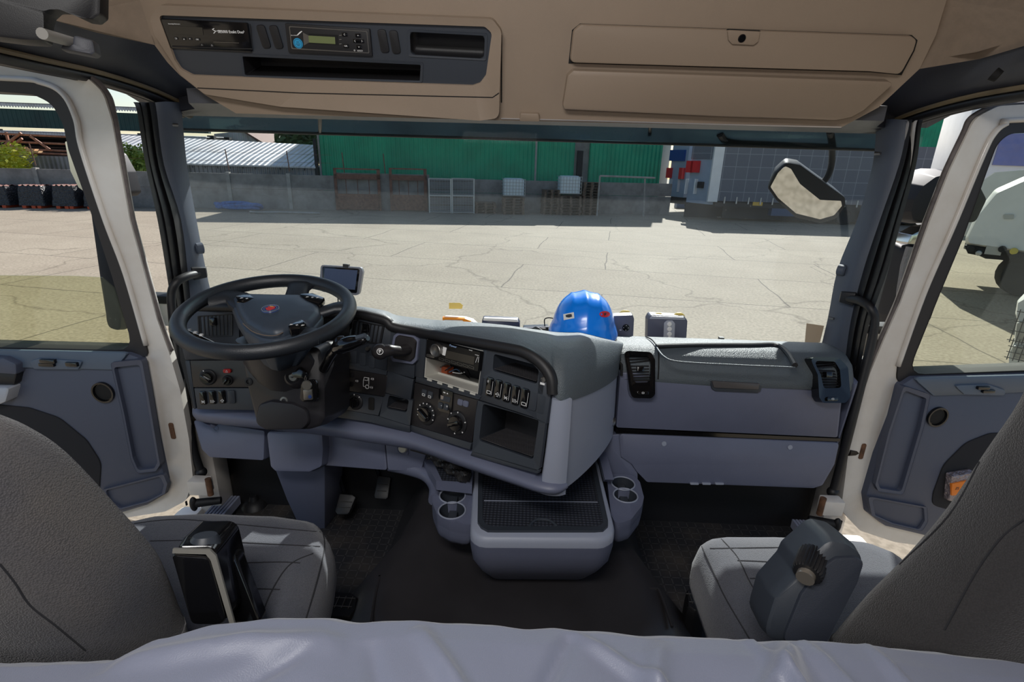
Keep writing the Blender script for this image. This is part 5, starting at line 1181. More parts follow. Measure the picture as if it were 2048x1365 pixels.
# shallow document tray in the top
Fz = Fr((.6, 1.55, .741), (1, 0, 0), (0, 1, 0))
def zp(pts, c=0): return Fz.P(pts, c)
tro = rp(zp([(1306, 690), (1555, 688), (1598, 730), (1590, 738), (1352, 726), (1322, 716)]), .02, 5)
tri = rp(zp([(1316, 693), (1540, 694), (1580, 730), (1356, 722), (1330, 712)]), .02, 5)
MB().tube(smooth_path([Fz.w(*Fz.px(x, y), .0015) for x, y in ((1312, 694), (1400, 692), (1500, 692), (1552, 692), (1575, 708), (1590, 732))], 6), .0075, 8, flat=1.0).build('tray_rim', 'soft_black', D)
MB().tube(smooth_path([Fz.w(*Fz.px(x, y), .0005) for x, y in ((1312, 694), (1328, 714), (1356, 724), (1450, 730), (1590, 736))], 6), .0025, 6).build('tray_lip', 'dash_top', D)
# side vents with oval frames
for pts, inn, sw_, dx in (([(1246, 702), (1300, 705), (1308, 720), (1308, 790), (1300, 797), (1262, 796), (1257, 780), (1252, 740)], [(1254, 712), (1296, 714), (1300, 730), (1299, 765), (1267, 766), (1262, 740)], (1283, 786), 0),
                           ([(1613, 714), (1672, 716), (1690, 735), (1695, 795), (1685, 806), (1640, 806), (1633, 795), (1630, 750)], [(1622, 722), (1664, 724), (1674, 740), (1677, 776), (1642, 777), (1636, 750)], (1657, 798), 1)):
    fv_ = Fr((.33 if not dx else .93, 1.414, .66), (1, .02 if not dx else .12, 0), (0, .42, 1))
    o = MB().ring(fv_, rp(fv_.P(pts), .014, 4), rp(fv_.P(inn), .01, 4), -.02, .012).build('side_vent', 'gloss_black', D, bev=.002)
    MB().plate(fv_, rp(fv_.P(inn), .01, 4), -.03, -.022).build('vent_back', 'void', o)
    q = fv_.P(inn); TLv, TRv = Vector(q[0]), Vector(q[1]); BLv, BRv = Vector(q[4]), Vector(q[3])
    for k in range(9):
        t_ = (k+.5)/9; l_ = Vector(q[0]).lerp(Vector(q[5]), min(1, t_*2)) if t_ < .5 else Vector(q[5]).lerp(Vector(q[4]), t_*2-1); r_ = Vector(q[1]).lerp(Vector(q[2]), t_*2) if t_ < .3 else TRv.lerp(BRv, t_)
        m = MB(); m.loft([[fv_.w(l_.x, l_.y, .004), fv_.w(r_.x, r_.y, .004), fv_.w(r_.x, r_.y+.003, .002), fv_.w(l_.x, l_.y+.003, .002)], [fv_.w(l_.x, l_.y+.006, -.02), fv_.w(r_.x, r_.y+.006, -.02), fv_.w(r_.x, r_.y+.009, -.02), fv_.w(l_.x, l_.y+.009, -.02)]]); m.build('vane', 'soft_black', o)
    c_ = (TLv+TRv+BLv+BRv)/4; MB().dome(fv_, rp(rect(c_.x, c_.y, .02, .016), .003, 3), .002, .016, .002).build('vent_tab', 'gloss_black', o)
    a, b = fv_.px(*sw_); MB().dome(fv_, rp(rect(a, b, .034, .012), .005, 4), .008, .018, .003).build('rocker_switch', 'gloss_black', o)
    m = MB(); strokes(m, fv_, [(a-.003, b-.002, a+.003, b-.002), (a-.003, b+.002, a+.003, b+.002), (a-.003, b-.002, a-.003, b+.002), (a+.003, b-.002, a+.003, b+.002)], .018, .0009); m.build('switch_symbol', 'marking_white', o)
MB().tube([P(1150, 672, y=1.50)+Vector((0, 0, .012)), P(1205, 690, y=1.46)+Vector((0, 0, .01)), P(1243, 730, y=1.42), P(1243, 752, y=1.41)], .004, 8).build('seam_strip', 'void', D)
MB().tube(smooth_path([(.38, 1.56, .742), (.39, 1.52, .746), (.395, 1.46, .738), (.395, 1.43, .70), (.395, 1.418, .66)], 4), .002, 6).build('seam_strip', 'void', D)
# steel brace and red tie below
# ================================================================== OVERHEAD
FO = Fr((-.47, 1.357, 1.5), (1, 0, 0), (0, -.38, .925))
O = thing('overhead_console', 'beige moulded overhead shelf with black instrument bay and storage lids above the windscreen', 'overhead console', (0, 1.6, 1.37))
body = [(265, -60), (280, 0), (309, 90), (335, 125), (359, 150), (410, 190), (472, 227), (1000, 241), (1681, 256), (1757, 215), (1839, 138), (1872, 70), (1893, 0), (1910, -60)]
q = FO.P(body); holes = [rp(FO.P([(483, 110), (846, 127), (844, 164), (489, 153)], 0), .003, 3), rp(FO.P([(816, 60), (974, 68), (972, 120), (818, 112)], 0), .01, 3)]
MB().ring(FO, q, holes, -.30, 0).build('shelf_body', 'tan_plastic', O)
up = FO.P([(265, -60), (1910, -60)])
MB().loft([[FO.w(up[0][0], up[0][1]-.01, 0), FO.w(up[1][0], up[1][1]-.01, 0), FO.w(up[1][0]+.1, up[1][1]+.30, .02), FO.w(up[0][0]-.1, up[0][1]+.30, .02)], [FO.w(up[0][0], up[0][1], -.25), FO.w(up[1][0], up[1][1], -.25), FO.w(up[1][0]+.1, up[1][1]+.3, -.25), FO.w(up[0][0]-.1, up[0][1]+.3, -.25)]]).build('upper_fascia', 'tan_plastic', O)
# instrument pod
pod = [(300, 38), (318, 10), (985, 38), (1003, 62), (998, 236), (960, 241), (560, 213), (410, 188), (362, 150), (310, 70)]
pin = [(317, 30), (970, 53), (984, 66), (972, 150), (960, 166), (945, 171), (620, 160), (385, 150), (362, 138), (350, 120)]
podo = MB().ring(FO, rp(FO.P(pod, .02), .02, 5), rp(FO.P(pin, .02), .012, 4), -.01, .022).build('pod_frame', 'tan_plastic', O, bev=.005)
pp_ = [(395, 176), (600, 186), (985, 195), (998, 186)]
MB().tube([FO.w(*FO.px(x, y, .022), .0222) for x, y in pp_], .0012, 6).build('parting_line', 'seal_rubber', podo)
tacho = [(322, 36), (497, 45), (506, 103), (340, 95)]
fms = [(571, 46), (741, 57), (746, 112), (578, 104)]
slot = [(486, 113), (842, 130), (840, 160), (492, 149)]
bay = [(820, 63), (970, 71), (968, 117), (822, 109)]
pn = MB().ring(FO, rp(FO.P(pin, .012), .01, 4), [rp(FO.P([(484, 111), (844, 128), (842, 162), (490, 151)], .012), .003, 3), rp(FO.P(bay, .012), .01, 3)], .002, .014).build('instrument_bay', 'dark_fascia', O)
MB().plate(FO, FO.P(pin, -.08), -.095, -.09).build('bay_back', 'void', O)
for pts, d, nm in (([(486, 112), (842, 129), (840, 161), (491, 150)], .07, 'document_slot'), (bay, .07, 'storage_tray')):
    qq = rp(FO.P(pts, .0125), .006 if nm[0] == 's' else .003, 3); k = MB(); n = len(qq)
    cx = sum(a for a, b in qq)/n; cy = sum(b for a, b in qq)/n
    R = [k.V([FO.w(a, b, .0125) for a, b in qq]), k.V([FO.w(cx+(a-cx)*.95, cy+(b-cy)*.8, .012-d) for a, b in qq]), k.V([FO.w(cx+(a-cx)*.97, cy+(b-cy)*.85, .009-d) for a, b in qq])]
    for p, s_ in zip(R, R[1:]):
        for j in range(n): k.F([p[j], p[(j+1) % n], s_[(j+1) % n], s_[j]])
    k.F(R[1]); k.F(R[2][::-1]); k.build(nm, 'soft_black', pn)
    MB().ring(FO, rp(FO.P([(x+(-5 if x < (pts[0][0]+pts[1][0])/2 else 5), y+(-5 if y < (pts[0][1]+pts[2][1])/2 else 4)) for x, y in pts], .014), .006, 3), qq, .012, .016).build('slot_rim', 'dark_fascia', pn, bev=.001)
def blank(x, y): 
    a, b = FO.px(x, y, .014); MB().dome(FO, rp(rect(a, b, .020, .047, .06), .007, 4), .012, .018, .002).build('blank_switch', 'soft_black', pn)
for x, y in ((528, 73), (553, 74), (767, 82), (790, 84)): blank(x, y)
# side lids
M('tan_lid', (139, 123, 107), .5, bump=.2, bs=900)
lid1 = [(1146, 62), (1160, 49), (1822, 72), (1832, 80), (1826, 100), (1800, 148), (1740, 142), (1139, 124)]
l1 = MB().dome(FO, rp(FO.P(lid1, .01), .012, 4), .002, .016, .006).build('storage_lid', 'tan_lid', O)
lid2 = [(1134, 150), (1146, 139), (1775, 161), (1783, 166), (1725, 218), (1700, 232), (1670, 238), (1450, 232), (1127, 216), (1125, 208)]
MB().dome(FO, rp(FO.P(lid2, .012), .010, 4), .002, .022, .004).build('lower_lid', 'tan_lid', O)
MB().plate(FO, FO.P([(1144, 60), (1160, 47), (1823, 70), (1834, 80), (1828, 101), (1802, 150), (1740, 144), (1137, 126)], .0), .0, .0025).build('lid_shadow_gap', 'void', O)
MB().plate(FO, rp(FO.P([(1452, 58), (1522, 61), (1518, 84), (1508, 92), (1462, 90), (1454, 82)], .016), .004, 3), .014, .0155).build('latch_gap', 'void', l1)
lt = MB().dome(FO, rp(FO.P([(1454, 60), (1520, 63), (1516, 83), (1507, 90), (1463, 88), (1456, 80)], .018), .004, 3), .014, .021, .002).build('lid_latch', 'tan_lid', l1)
a, b = FO.px(1484, 77, .021); MB().lathe(FO, [(0, .0215), (.0068, .0215), (.0075, .0225), (.009, .0205), (0, .020)], 20, a, b).build('latch_button', 'gloss_black', lt)
# bright strip along the lower edge and the little clip
st = [FO.w(*FO.px(x, y, .002), .003) for x, y in ((1002, 237), (1200, 242), (1450, 249), (1682, 254))]
M('silver_strip', (205, 200, 200), .3, metal=.6); MB().tube(st, .0016, 6).build('bright_strip', 'silver_strip', O)
MB().dome(FO, rp(FO.P([(1040, 226), (1078, 227), (1080, 243), (1039, 242)], .008), .004, 3), -.002, .012, .003).build('visor_clip', 'tan_lid', O)
for x0_, s_ in ((1000, 1),): MB().tube([FO.w(*FO.px(1003, 70, .001), .001), FO.w(*FO.px(1003, 205, .001), .001)], .0016, 6).build('parting_line', 'void', O)
# ---- tachograph
T_ = thing('tachograph', 'black digital tachograph with card slots in the left of the overhead bay', 'tachograph', FO.w(*FO.px(415, 95), 0))
fr_ = FO
mk = MB().dome(FO, rp(FO.P(tacho, .014), .003, 3), .0145, .020, .0015).build('housing', 'gloss_black', T_)
M('lcd_dark', (46, 44, 40), .2); M('lcd_green', (112, 122, 82), .3)
MB().plate(FO, FO.P([(337, 51), (405, 55), (407, 70), (339, 67)], .02), .0202, .021).build('display', 'lcd_dark', T_)
MB().tube([FO.w(*FO.px(x, y, .02), .0205) for x, y in ((500, 48), (505, 98), (345, 93))], .0012, 6).build('housing_edge', 'soft_black', T_)
a, b = FO.px(462, 64, .021); text('SE5000 Exakt Duo²', FO, a, b, .0078, 'marking_white', T_, c=.0204, bold=.0001)
a, b = FO.px(436, 62, .021); text('Stoneridge', FO, a, b, .0038, 'marking_white', T_, c=.0204)
a, b = FO.px(348, 48, .021); text('Stoneridge Electronics', FO, a, b, .003, 'marking_white', T_, c=.0204)
a, b = FO.px(428, 62, .021); m = MB(); strokes(m, FO, [(a-.003, b+.003, a+.002, b+.005), (a-.003, b+.003, a+.003, b-.001), (a+.003, b-.001, a-.003, b-.005)], .0204, .0014); m.build('maker_mark', 'marking_white', T_)
for x, y, s_ in ((352, 77, 's'), (368, 78, '^'), (380, 78, 'v'), (395, 79, 'OK'), (404, 90, '1'), (424, 91, '2')):
    a, b = FO.px(x, y, .021); kb_ = MB().dome(FO, rp(rect(a, b, .009 if len(s_) == 1 else .012, .005), .001, 2), .0198, .0212, .0004).build('button', 'soft_black', T_)
    if s_ in '^v': d = .0012 if s_ == '^' else -.0012; m = MB(); m.plate(FO, [(a-.0015, b-d), (a+.0015, b-d), (a, b+d)], .0212, .0216); m.build('button_mark', 'marking_white', kb_)
    elif s_ == 's': m = MB(); strokes(m, FO, [(a-.002, b-.001, a+.002, b-.001), (a+.002, b-.001, a+.002, b+.0012), (a-.002, b+.0012, a+.002, b+.0012)], .0212, .0006); m.build('button_mark', 'marking_white', kb_)
    else: text(s_, FO, a, b, .0045, 'marking_white', kb_, c=.0214)
m = MB(); p0 = FO.px(427, 84, .02); p1 = FO.px(478, 86, .02); strokes(m, FO, [(p0[0], p0[1], p1[0], p1[1])], .0202, .0008); m.build('slot_line', 'steel', T_)
# ---- toll / fleet unit
T_ = thing('toll_unit', 'black toll computer with green display and blue round sticker in the overhead bay', 'toll computer', FO.w(*FO.px(660, 110), 0))
MB().dome(FO, rp(FO.P(fms, .014), .003, 3), .0145, .020, .002).build('housing', 'soft_black', T_)
MB().ring(FO, rp(FO.P([(578, 52), (735, 62), (739, 107), (583, 98)], .02), .003, 3), rp(FO.P([(580, 54), (733, 64), (737, 105), (585, 96)], .02), .003, 3), .0198, .0208).build('face_rim', 'steel', T_)
MB().plate(FO, FO.P([(617, 71), (670, 74), (671, 88), (618, 85)], .02), .0202, .021).build('display', 'lcd_green', T_)
MB().plate(FO, FO.P([(606, 65), (617, 71), (618, 85), (608, 91)], .02), .0200, .0206).build('display_bevel', 'steel', T_)
MB().plate(FO, FO.P([(617, 67), (676, 70), (677, 91), (618, 88)], .02), .0198, .0203).build('display_frame', 'void', T_)
M('sticker_blue', (40, 150, 200), .4)
a, b = FO.px(596, 87, .021); MB().lathe(FO, [(0, .0212), (.0105, .0212), (.011, .0195), (0, .0195)], 28, a, b).build('round_sticker', 'sticker_blue', T_)
m = MB(); m.ring(FO, circ(a, b, .0090, 24), circ(a, b, .0083, 24), .0212, .0215); m.build('sticker_ring', 'dark_fascia', T_)
m = MB(); strokes(m, FO, [(a-.003, b+.003, a+.003, b+.003), (a-.005, b-.001, a+.005, b-.001), (a-.003, b-.004, a+.003, b-.004)], .0212, .0009); m.build('sticker_print', 'dark_fascia', T_)
a, b = FO.px(600, 67, .021); m = MB(); m.loft([[FO.w(a+x, b+y, c_) for x, y in ((-.006, -.004), (.006, .004), (.0045, .005), (0, .003), (-.008, -.003))] for c_ in (.0202, .0206)]); m.build('road_mark', 'marking_white', T_)
a, b = FO.px(588, 71, .021); text('TOLL COLLECT', FO, a, b, .0026, 'marking_white', T_, c=.0204)
for x, y, s_ in ((689, 69, 'C'), (716, 71, '^'), (717, 82, '<'), (692, 92, 'OK'), (718, 94, 'v')):
    a, b = FO.px(x, y, .021); w_ = .026 if s_ == '<' else .0135; kb_ = MB().dome(FO, rp(rect(a, b, w_, .0075), .002, 3), .0195, .0216, .0006).build('button', 'gloss_black', T_)
    if s_ == '<': strokes(m := MB(), FO, [(a-.009, b, a-.007, b+.002), (a-.009, b, a-.007, b-.002), (a+.009, b, a+.007, b+.002), (a+.009, b, a+.007, b-.002)], .0216, .0007); m.build('arrow_mark', 'marking_white', kb_)
    elif s_ in '^v': d = .001 if s_ == '^' else -.001; strokes(m := MB(), FO, [(a-.0015, b-d, a, b+d), (a+.0015, b-d, a, b+d)], .0216, .0007); m.build('arrow_mark', 'marking_white', kb_)
    else: text(s_, FO, a, b, .005, 'marking_white', kb_, c=.0218)
a, b = FO.px(720, 102, .021); text('BOSCH', FO, a, b, .0038, 'marking_white', T_, c=.0204)
a, b = FO.px(709, 101, .021); m = MB(); m.ring(FO, circ(a, b, .0017, 14), circ(a, b, .0011, 14), .0202, .0206); m.build('maker_mark', 'marking_white', T_)
for y in (71, 79, 88): a, b = FO.px(681, y, .02); MB().dome(FO, rp(rect(a, b, .006, .002), .0008, 2), .0198, .021, .0003).build('status_led', 'steel', T_)
# ---- header cloth left and right, left grab handle and dark blind housing
for s in (-1, 1):
    pts = [P(280, 0, y=1.34), P(309, 90, y=1.36), P(191, 65, x=-1.04), P(99, 38, x=-1.04), P(60, -30, x=-1.04)] if s < 0 else [P(1893, 0, y=1.34), P(1839, 138, y=1.37), P(1960, 118, x=1.04), P(2048, 92, x=1.04), P(2140, 40, x=1.04), P(2140, -60, x=1.04)]
    m = MB(); m.loft([pts, [p+Vector((s*.03, .03, .02)) for p in pts]]); struct(m.build('trim_8' if s < 0 else 'trim_9', 'tan_fabric'))
G = thing('blind_cassette', 'dark plastic blind cassette hanging from the roof above the driver door', 'blind cassette', P(80, 20, y=1.0))
fg = Fr(P(80, 40, y=1.05), (1, .5, 0), (0, 0, 1))
MB().dome(fg, rp(fg.P([(-200, -60), (205, -60), (204, 28), (190, 39), (170, 36), (130, 17), (108, 16), (95, 28), (90, 45), (88, 85), (40, 82), (-200, 50)]), .01, 4), -.05, 0, .01).build('cassette', 'soft_black', G)
Hn = thing('roof_grab_handle', 'pale grey grab bar between black brackets above the driver door', 'grab handle', P(150, 90, y=1.1))
hy = 1.10
MB().tube([P(84, 67, y=1.02), P(150, 86, y=1.12)], .0095, 14).build('bar', M('pale_grip', (150, 148, 144), .45), Hn)
fg2 = Fr(P(160, 90, y=1.11), (1, .5, 0), (0, 0, 1))
MB().dome(fg2, rp(fg2.P([(150, 70), (190, 82), (195, 108), (188, 113), (122, 100), (126, 92), (146, 90)]), .006, 4), -.03, .012, .005).build('bracket', 'header_grey', Hn)
# ================================================================== STEERING
M('leather', (34, 38, 44), .38, bump=.35, bs=700)
M('hub_plastic', (52, 61, 73), .42, bump=.2, bs=900)
M('column_plastic', (34, 33, 37), .38, bump=.15, bs=900)
wc = Vector((-.612, 1.190, .892)); wn = Vector((.03, -.19, 1)).normalized()
FW = Fr(wc, (1, .0, -.03), wn.cross(Vector((1, 0, -.03)).normalized()))
W = thing('steering_wheel', 'charcoal leather steering wheel with four spokes and a round emblem', 'steering wheel', wc)
R0 = .187
MB().tube([FW.w(R0*math.cos(t), R0*math.sin(t), 0) for t in (2*PI*k/96 for k in range(96))], .0175, 18, closed=True).build('rim', 'leather', W, smooth=2)
for k, (x0, x1) in enumerate(((150, 200), (60, 110), (-20, 30))):
    m = MB()
    for d in range(x0, x1, 2):
        t = math.radians(d); p = FW.w((R0-.0165)*math.cos(t), (R0-.0165)*math.sin(t), .004); q = FW.w((R0-.0165)*math.cos(t+.02), (R0-.0165)*math.sin(t+.02), -.004); m.tube([p, q], .0009, 4)
    m.build('stitching', 'soft_black', W)
hubp = [(466, 594), (480, 588), (560, 590), (600, 590), (638, 612), (640, 628), (622, 648), (596, 652), (568, 664), (550, 668), (520, 662), (492, 646), (478, 625)]
hq = rp(FW.P(hubp, .006), .02, 4)
cx = sum(a for a, b in hq)/len(hq); cy = sum(b for a, b in hq)/len(hq)
sc = lambda k, dx=0, dy=0: [(cx+(a-cx)*k+dx, cy+(b-cy)*k+dy) for a, b in hq]
hub = MB().loft([[FW.w(a, b, c) for a, b in sc(k, 0, dy)] for k, c, dy in ((.55, -.10, -.03), (.8, -.07, -.02), (1.06, -.03, -.008), (1.08, -.012, -.003), (1.05, -.006, 0))]).build('hub_shroud', 'hub_plastic', W, smooth=1.2)
pad = MB().loft([[FW.w(a, b, c) for a, b in sc(k)] for k, c in ((1.02, -.012), (1.0, .002), (.95, .009), (.85, .013), (.5, .016))]).build('airbag_cover', 'hub_plastic', W, smooth=1.2)
def spoke(pts, ws, c=(-.012, -.006, 0), mat='leather'):
    rr = []; 
    for i, ((x, y), w_) in enumerate(zip(pts, ws)):
        j = min(i, len(pts)-2); a0 = Vector(FW.px(*pts[j])); a1 = Vector(FW.px(*pts[j+1])); d = (a1-a0).normalized(); n_ = Vector((-d.y, d.x)); p = Vector(FW.px(x, y)); cc = c[min(i, len(c)-1)]
        rr.append([FW.w(p.x+n_.x*w_*u_, p.y+n_.y*w_*u_, cc+h_) for u_, h_ in ((-1, -.006), (-.9, .004), (-.5, .008), (.5, .008), (.9, .004), (1, -.006), (.6, -.012), (-.6, -.012))])
    return MB().loft(rr).build('spoke', mat, W, smooth=1.2)
spoke([(500, 604), (475, 594), (452, 590), (418, 594)], (.040, .036, .034, .045))
spoke([(580, 605), (590, 590), (596, 578), (602, 568)], (.032, .028, .028, .036))
spoke([(618, 620), (645, 618), (668, 615), (696, 612)], (.024, .020, .020, .028))
spoke([(580, 650), (604, 660), (625, 668), (650, 672)], (.028, .024, .022, .028))
fw = FW
a, b = FW.px(541, 619, .016)
M('emblem_navy', (40, 60, 110), .25); M('emblem_silver', (190, 196, 206), .25, metal=.7); M('emblem_red', (196, 50, 46), .4); M('emblem_gold', (214, 160, 70), .4)
em = MB().lathe(FW, [(0, .0185), (.0185, .0185), (.020, .017), (.0205, .014), (0, .014)], 32, a, b).build('emblem', 'emblem_navy', W)
m = MB(); m.ring(FW, circ(a, b, .0196, 32), circ(a, b, .0180, 32), .0182, .0192); m.ring(FW, circ(a, b, .0145, 32), circ(a, b, .0136, 32), .0184, .0190); m.build('emblem_ring', 'emblem_silver', em)
gr = [(-.006, -.008), (-.002, -.011), (.004, -.010), (.008, -.004), (.011, .002), (.007, .004), (.009, .010), (.003, .007), (0, .011), (-.004, .007), (-.009, .009), (-.007, .003), (-.011, -.001)]
m = MB(); m.plate(FW, [(a+x, b+y) for x, y in gr], .0185, .0193); m.build('emblem_crest', 'emblem_red', em)
m = MB(); m.plate(FW, [(a+x, b+y) for x, y in ((-.004, .0065), (-.005, .0105), (-.002, .0085), (0, .0115), (.002, .0085), (.005, .0105), (.004, .0065))], .0193, .0197); m.build('emblem_crown', 'emblem_gold', em)
for pts, n, nm in (([(470, 594), (500, 591), (512, 600), (488, 608), (474, 604)], 2, 'thumb_switch'), ([(598, 590), (625, 588), (650, 598), (640, 610), (612, 602)], 3, 'thumb_switch'), ([(575, 654), (604, 640), (612, 648), (600, 660), (580, 662)], 3, 'thumb_switch')):
    p_ = rp(FW.P(pts, .012), .006, 3); sw_ = MB().dome(FW, p_, .000, .015, .002).build(nm, 'gloss_black', W)
    x0 = sum(q[0] for q in p_)/len(p_); y0 = sum(q[1] for q in p_)/len(p_)
    m = MB()
    for k in range(n): ox = (k-(n-1)/2)*.013; strokes(m, FW, [(x0+ox-.003, y0, x0+ox+.003, y0), (x0+ox, y0-.003, x0+ox, y0+.003)] if k % 2 else [(x0+ox-.003, y0-.002, x0+ox+.003, y0+.002), (x0+ox-.003, y0+.002, x0+ox+.003, y0+.002)], .015, .0012)
    m.build('switch_marks', 'marking_white', sw_)
MB().tube(smooth_path([FW.w(*FW.px(x, y, .004), .005) for x, y in ((486, 648), (505, 664), (530, 672), (552, 672), (566, 666))], 5), .001, 5).build('worn_edge', M('worn_brown', (110, 96, 84), .6), W)
# ---- column
K = thing('steering_column', 'black steering column shroud with stalks and ignition lock', 'steering column', (-.57, 1.25, .6))
FK = Fr((-.57, 1.155, .70), (1, -.06, 0), (0, .22, 1))
kq = [(478, 700), (640, 690), (650, 740), (652, 840), (640, 858), (620, 864), (530, 866), (508, 850), (488, 770)]
MB().dome(FK, rp(FK.P(kq), .02, 4), -.15, 0, .015).build('lower_shroud', 'column_plastic', K)
MB().dome(FK, rp(FK.P([(520, 808), (545, 800), (590, 805), (618, 818), (622, 845), (610, 858), (535, 860), (512, 846)]), .02, 4), -.01, .010, .010).build('lower_cap', 'column_plastic', K)
MB().loft([[wc+Vector((x*.085, y*.05-.00, -.07)) for x, y in circ(0, 0, 1, 20)], [Vector((-.59, 1.20, .78))+Vector((x*.105, y*.06, 0)) for x, y in circ(0, 0, 1, 20)], [Vector((-.58, 1.215, .70))+Vector((x*.105, y*.06, 0)) for x, y in circ(0, 0, 1, 20)]]).build('upper_shroud', 'column_plastic', K, smooth=1.2)
for x, y in ((497, 764), (548, 754), (568, 802)): a, b = FK.px(x, y); MB().lathe(FK, [(0, -.001), (.005, -.001), (.0055, .0015), (.010, .0012), (.0105, -.002), (0, -.002)], 18, a, b).build('screw_recess', 'steel' if x > 500 else 'soft_black', K)
a, b = FK.px(592, 752); ig = MB().lathe(FK, [(0, .012), (.013, .012), (.017, .018), (.022, .016), (.032, .001), (.034, -.004), (0, -.004)], 32, a, b).build('ignition_lock', 'column_plastic', K)
MB().lathe(FK, [(0, .016), (.010, .016), (.0125, .013), (0, .013)], 24, a, b).build('lock_barrel', 'steel', ig)
# stalks
st1 = smooth_path([P(648, 738, y=1.16), P(660, 715, y=1.12), P(672, 697, y=1.09)], 5)
rs = MB().tube(st1, .012, 12).build('retarder_stalk', 'gloss_black', K)
h_ = smooth_path([P(672, 697, y=1.09), P(690, 690, y=1.08), P(712, 684, y=1.07), P(736, 677, y=1.06)], 5)
MB().tube(h_, lambda u: .017+.007*math.sin(PI*min(1, u*1.3)) if u < .75 else .022*(1-u)**.5+.007, 16, flat=.75).build('stalk_grip', 'gloss_black', rs)
MB().ball(P(683, 690, y=1.085), (.019, .017, .021)).build('stalk_collar', 'gloss_black', rs)
MB().tube([P(714, 677, y=1.055), P(731, 672, y=1.05)], .006, 8).build('stalk_symbol_band', 'dark_fascia', rs)
ls = MB().tube(smooth_path([P(450, 700, y=1.22), P(430, 692, y=1.20), P(400, 680, y=1.18), P(370, 668, y=1.17)], 5), lambda u: .010+.005*u, 12, flat=.8).build('indicator_stalk', 'gloss_black', K)
m = MB(); 
for k in range(3): p = P(384+k*12, 666+k*5, y=1.165); m.box((p.x-.003, p.y-.012, p.z+.008), (p.x+.004, p.y-.006, p.z+.0125))
m.build('stalk_marks', 'marking_white', ls)
# ---- key in the lock with its fob
Ky = thing('ignition_key', 'black headed ignition key turned in the lock', 'key', FK.w(a, b, .02))
kf_ = Fr(FK.w(a, b, .026), (.95, -.2, .0), (0, .35, 1))
q = [kf_.px(x, y) for x, y in ((584, 748), (600, 734), (616, 748), (610, 757), (590, 756))]
MB().dome(kf_, rp(q, .005, 4), -.005, .005, .002).build('key_head', 'gloss_black', Ky); a2, b2 = FK.px(592, 752)
MB().fbox(FK, a2-.003, b2-.001, .012, a2+.003, b2+.001, .028).build('key_blade', 'steel', Ky)
Kf = thing('key_fob', 'silver and black key fob hanging on a ring from the ignition key', 'key fob', P(617, 780, y=1.10))
f = Fr(P(617, 782, y=1.105), (1, -.1, 0), (0, .1, 1))
MB().tube([f.w(*f.px(x, y)) for x, y in ((611, 752), (613, 758), (611, 764), (609, 758))], .0012, 6, closed=True).build('key_ring', 'steel', Kf)
MB().dome(f, rp(f.P([(602, 770), (606, 762), (628, 760), (634, 768), (635, 798), (630, 804), (606, 805), (600, 798)]), .006, 4), -.006, .002, .003).build('fob_body', 'gloss_black', Kf)
a, b = f.px(614, 771, .004); MB().lathe(f, [(0, .007), (.011, .007), (.0125, .004), (0, .002)], 24, a, b).build('metal_tag', 'steel', Kf)
MB().dome(f, rp(f.P([(606, 780), (624, 779), (626, 800), (608, 801)], .004), .003, 3), .0, .005, .001).build('metal_plate', 'steel', Kf)
a, b = f.px(620, 794, .005); MB().lathe(f, [(0, .0065), (.004, .0065), (.0045, .005), (0, .005)], 18, a, b).build('fob_emblem', 'emblem_navy', Kf)
# ---- radio in the upper half of its cage
Rq = [(856, 677), (967, 704), (962, 744), (853, 715)]
Ra = thing('car_radio', 'black car radio with a round knob hanging in the open radio slot', 'radio', FB.w(*FB.px(908, 728), 0))
rb = MB().dome(FB, rp(FB.P(Rq, .004), .004, 3), -.09, .012, .004).build('face_plate', M('radio_black', (16, 16, 18), .3, spec=.35), Ra)
a, b = FB.px(875, 701, .014); kn_ = MB().lathe(FB, [(0, .019), (.006, .0185), (.0155, .024), (.017, .023), (.018, .011), (0, .011)], 30, a, b).build('volume_knob', 'steel', Ra)
a, b = FB.px(863, 700, .014); MB().lathe(FB, [(0, .014), (.009, .014), (.011, .012), (0, .012)], 20, a, b).build('side_button', 'soft_black', Ra)
MB().plate(FB, FB.P([(893, 701), (950, 714), (948, 730), (891, 716)], .012), .0122, .013).build('display', 'lcd_dark', Ra)
a, b = FB.px(906, 693, .013); text('Pioneer', FB, a, b, .0075, M('pale_blue_print', (150, 175, 215), .4), Ra, c=.0128)
MB().plate(FB, rp(FB.P([(887, 694), (894, 696), (891, 712), (885, 710)], .012), .001, 2), .0126, .0136).build('paper_label', 'marking_white', Ra)
for k in range(6): x = 883+k*12; a, b = FB.px(x, 719+k*3.2, .013); m = MB(); m.ring(FB, rp(rect(a, b, .0165, .0055, -.05), .001, 2), rp(rect(a, b, .0150, .0042, -.05), .001, 2), .012, .0136); m.build('preset_button', 'steel', Ra)
a, b = FB.px(941, 701, .013); m = MB(); strokes(m, FB, [(a-.005, b, a+.002, b), (a+.004, b-.0015, a+.004, b+.0015)], .0124, .0012); m.build('input_mark', 'marking_white', Ra); m = MB(); a, b = FB.px(953, 718, .013); strokes(m, FB, [(a-.006, b+.009, a+.006, b+.009), (a+.003, b+.006, a-.002, b-.010), (a+.006, b+.006, a+.006, b-.008)], .0124, .001); m.build('source_mark', 'marking_white', Ra)
MB().dome(FB, rp(FB.P([(853, 708), (871, 711), (869, 717), (853, 714)], .013), .003, 3), .011, .0145, .001).build('eject_button', 'steel', Ra)
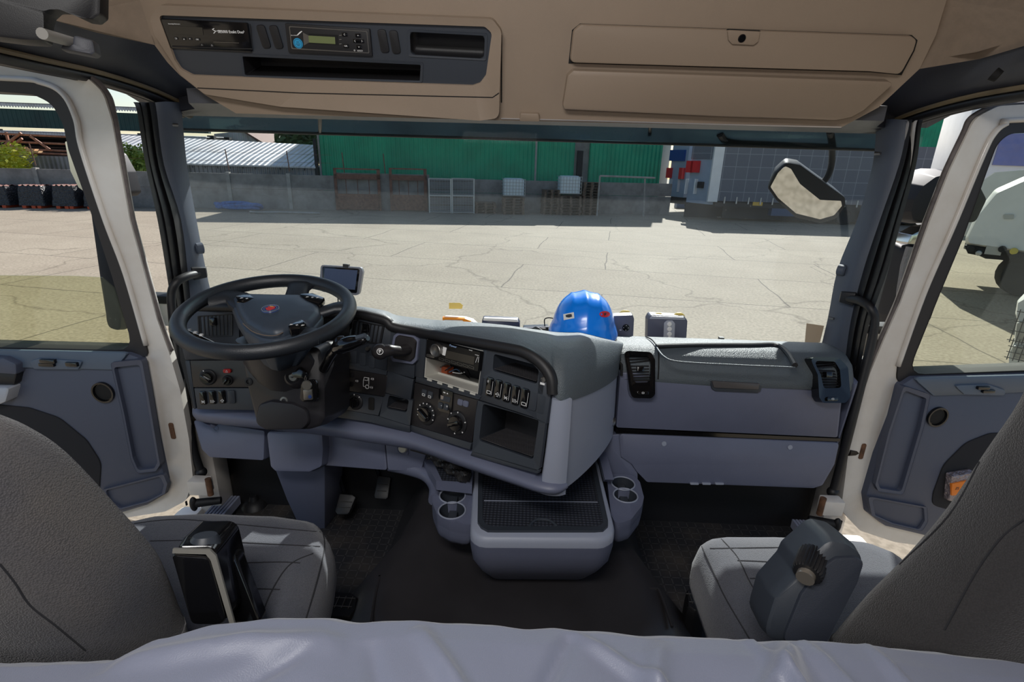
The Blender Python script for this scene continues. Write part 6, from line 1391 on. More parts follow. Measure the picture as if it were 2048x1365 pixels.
# ---- curved grab handles on the pillars
for s, pts in ((-1, [(396, 548, 1.60), (374, 553, 1.555), (352, 566, 1.52), (343, 590, 1.51), (345, 630, 1.50), (352, 700, 1.48), (366, 800, 1.45), (384, 890, 1.44), (402, 945, 1.44)]),
               (1, [(1698, 598, 1.60), (1722, 603, 1.555), (1742, 618, 1.52), (1749, 642, 1.51), (1742, 690, 1.50), (1722, 770, 1.48), (1702, 850, 1.46), (1684, 920, 1.45), (1666, 985, 1.44)])):
    t = thing('pillar_grab_handle', 'long curved black grab handle on the '+('driver' if s < 0 else 'passenger')+' side windscreen pillar', 'grab handle', P(pts[4][0], pts[4][1], y=1.5))
    pp = smooth_path([P(x, y, y=yy) for x, y, yy in pts], 6)
    MB().tube(pp, .0125, 14).build('bar', 'soft_black', t)
    c = P(*pts[0][:2], y=1.60); MB().loft([[c+Vector((s*.004, -.02, -.018)), c+Vector((s*.02, .0, -.018)), c+Vector((s*.02, .0, .022)), c+Vector((s*.004, -.02, .022))], [c+Vector((s*-.022, .01, -.014)), c+Vector((s*-.012, .03, -.014)), c+Vector((s*-.012, .03, .018)), c+Vector((s*-.022, .01, .018))]]).build('mount', 'soft_black', t, bev=.004)
    c = pp[-1]; MB().ball(c, .018).build('lower_mount', 'soft_black', t)
# ---- pedals
for nm, lab, q, arm, yy in (('brake_pedal', 'wide black brake pedal on a bent arm beside the steering column foot', [(680, 988), (706, 990), (713, 995), (700, 1026), (696, 1030), (676, 1030), (671, 1024)], [(678, 935), (680, 955), (690, 988)], 1.55),
                           ('accelerator_pedal', 'upright black accelerator pedal beside the engine cover', [(757, 952), (783, 955), (777, 996), (773, 1000), (751, 998), (749, 992)], [(752, 930), (760, 955)], 1.58)):
    f = Fr(P(*q[0], y=yy), (1, .0, 0), (0, .75, 1)); t = thing(nm, lab, 'pedal', P(q[0][0], q[0][1]+40, y=yy))
    o = MB().dome(f, rp(f.P(q), .006, 3), -.015, .008, .004).build('pad', 'soft_black', t)
    b0 = f.P(q); ys = [b for a, b in b0]; m = MB()
    for k in (.35, .62): y0 = min(ys)+(max(ys)-min(ys))*k; m.tube([f.w(min(a for a, b in b0)+.008, y0, .0085), f.w(max(a for a, b in b0)-.01, y0, .0085)], .0016, 5)
    m.build('tread_rib', 'steel', o)
    MB().tube(smooth_path([P(x, y, y=yy+.01) for x, y in arm], 5), .008, 10).build('arm', 'gloss_black', t)
p = P(508, 1003, z=.02); t = MB(); t.lathe(Fr((p.x, p.y, 0), (1, 0, 0), (0, 1, 0)), [(0, .045), (.012, .043), (.018, .025), (.034, .018), (.045, .0), (0, 0)], 24); o = t.build('rubber_foot_button', 'soft_black'); tag(o, 'domed rubber foot button on the driver footwell floor', 'foot button')
# ================================================================== SEATS, BUNK, CONSOLE, LOOSE ITEMS
from mathutils import noise as mn
def weave(t, co, b, c1, c2, sc=330, st=.55):
    n = t.nodes.new('ShaderNodeTexNoise'); n.inputs['Scale'].default_value = 7; n.inputs['Detail'].default_value = 6; t.links.new(co, n.inputs['Vector'])
    vo = t.nodes.new('ShaderNodeTexVoronoi'); vo.inputs['Scale'].default_value = sc; vo.inputs['Randomness'].default_value = 1; t.links.new(co, vo.inputs['Vector'])
    r = t.nodes.new('ShaderNodeValToRGB'); e = r.color_ramp.elements; e[0].position = .3; e[0].color = lin(c1); e[1].position = .72; e[1].color = lin(c2); t.links.new(n.outputs['Fac'], r.inputs[0])
    m = t.nodes.new('ShaderNodeMix'); m.data_type = 'RGBA'; m.blend_type = 'MULTIPLY'; m.inputs[0].default_value = .55; rr = t.nodes.new('ShaderNodeMapRange'); rr.inputs[1].default_value = 0; rr.inputs[2].default_value = .8; rr.inputs[3].default_value = 1.15; rr.inputs[4].default_value = .45
    t.links.new(vo.outputs['Distance'], rr.inputs[0]); t.links.new(r.outputs[0], m.inputs[6]); t.links.new(rr.outputs[0], m.inputs[7]); t.links.new(m.outputs[2], b.inputs['Base Color'])
    bp = t.nodes.new('ShaderNodeBump'); bp.inputs['Strength'].default_value = st; bp.inputs['Distance'].default_value = .002; bp.invert = True; t.links.new(vo.outputs['Distance'], bp.inputs['Height']); t.links.new(bp.outputs[0], b.inputs['Normal'])
    b.inputs['Sheen Weight'].default_value = .25
texmat('seat_cloth_dusty', lambda t, co, b: weave(t, co, b, (66, 66, 74), (92, 87, 84), 460, .5), .9)
texmat('seat_cloth', lambda t, co, b: weave(t, co, b, (72, 74, 84), (84, 84, 90), 600, .4), .9)
texmat('seat_cloth_dark', lambda t, co, b: weave(t, co, b, (42, 40, 42), (52, 49, 49), 520, .4), .9)
M('seam_dark', (36, 36, 40), .9)
M('seat_shell', (24, 24, 27), .5)
FZ = lambda z: Fr((0, 0, z), (1, 0, 0), (0, 1, 0))
def sup(cx, cy, ax, ay, z, n=36, p=3.2, ang=0):
    o = []
    for k in range(n):
        t = 2*PI*k/n; c, s = math.cos(t), math.sin(t)
        x = ax*math.copysign(abs(c)**(2/p), c); y = ay*math.copysign(abs(s)**(2/p), s)
        o.append(Vector((cx+x*math.cos(ang)-y*math.sin(ang), cy+x*math.sin(ang)+y*math.cos(ang), z)))
    return o
def seat(s, label, edge, outer, cush, seams, mat_b, mat_c):
    t = thing('driver_seat' if s < 0 else 'passenger_seat', label, 'seat', (s*.68, .6, 0))
    rings = []
    for (px, py, y, xo, th) in edge:
        q = P(px, py, y=y+.03+th*.55); cx = (q.x+xo)/2; rings.append(sup(cx, y+.03, abs(xo-q.x)/2, th, q.z, p=3.6))
    top_ = rings[-1]; c = sum(top_, Vector())/len(top_)
    rings.append([c+(v-c)*.9+Vector((0, 0, .02)) for v in top_]); rings.append([c+(v-c)*.6+Vector((0, 0, .03)) for v in top_])
    bot = rings[0]; cb = sum(bot, Vector())/len(bot); rings.insert(0, [cb+(v-cb)*.98+Vector((0, 0, -.16)) for v in bot])
    cols = [smooth_path(cl, 4) for cl in zip(*rings)]; rings = [list(r) for r in zip(*cols)]
    back = MB().loft(rings).build('backrest', mat_b, t, smooth=2)
    fz = FZ(.49); oq = rp([tuple(p) for p in [fz.px(x, y) for x, y in cush]], .03, 5)
    n = 72; oq = [tuple(v) for v in resamp(oq, n)]; cx = sum(a for a, b in oq)/n; cy = sum(b for a, b in oq)/n
    def shr(d): 
        o = []
        for a, b in oq: v = Vector((a-cx, b-cy)); l = v.length; v = v*((l-d)/l); o.append((cx+v.x, cy+v.y))
        return o
    lay = [(.03, .36), (.005, .37), (-.004, .40), (-.004, .44), (.003, .475), (.014, .492), (.035, .503), (.07, .507), (.15, .505)]
    MB().loft([[Vector((a, b, z)) for a, b in shr(d)] for d, z in lay]).build('seat_cushion', mat_c, t, smooth=2)
    from mathutils.bvhtree import BVHTree
    me = [o for o in t.children if o.name.startswith('seat_cushion')][0].data; bt = BVHTree.FromPolygons([v.co for v in me.vertices], [p.vertices for p in me.polygons])
    for sm in seams:
        q = []
        for v in smooth_path([(x, y, 0) for x, y in sm], 8):
            h = bt.ray_cast(CAM, ray(v.x, v.y).normalized())
            if h[0] is not None: q.append(h[0])
        if len(q) > 2: MB().tube(q, .0014, 5).build('seam', 'seam_dark', t)
    xi = min(abs(a) for a, b in oq)
    a, b = sorted((s*(xi+.06), s*(xi+.46)))
    MB().box((a, .50, .10), (b, .84, .37)).build('seat_base', 'seat_shell', t, bev=.02)
    MB().box((a-.0, .46, .0), (b, .90, .10)).build('floor_rails', 'seat_shell', t, bev=.01)
    return t, back
Ls, Lb = seat(-1, 'driver seat in dusty grey woven cloth with a folded armrest, on the left', 
    [(385, 1262, .52, -.93, .085), (376, 1240, .525, -.93, .085), (335, 1135, .51, -.93, .085), (300, 1085, .50, -.93, .083), (250, 1028, .49, -.935, .08), (150, 922, .47, -.93, .078), (70, 868, .455, -.92, .072), (0, 838, .445, -.90, .066)],
    -.93, [(262, 1040), (300, 1030), (420, 1022), (560, 1028), (640, 1042), (664, 1082), (655, 1140), (630, 1240), (600, 1290), (150, 1290), (150, 1060)],
    [[(268, 1048), (360, 1040), (500, 1052), (640, 1065)], [(300, 1083), (400, 1082), (520, 1088), (640, 1094)], [(480, 1127), (560, 1125), (600, 1127)], [(500, 1178), (560, 1180)], [(626, 1108), (580, 1130), (545, 1180), (518, 1245)], [(645, 1062), (648, 1100), (632, 1170), (610, 1245)]], 'seat_cloth_dusty', 'seat_cloth')
Rs, Rb_ = seat(1, 'passenger seat in grey cloth partly lit by the sun, on the right',
    [(1640, 1300, .52, .94, .085), (1655, 1275, .525, .94, .085), (1720, 1200, .515, .945, .085), (1800, 1120, .50, .95, .083), (1880, 1025, .485, .95, .08), (1960, 905, .465, .95, .078), (2010, 830, .45, .95, .075), (2060, 745, .44, .95, .07)],
    .94, [(1392, 1095), (1402, 1076), (1440, 1070), (1540, 1068), (1650, 1072), (1740, 1082), (1800, 1106), (1900, 1200), (1900, 1330), (1560, 1330), (1480, 1280), (1430, 1190)],
    [[(1420, 1098), (1560, 1096), (1640, 1098)], [(1475, 1122), (1540, 1125), (1600, 1134)], [(1500, 1158), (1590, 1156)], [(1515, 1190), (1560, 1193)], [(1440, 1076), (1475, 1115), (1500, 1165), (1535, 1225)], [(1402, 1090), (1425, 1140), (1450, 1195), (1500, 1280)]], 'seat_cloth_dark', 'seat_cloth')
# seam lines on the backrests
def onback(px, py, y): return P(px, py, y=y)
for pts, par in (([(0, 1128), (30, 1165), (60, 1210), (110, 1250), (170, 1300)], Lb), ([(2048, 1040), (2000, 1080), (1950, 1150), (1890, 1260)], Rb_), ([(1960, 925), (1900, 1030), (1800, 1130), (1700, 1220), (1660, 1270)], Rb_)):
    q = []
    from mathutils.bvhtree import BVHTree
    me = par.data; bt = BVHTree.FromPolygons([v.co for v in me.vertices], [p.vertices for p in me.polygons])
    for x, y in pts:
        d = ray(x, y).normalized(); h = bt.ray_cast(CAM, d)
        if h[0] is not None: q.append(h[0]+h[1]*.0005)
    if len(q) > 2: MB().tube(smooth_path(q, 6), .0011, 5).build('seam', 'seam_dark', par)
# armrests
def armrest(par, fr, body, pad, stripe, mats, depth):
    a = MB().dome(fr, rp(fr.P(body), .02, 5), -depth, 0, .012).build('armrest', mats[0], par)
    MB().dome(fr, rp(fr.P(pad, .004), .012, 4), -.004, .006, .004).build('armrest_face', mats[1], a)
    if stripe: MB().plate(fr, fr.P(stripe, .002), -.002, .003).build('armrest_stripe', mats[2], a)
    return a
fa = Fr(P(400, 1170, y=.60), (1, .25, 0), (0, .35, 1))
M('stripe_grey', (120, 118, 112), .7)
ar = armrest(Ls, fa, [(345, 1100), (352, 1090), (420, 1088), (436, 1098), (472, 1250), (380, 1250)], [(344, 1112), (350, 1108), (412, 1112), (420, 1120), (456, 1250), (384, 1250)], [(346, 1098), (420, 1100), (432, 1112), (470, 1250), (460, 1250), (422, 1122), (412, 1109), (345, 1107)], ('gloss_black', 'gloss_black', 'stripe_grey'), .10)
fw_ = Fr(P(480, 1180, y=.64), (1, .1, 0), (0, .35, 1))
MB().dome(fw_, rp(fw_.P([(446, 1128), (464, 1108), (474, 1130), (520, 1250), (455, 1250)]), .006, 3), -.03, 0, .004).build('armrest_side', 'gloss_black', ar)
c = P(410, 1087, y=.64); MB().tube([c+Vector((-.002, -.01, -.03)), c+Vector((0, 0, .0)), c+Vector((0, .004, .012))], [.024, .024, .016], 20).build('armrest_knob', 'dark_fascia', ar)
fb_ = Fr(P(1640, 1180, y=.60), (1, -.2, 0), (0, .35, 1))
M('arm_navy', (42, 47, 58), .6, bump=.3, bs=900)
ar = armrest(Rs, fb_, [(1590, 1150), (1600, 1128), (1650, 1085), (1665, 1078), (1700, 1086), (1728, 1106), (1733, 1125), (1720, 1165), (1655, 1290), (1520, 1290), (1545, 1200)], [(1560, 1290), (1600, 1190), (1640, 1135), (1672, 1115), (1712, 1114), (1728, 1124), (1716, 1165), (1650, 1290)], None, ('grey_blue_plastic', 'arm_navy', None), .09)
bpy.data.objects[ar.name].data.materials[0] = MATS['dark_fascia']
kp0, kp1 = P(1613, 1150, y=.60), P(1632, 1100, y=.64); M('worn_metal', (150, 142, 132), .35, metal=.6)
kx = (kp1-kp0).normalized(); kf2 = Fr(kp0, kx.orthogonal(), kx.cross(kx.orthogonal()))
m = MB(); prof = [(.017, .0), (.0185, .004), (.0185, .040), (.016, .043), (0, .043)]
rings = []
for r_, h_ in [(0.0, 0)]+prof: rings.append([kp0+kx*h_+(kf2.u*math.cos(t)+kf2.v*math.sin(t))*(max(r_, 1e-4)*(1+.09*(1 if (k % 2) else -1)*(r_ > .017))) for k, t in enumerate([2*PI*j/48 for j in range(48)])])
m.loft(rings).build('armrest_knob', 'soft_black', ar)
MB().tube([kp0-kx*.008, kp0], .012, 14).build('knob_shaft', 'worn_metal', ar)
# seat height pedals: black boxes with ridged tops beside each seat base
for s, q, top_ in ((-1, [(655, 1190), (668, 1182), (705, 1184), (717, 1195), (712, 1222), (700, 1236), (655, 1236)], [(660, 1192), (672, 1183), (700, 1186), (712, 1198), (705, 1208), (662, 1206)]), (1, [(1372, 1180), (1384, 1172), (1408, 1178), (1418, 1200), (1415, 1222), (1390, 1224), (1374, 1212)], [(1374, 1180), (1385, 1173), (1406, 1179), (1414, 1200), (1385, 1202)])):
    f = FZ(.13); t = thing('seat_pedal', 'small black ridged seat pedal beside the '+('driver' if s < 0 else 'passenger')+' seat on the floor', 'pedal', (s*.5, 1.1, 0))
    oq = rp(f.P(q), .008, 3); MB().dome(f, oq, -.11, 0, .006).build('block', 'soft_black', t)
    m = MB(); cx = sum(a for a, b in oq)/len(oq); cy = sum(b for a, b in oq)/len(oq)
    for k in (-.018, 0, .018): m.tube([Vector((cx+k, cy-.02, .131)), Vector((cx+k, cy+.02, .131))], .0015, 5)
    for k in (-.014, .014): m.tube([Vector((cx-.026, cy+k, .131)), Vector((cx+.026, cy+k, .131))], .0015, 5)
    m.build('grip_ribs', 'steel', t)
# ---- bunk with its satin cover
texmat('satin_cover', lambda t, co, b: (lambda: (b.inputs['Base Color'].__setattr__('default_value', lin((130, 136, 160))), b.inputs['Sheen Weight'].__setattr__('default_value', .4), b.inputs['Anisotropic'].__setattr__('default_value', .3)))(), .38)
def wv(t, co, b):
    b.inputs['Base Color'].default_value = lin((122, 127, 146)); b.inputs['Sheen Weight'].default_value = .3
    n = t.nodes.new('ShaderNodeTexNoise'); n.inputs['Scale'].default_value = 700; t.links.new(co, n.inputs['Vector'])
    bp = t.nodes.new('ShaderNodeBump'); bp.inputs['Strength'].default_value = .3; bp.inputs['Distance'].default_value = .001; t.links.new(n.outputs['Fac'], bp.inputs['Height']); t.links.new(bp.outputs[0], b.inputs['Normal'])
texmat('bunk_satin', wv, .44)
Bk = thing('bunk', 'sleeper bunk under a wrinkled blue grey satin cover across the rear of the cab', 'bunk', (0, 0, 0))
ep_ = [(-1.1, .395), (-.60, .405), (-.50, .41), (-.44, .42), (-.39, .45), (-.34, .472), (-.18, .486), (0, .484), (.21, .480), (.40, .481), (.52, .474), (.62, .466), (1.1, .45)]
def ey(x):
    for (a, ya), (b, yb) in zip(ep_, ep_[1:]):
        if a <= x <= b: t = (x-a)/(b-a); t = t*t*(3-2*t); return ya+(yb-ya)*t
    return .44
def crease(x, y, ax, ay, bx, by, w, h):
    d = Vector((bx-ax, by-ay)); L = d.length; d /= L; p = Vector((x-ax, y-ay)); s = p.dot(d); q = p.x*-d.y+p.y*d.x
    if s < -.02 or s > L+.02: return 0
    return h*math.exp(-(q/w)**2)*math.sin(PI*max(0, min(1, (s+.02)/(L+.04))))**.6*(1 if q > 0 else .9)
CR_ = [(-.10, .44, .02, .28, .010, .010), (-.25, .24, .02, .36, .012, .010), (.02, .36, .06, .44, .010, -.008), (.02, .33, -.12, .18, .012, .012), (.16, .44, .10, .25, .012, .010), (.18, .30, .30, .44, .010, .011), (.30, .45, .24, .22, .014, .013), (.33, .45, .36, .25, .010, .012), (.27, .46, .29, .33, .007, .008), (-.40, .40, -.20, .43, .014, .008), (-.34, .30, -.22, .42, .012, -.007), (-.60, .36, -.30, .22, .02, .012), (.40, .45, .41, .30, .006, .007), (-.05, .2, .22, .27, .015, .010), (.5, .36, .72, .30, .012, .008), (.58, .42, .80, .40, .012, .006), (-.15, .42, -.06, .22, .009, -.007), (.08, .45, .17, .37, .008, .007)]
def bunkf(u, v):
    x = -1.02+2.04*u; e = ey(x)
    # v: 0 underside front .. rising over the rounded edge to the rear wall
    prof = [(0, -.17), (.004, -.10), (.008, -.045), (.0, -.022), (-.018, -.004), (-.045, .004), (-.10, .010), (-.2, .014), (-.35, .014), (-.55, .012), (-.80, .012), (-.98, .0)]
    k = v*(len(prof)-1); j = min(int(k), len(prof)-2); f = k-j; f2 = f
    dy = prof[j][0]*(1-f)+prof[j+1][0]*f; dz = prof[j][1]*(1-f)+prof[j+1][1]*f; y = e+dy
    h = 0
    if dy < .0 or dz > -.06:
        n_ = mn.noise(Vector((x*5, y*5, .3)))*.010+mn.noise(Vector((x*14+y*9, y*12-x*7, 2)))*.0045
        h = n_+1.7*sum(crease(x, y, *c) for c in CR_)
    edge_w = mn.noise(Vector((x*9, 0, 5)))*.005+mn.noise(Vector((x*30, 0, 9)))*.0025
    return Vector((x, y+edge_w*(1 if dy > -.1 else 0), .742+dz+h))
MB().grid(bunkf, 420, 150).build('satin_cover', 'bunk_satin', Bk, smooth=2)
MB().box((-1.02, -.58, .40), (1.02, .36, .70)).build('mattress_base', 'seat_shell', Bk)
# ---- centre console
CC = thing('centre_console', 'grey blue floor console with ribbed lid tray and two pairs of cup holders', 'console', (.05, 1.2, .17))
zt = .38; fz = FZ(zt)
topo = [(950, 918), (1192, 906), (1228, 1050), (1226, 1066), (1205, 1078), (962, 1076), (944, 1064), (942, 1050)]
oq = [tuple(v) for v in resamp(rp(fz.P(topo), .03, 6), 90)]
fl_ = FZ(.36); cxx = sum(a for a, b in oq)/90; cyy = sum(b for a, b in oq)/90
def con(k, dy, z): return [Vector((cxx+(a-cxx)*k, cyy+(b-cyy)*k+dy, z)) for a, b in oq]
MB().loft([con(.72, .05, .150), con(.80, .035, .185), con(.90, .016, .235), con(.985, .0, .29), con(1.01, -.002, .33), con(1.012, -.003, .352)]).build('console_body', 'grey_blue_plastic', CC, smooth=1.2)
ld = MB().loft([con(1.012, -.003, .354), con(1.01, -.002, .366), con(.995, 0, .377), con(.97, 0, .380)]).build('lid_edge', 'grey_blue_light', CC, smooth=1.2)
inr = [tuple(v) for v in resamp(rp(fz.P([(965, 928), (1178, 915), (1206, 1048), (1202, 1056), (978, 1056), (966, 1046)]), .02, 5), 60)]
mid = [tuple(v) for v in resamp(rp(fz.P([(957, 924), (1186, 911), (1217, 1054), (1208, 1066), (970, 1066), (955, 1052)]), .025, 5), 60)]
MB().ring(fz, mid, inr, -.004, .005).build('lid_rim', 'dark_fascia', ld, bev=.002)
def knob_(t, co, b):
    vo = t.nodes.new('ShaderNodeTexVoronoi'); vo.inputs['Scale'].default_value = 105; vo.inputs['Randomness'].default_value = 0; t.links.new(co, vo.inputs['Vector'])
    bp = t.nodes.new('ShaderNodeBump'); bp.inputs['Strength'].default_value = 1; bp.inputs['Distance'].default_value = .004; bp.invert = True; t.links.new(vo.outputs['Distance'], bp.inputs['Height']); t.links.new(bp.outputs[0], b.inputs['Normal'])
    r = t.nodes.new('ShaderNodeValToRGB'); r.color_ramp.elements[0].color = lin((62, 66, 78)); r.color_ramp.elements[1].color = lin((30, 32, 38)); r.color_ramp.elements[1].position = .6; t.links.new(vo.outputs['Distance'], r.inputs[0]); t.links.new(r.outputs[0], b.inputs['Base Color'])
texmat('ribbed_mat', knob_, .5)
MB().plate(fz, inr, -.006, .001).build('ribbed_mat', 'ribbed_mat', ld)
m = MB(); m.tube([Vector((*fz.px(968, 1003), .3815)), Vector((*fz.px(1195, 1006), .3815))], .0012, 5); m.build('mat_crease', 'grey_blue_light', ld)
hq_ = smooth_path([Vector((*fz.px(x, y), .383)) for x, y in ((1058, 1056), (1068, 1044), (1085, 1041), (1102, 1045), (1115, 1056))], 5)
MB().tube(hq_, .0035, 8).build('finger_grip', 'dark_fascia', ld)
def cups(outline, cs, sgn, rad=.036):
    f = FZ(.355); oq = rp(f.P(outline), .03, 6); ho = [circ(*f.px(x, y), rad, 32) for x, y in cs]
    o = MB().ring(f, oq, ho, -.03, 0).build('cup_holder', 'grey_blue_plastic', CC, bev=.004)
    n = len(oq); cx = sum(a for a, b in oq)/n; cy = sum(b for a, b in oq)/n
    q = [tuple(v) for v in oq]; 
    m = MB(); R = [m.V([Vector((cx+(a-cx)*k, cy+(b-cy)*k, z)) for a, b in q]) for k, z in ((1, .326), (.985, .308), (.93, .290), (.80, .276), (.6, .270))]
    for p, s_ in zip(R, R[1:]):
        for j in range(n): m.F([p[j], p[(j+1) % n], s_[(j+1) % n], s_[j]])
    m.F(R[-1]); m.build('holder_underside', 'grey_blue_plastic', o, smooth=1.2)
    for (x, y) in cs:
        a, b = f.px(x, y); m = MB(); R = [m.V([Vector((a+r_*math.cos(2*PI*k/32), b+r_*math.sin(2*PI*k/32), z)) for k in range(32)]) for r_, z in ((rad, .354), (rad*.93, .31), (rad*.88, .292))]
        for p, s_ in zip(R, R[1:]):
            for j in range(32): m.F([p[j], p[(j+1) % 32], s_[(j+1) % 32], s_[j]])
        m.F(R[-1]); m.build('cup_well', 'dark_fascia', o, smooth=1.2)
        MB().tube([Vector((a+rad*math.cos(2*PI*k/32), b+rad*math.sin(2*PI*k/32), .356)) for k in range(32)], .0022, 6, closed=True).build('well_lip', 'grey_blue_light', o)
        MB().box((a-.012, b-rad*.8, .293), (a+.012, b+rad*.8, .335)).build('divider', 'dark_fascia', o, bev=.004)
    return o
cups([(866, 975), (876, 964), (938, 966), (944, 985), (944, 1050), (930, 1050), (900, 1044), (874, 1030), (864, 1005)], [(905, 992), (904, 1022)], -1)
cups([(1213, 948), (1268, 950), (1280, 965), (1288, 995), (1284, 1012), (1262, 1040), (1232, 1050), (1222, 1030)], [(1246, 968), (1251, 992)], 1, .034)
# small shelf with dark mat left of the console
f = FZ(.40); MB().plate(f, f.P([(846, 918), (948, 924), (944, 970), (872, 962)]), -.03, 0).build('side_shelf', 'grey_blue_plastic', CC)
MB().plate(f, f.P([(868, 928), (944, 930), (940, 966), (884, 962)]), -.002, .002).build('shelf_mat', 'ribbed_mat', CC)
# braces from console up to dashboard
MB().loft([[P(1196, 905, y=1.40), P(1212, 905, y=1.40), P(1228, 960, y=1.30), P(1210, 960, y=1.30)], [q+Vector((0, .02, -.02)) for q in (P(1196, 905, y=1.40), P(1212, 905, y=1.40), P(1228, 960, y=1.30), P(1210, 960, y=1.30))]]).build('console_brace', 'grey_blue_plastic', CC)
# twisted black roll on the side shelf
M('twisted_rubber', (46, 44, 44), .4, bump=.3, bs=200)
pts = smooth_path([Vector((*f.px(862, 925), .425)), Vector((*f.px(885, 938), .42)), Vector((*f.px(910, 952), .415)), Vector((*f.px(934, 966), .412))], 8)
o = MB(); rings = []
for i, p in enumerate(pts):
    d = (pts[min(i+1, len(pts)-1)]-pts[max(0, i-1)]).normalized(); x = d.cross(Vector((0, 0, 1))).normalized(); y = d.cross(x)
    rings.append([p+(x*math.cos(t)+y*math.sin(t))*(.015*(1+.28*math.sin(3*t+i*.9))) for t in (2*PI*k/18 for k in range(18))])
o = o.loft(rings).build('twisted_grip', 'twisted_rubber', smooth=.4); tag(o, 'twisted black ribbed rubber roll lying on the small shelf left of the console', 'rubber roll')
# ---- hard hat on the dash top
HT = thing('hard_hat', 'bright blue hard hat with white sticker and red oval badge on the dashboard', 'hard hat', P(1165, 668, y=1.5))
M('helmet_blue', (6, 128, 240), .25, coat=.4)
hc = P(1165, 672, y=1.53); hz = hc.z-.002
Rx, Ry, Rz = .094, .115, .118
def hat(u, v):
    th = 2*PI*u; ph = v*PI/2; lift = .0
    r = math.cos(ph)**.72; z = math.sin(ph)**1.0
    back = max(0, -math.sin(th)); front = max(0, math.sin(th))
    flare = 1+.10*max(0, 1-v*6)
    x = Rx*r*math.cos(th)*flare; y = Ry*r*math.sin(th)*(1+.18*front*max(0, 1-v*5))*flare
    arch = .020*max(0, -math.sin(th))**2*max(0, math.cos(3*(th+PI/2))*.5+.5)*max(0, 1-v*4)
    ridge = .004*math.exp(-((x)/.010)**2)*(v > .15)+.003*math.exp(-((abs(x)-.040)/.006)**2)*(v > .25)
    step = .004*(v < .30)
    return Vector((hc.x+x*(1+step*2), hc.y+y*(1+step*2), hz+.018+arch+Rz*z+ridge))
MB().slab(hat, 72, 26, (0, 0, -.003)).build('shell', 'helmet_blue', HT, smooth=2)
M('harness_grey', (150, 152, 160), .6)
hb_ = [Vector((hc.x+.082*math.cos(t), hc.y+.098*math.sin(t), hz+.010+.006*math.sin(5*t))) for t in (2*PI*k/40 for k in range(40))]
MB().tube(hb_, .009, 8, closed=True, flat=.5, up=(0, 0, 1)).build('head_band', 'harness_grey', HT)
MB().tube(smooth_path([hc+Vector((.02, -.088, .012)), hc+Vector((.055, -.075, .002)), hc+Vector((.075, -.05, .014))], 6), .008, 8).build('adjuster_strap', 'harness_grey', HT)
M('orange_foam', (220, 140, 70), .8); MB().ball(hc+Vector((-.062, -.06, .014)), (.014, .01, .01)).build('foam_pad', 'orange_foam', HT)
me = bpy.data.objects['shell'].data; bt = BVHTree.FromPolygons([v.co for v in me.vertices], [p.vertices for p in me.polygons])
def sticker(cx, cy, pts, mat, nm, lift=.0012):
    q = []
    for x, y in pts:
        h = bt.ray_cast(CAM, ray(x, y).normalized()); q.append(h[0]+h[1]*lift)
    h = bt.ray_cast(CAM, ray(cx, cy).normalized()); c = h[0]+h[1]*(lift+.0004)
    m = MB(); vs = m.V(q); vc = m.V([c])[0]
    for i in range(len(vs)): m.F([vs[i], vs[(i+1) % len(vs)], vc])
    return m.build(nm, mat, HT), c, h[1]
sticker(1138, 632, [(1127, 629), (1138, 627), (1148, 625), (1149, 637), (1138, 639), (1128, 641)], M('paper_white', (232, 230, 224), .6), 'white_sticker')
sticker(1138, 632, [(1132, 631), (1139, 629), (1144, 629), (1145, 634), (1139, 636), (1133, 635)], 'dark_fascia', 'sticker_print', .0022)
rb2, c, nn = sticker(1209, 629, [(1209+10.5*math.cos(t), 629+6.2*math.sin(t)) for t in (2*PI*k/20 for k in range(20))], M('badge_red', (214, 36, 52), .4), 'oval_badge')
uu = Vector((0, 0, 1)).cross(nn).normalized(); bf = Fr(c, uu, nn.cross(uu)); text('JSP', bf, 0, 0, .0085, 'dark_fascia', HT, c=.0012, bold=.0002, sx=1.2)
# ---- sat nav and toll boxes on the windscreen
NV = thing('satellite_navigator', 'small black framed navigation screen mounted behind the steering wheel', 'navigator', P(683, 590, y=1.55))
f = Fr(P(683, 560, y=1.56), (1, .0, -.045), (0, .15, 1))
MB().dome(f, rp(f.P([(643, 531), (722, 536), (725, 545), (718, 588), (712, 590), (646, 583), (640, 575)]), .01, 4), -.018, 0, .003).build('housing', 'gloss_black', NV)
def scr(t, co, b): b.inputs['Base Color'].default_value = lin((70, 82, 108)); b.inputs['Roughness'].default_value = .25
texmat('screen_glass', scr, .2)
M('silver_edge', (130, 132, 140), .35, metal=.5)
MB().ring(f, rp(f.P([(642, 530), (723, 535), (726, 545), (718, 589), (712, 591), (645, 584), (639, 575)]), .01, 4), rp(f.P([(645, 533), (720, 538), (714, 587), (646, 581)]), .006, 4), -.014, .0015).build('silver_frame', 'silver_edge', NV)
MB().plate(f, f.P([(650, 537), (715, 541), (710, 580), (647, 575)], .001), .0, .0015).build('screen', 'screen_glass', NV)
MB().dome(f, rp(f.P([(686, 528), (697, 529), (697, 536), (686, 535)]), .001, 3), -.012, .004, .001).build('top_button', 'soft_black', NV)
MB().tube([f.w(*f.px(683, 575), -.018), P(683, 575, y=1.699)], .014, 12).build('suction_mount', 'soft_black', NV)
MB().tube(smooth_path([P(672, 586, y=1.56), P(676, 598, y=1.57), P(676, 618, y=1.57)], 5), .002, 6).build('power_cable', 'rubber', NV)
M('toll_grey', (88, 90, 104), .4); M('toll_light', (168, 170, 178), .4); M('toll_navy', (56, 62, 86), .35); M('yellow_pad', (226, 200, 110), .5); M('device_white', (235, 232, 225), .4); M('device_orange', (246, 150, 40), .4)
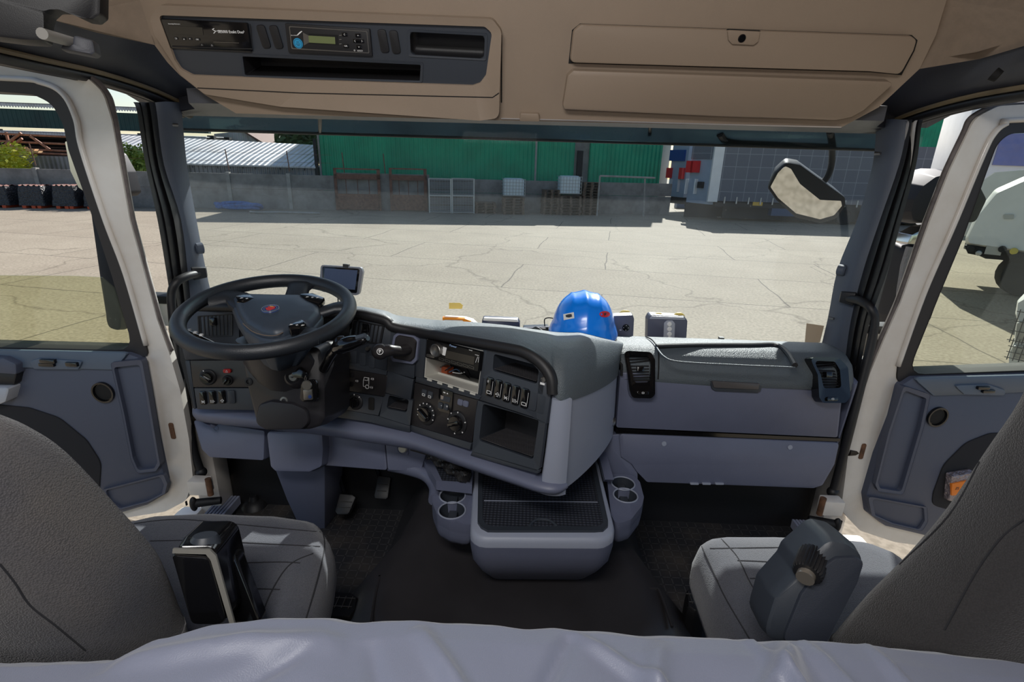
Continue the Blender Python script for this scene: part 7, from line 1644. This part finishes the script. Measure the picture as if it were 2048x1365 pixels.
def glassbox(nm, label, cat, q, y, d, mat, r=.006, tilt=0):
    f = Fr(P(q[0][0], q[0][1], y=y), (1, 0, -.02), (0, tilt, 1)); t = thing(nm, label, cat, P((q[0][0]+q[1][0])/2, q[2][1], y=y)); b = MB().dome(f, rp(f.P(q), r, 4), -d, 0, .004).build('housing', mat, t); return f, t, b
f, t, b = glassbox('toll_box', 'grey toll box with a column of four round white buttons at the windscreen', 'toll box', [(1300, 630), (1370, 634), (1376, 642), (1373, 688), (1294, 686), (1295, 640)], 1.655, .035, 'toll_grey', .01)
MB().dome(f, rp(f.P([(1303, 632), (1368, 635), (1372, 640), (1298, 638)], .001), .002, 3), -.02, .003, .002).build('light_top_edge', 'toll_light', b)
MB().dome(f, rp(f.P([(1328, 646), (1334, 641), (1345, 641), (1350, 647), (1348, 690), (1326, 690)], .001), .006, 4), -.002, .003, .001).build('button_strip', 'toll_light', b)
for y in (649, 659, 669, 678): a, bb = f.px(1339, y, .004); MB().lathe(f, [(0, .006), (.006, .006), (.008, .004), (.008, .002), (0, .002)], 18, a, bb).build('round_button', 'device_white', b)
a, bb = f.px(1303, 677, .002); MB().plate(f, rect(a, bb, .009, .007), .0, .001).build('blue_logo', 'sticker_blue', b)
for x, nm2 in ((1316, 0), (1357, 1)): MB().ball(P(x, 637, y=1.676), (.022, .010, .020)).build('suction_pad', 'yellow_pad', t)
f, t, b = glassbox('remote_unit', 'grey unit with a round direction pad right of the hard hat', 'toll box', [(1222, 632), (1266, 630), (1269, 638), (1266, 690), (1222, 690)], 1.63, .03, 'toll_grey')
a, bb = f.px(1252, 656, .003); MB().lathe(f, [(0, .006), (.004, .006), (.0045, .004), (.0105, .004), (.0115, .001), (0, .001)], 24, a, bb).build('direction_pad', 'gloss_black', b)
m = MB()
for k in range(4): x_, y_ = a+.0077*math.cos(k*PI/2), bb+.0077*math.sin(k*PI/2); m.plate(f, circ(x_, y_, .0011, 8), .004, .0047)
m.build('pad_marks', 'marking_white', b)
a, bb = f.px(1241, 661, .002); MB().plate(f, rect(a, bb, .006, .002), 0, .001).build('unit_label', 'marking_white', b); MB().ball(P(1250, 631, y=1.672), (.022, .008, .018)).build('suction_pad', 'yellow_pad', t)
f, t, b = glassbox('orange_box', 'white and orange toll transponder at the windscreen, leftmost of the row', 'transponder', [(887, 636), (928, 638), (945, 643), (955, 652), (952, 672), (885, 672)], 1.655, .03, 'device_white')
MB().dome(f, rp(f.P([(885, 635), (930, 637), (943, 643), (938, 652), (925, 640), (888, 639), (887, 645), (885, 645)], .001), .001, 2), -.01, .004, .001).build('orange_edge', 'device_orange', b)
f, t, b = glassbox('blue_transponder', 'dark blue toll transponder at the windscreen between orange box and hard hat', 'transponder', [(966, 637), (1036, 640), (1040, 648), (1040, 680), (962, 680), (963, 645)], 1.655, .03, 'toll_navy')
MB().dome(f, rp(f.P([(968, 636), (1034, 639), (1037, 644), (966, 641)], .001), .001, 2), -.01, .004, .001).build('pale_top_edge', 'device_white', b)
MB().plate(f, f.P([(972, 650), (1003, 656), (1033, 652), (1033, 668), (972, 668)], .001), 0, .0015).build('sunken_face', 'dark_fascia', b)
f, t, b = glassbox('black_receiver', 'flat black receiver with silver edge beside the left rim of the hard hat', 'receiver', [(1046, 656), (1098, 654), (1098, 684), (1044, 684)], 1.64, .03, 'gloss_black')
MB().tube([f.w(*f.px(1047, 656), .001), f.w(*f.px(1098, 654), .001)], .002, 6).build('silver_edge', 'silver_edge', b)
MB().tube(smooth_path([P(1090, 655, y=1.65), P(1089, 640, y=1.66), P(1096, 636, y=1.66), P(1106, 637, y=1.66)], 5), .002, 6).build('aerial_cable', 'rubber', t)
MB().tube(smooth_path([P(1060, 662, y=1.60), P(1072, 655, y=1.58), P(1088, 664, y=1.56), P(1100, 670, y=1.56)], 5), .002, 6).build('loose_cable', 'rubber', t)
# stickers on the inside of the glass
for pts, mt, nm, lab in (([(898, 606), (920, 606), (926, 611), (924, 618), (898, 618)], 'yellow_pad', 'glass_sticker', 'small yellow sticker on the windscreen above the orange transponder'), ([(1613, 647), (1648, 652), (1640, 685), (1609, 690)], M('brown_paper', (196, 176, 150), .8), 'glass_sticker', 'faded brown paper label at the lower right corner of the windscreen')):
    f = Fr(P(pts[0][0], pts[0][1], y=1.6985), (1, 0, 0), (0, 0, 1)); o = MB().plate(f, f.P(pts), 0, .0006).build(nm, mt); tag(o, lab, 'sticker')
# orange bag in the passenger door pocket
f = Fr(DR.w(*DR.px(1920, 980, .05), .05), DR.u, (0, 0, 1)); t = thing('snack_bag', 'crumpled orange and silver packet in the passenger door pocket', 'packet', f.o)
M('foil', (150, 140, 145), .3, metal=.4, bump=.8, bs=60); M('packet_orange', (240, 130, 30), .45)
q = f.P([(1903, 953), (1920, 950), (1950, 945), (1960, 1010), (1930, 1008), (1898, 1004)])
MB().dome(f, rp(q, .004, 3), -.02, 0, .008).build('foil_body', 'foil', t)
MB().dome(f, rp(f.P([(1903, 968), (1950, 958), (1955, 985), (1902, 992)], .002), .003, 3), -.004, .004, .003).build('orange_print', 'packet_orange', t)
a, bb = f.px(1915, 978, .005); text('ZS', f, a, bb, .012, 'dark_fascia', t, c=.0045)
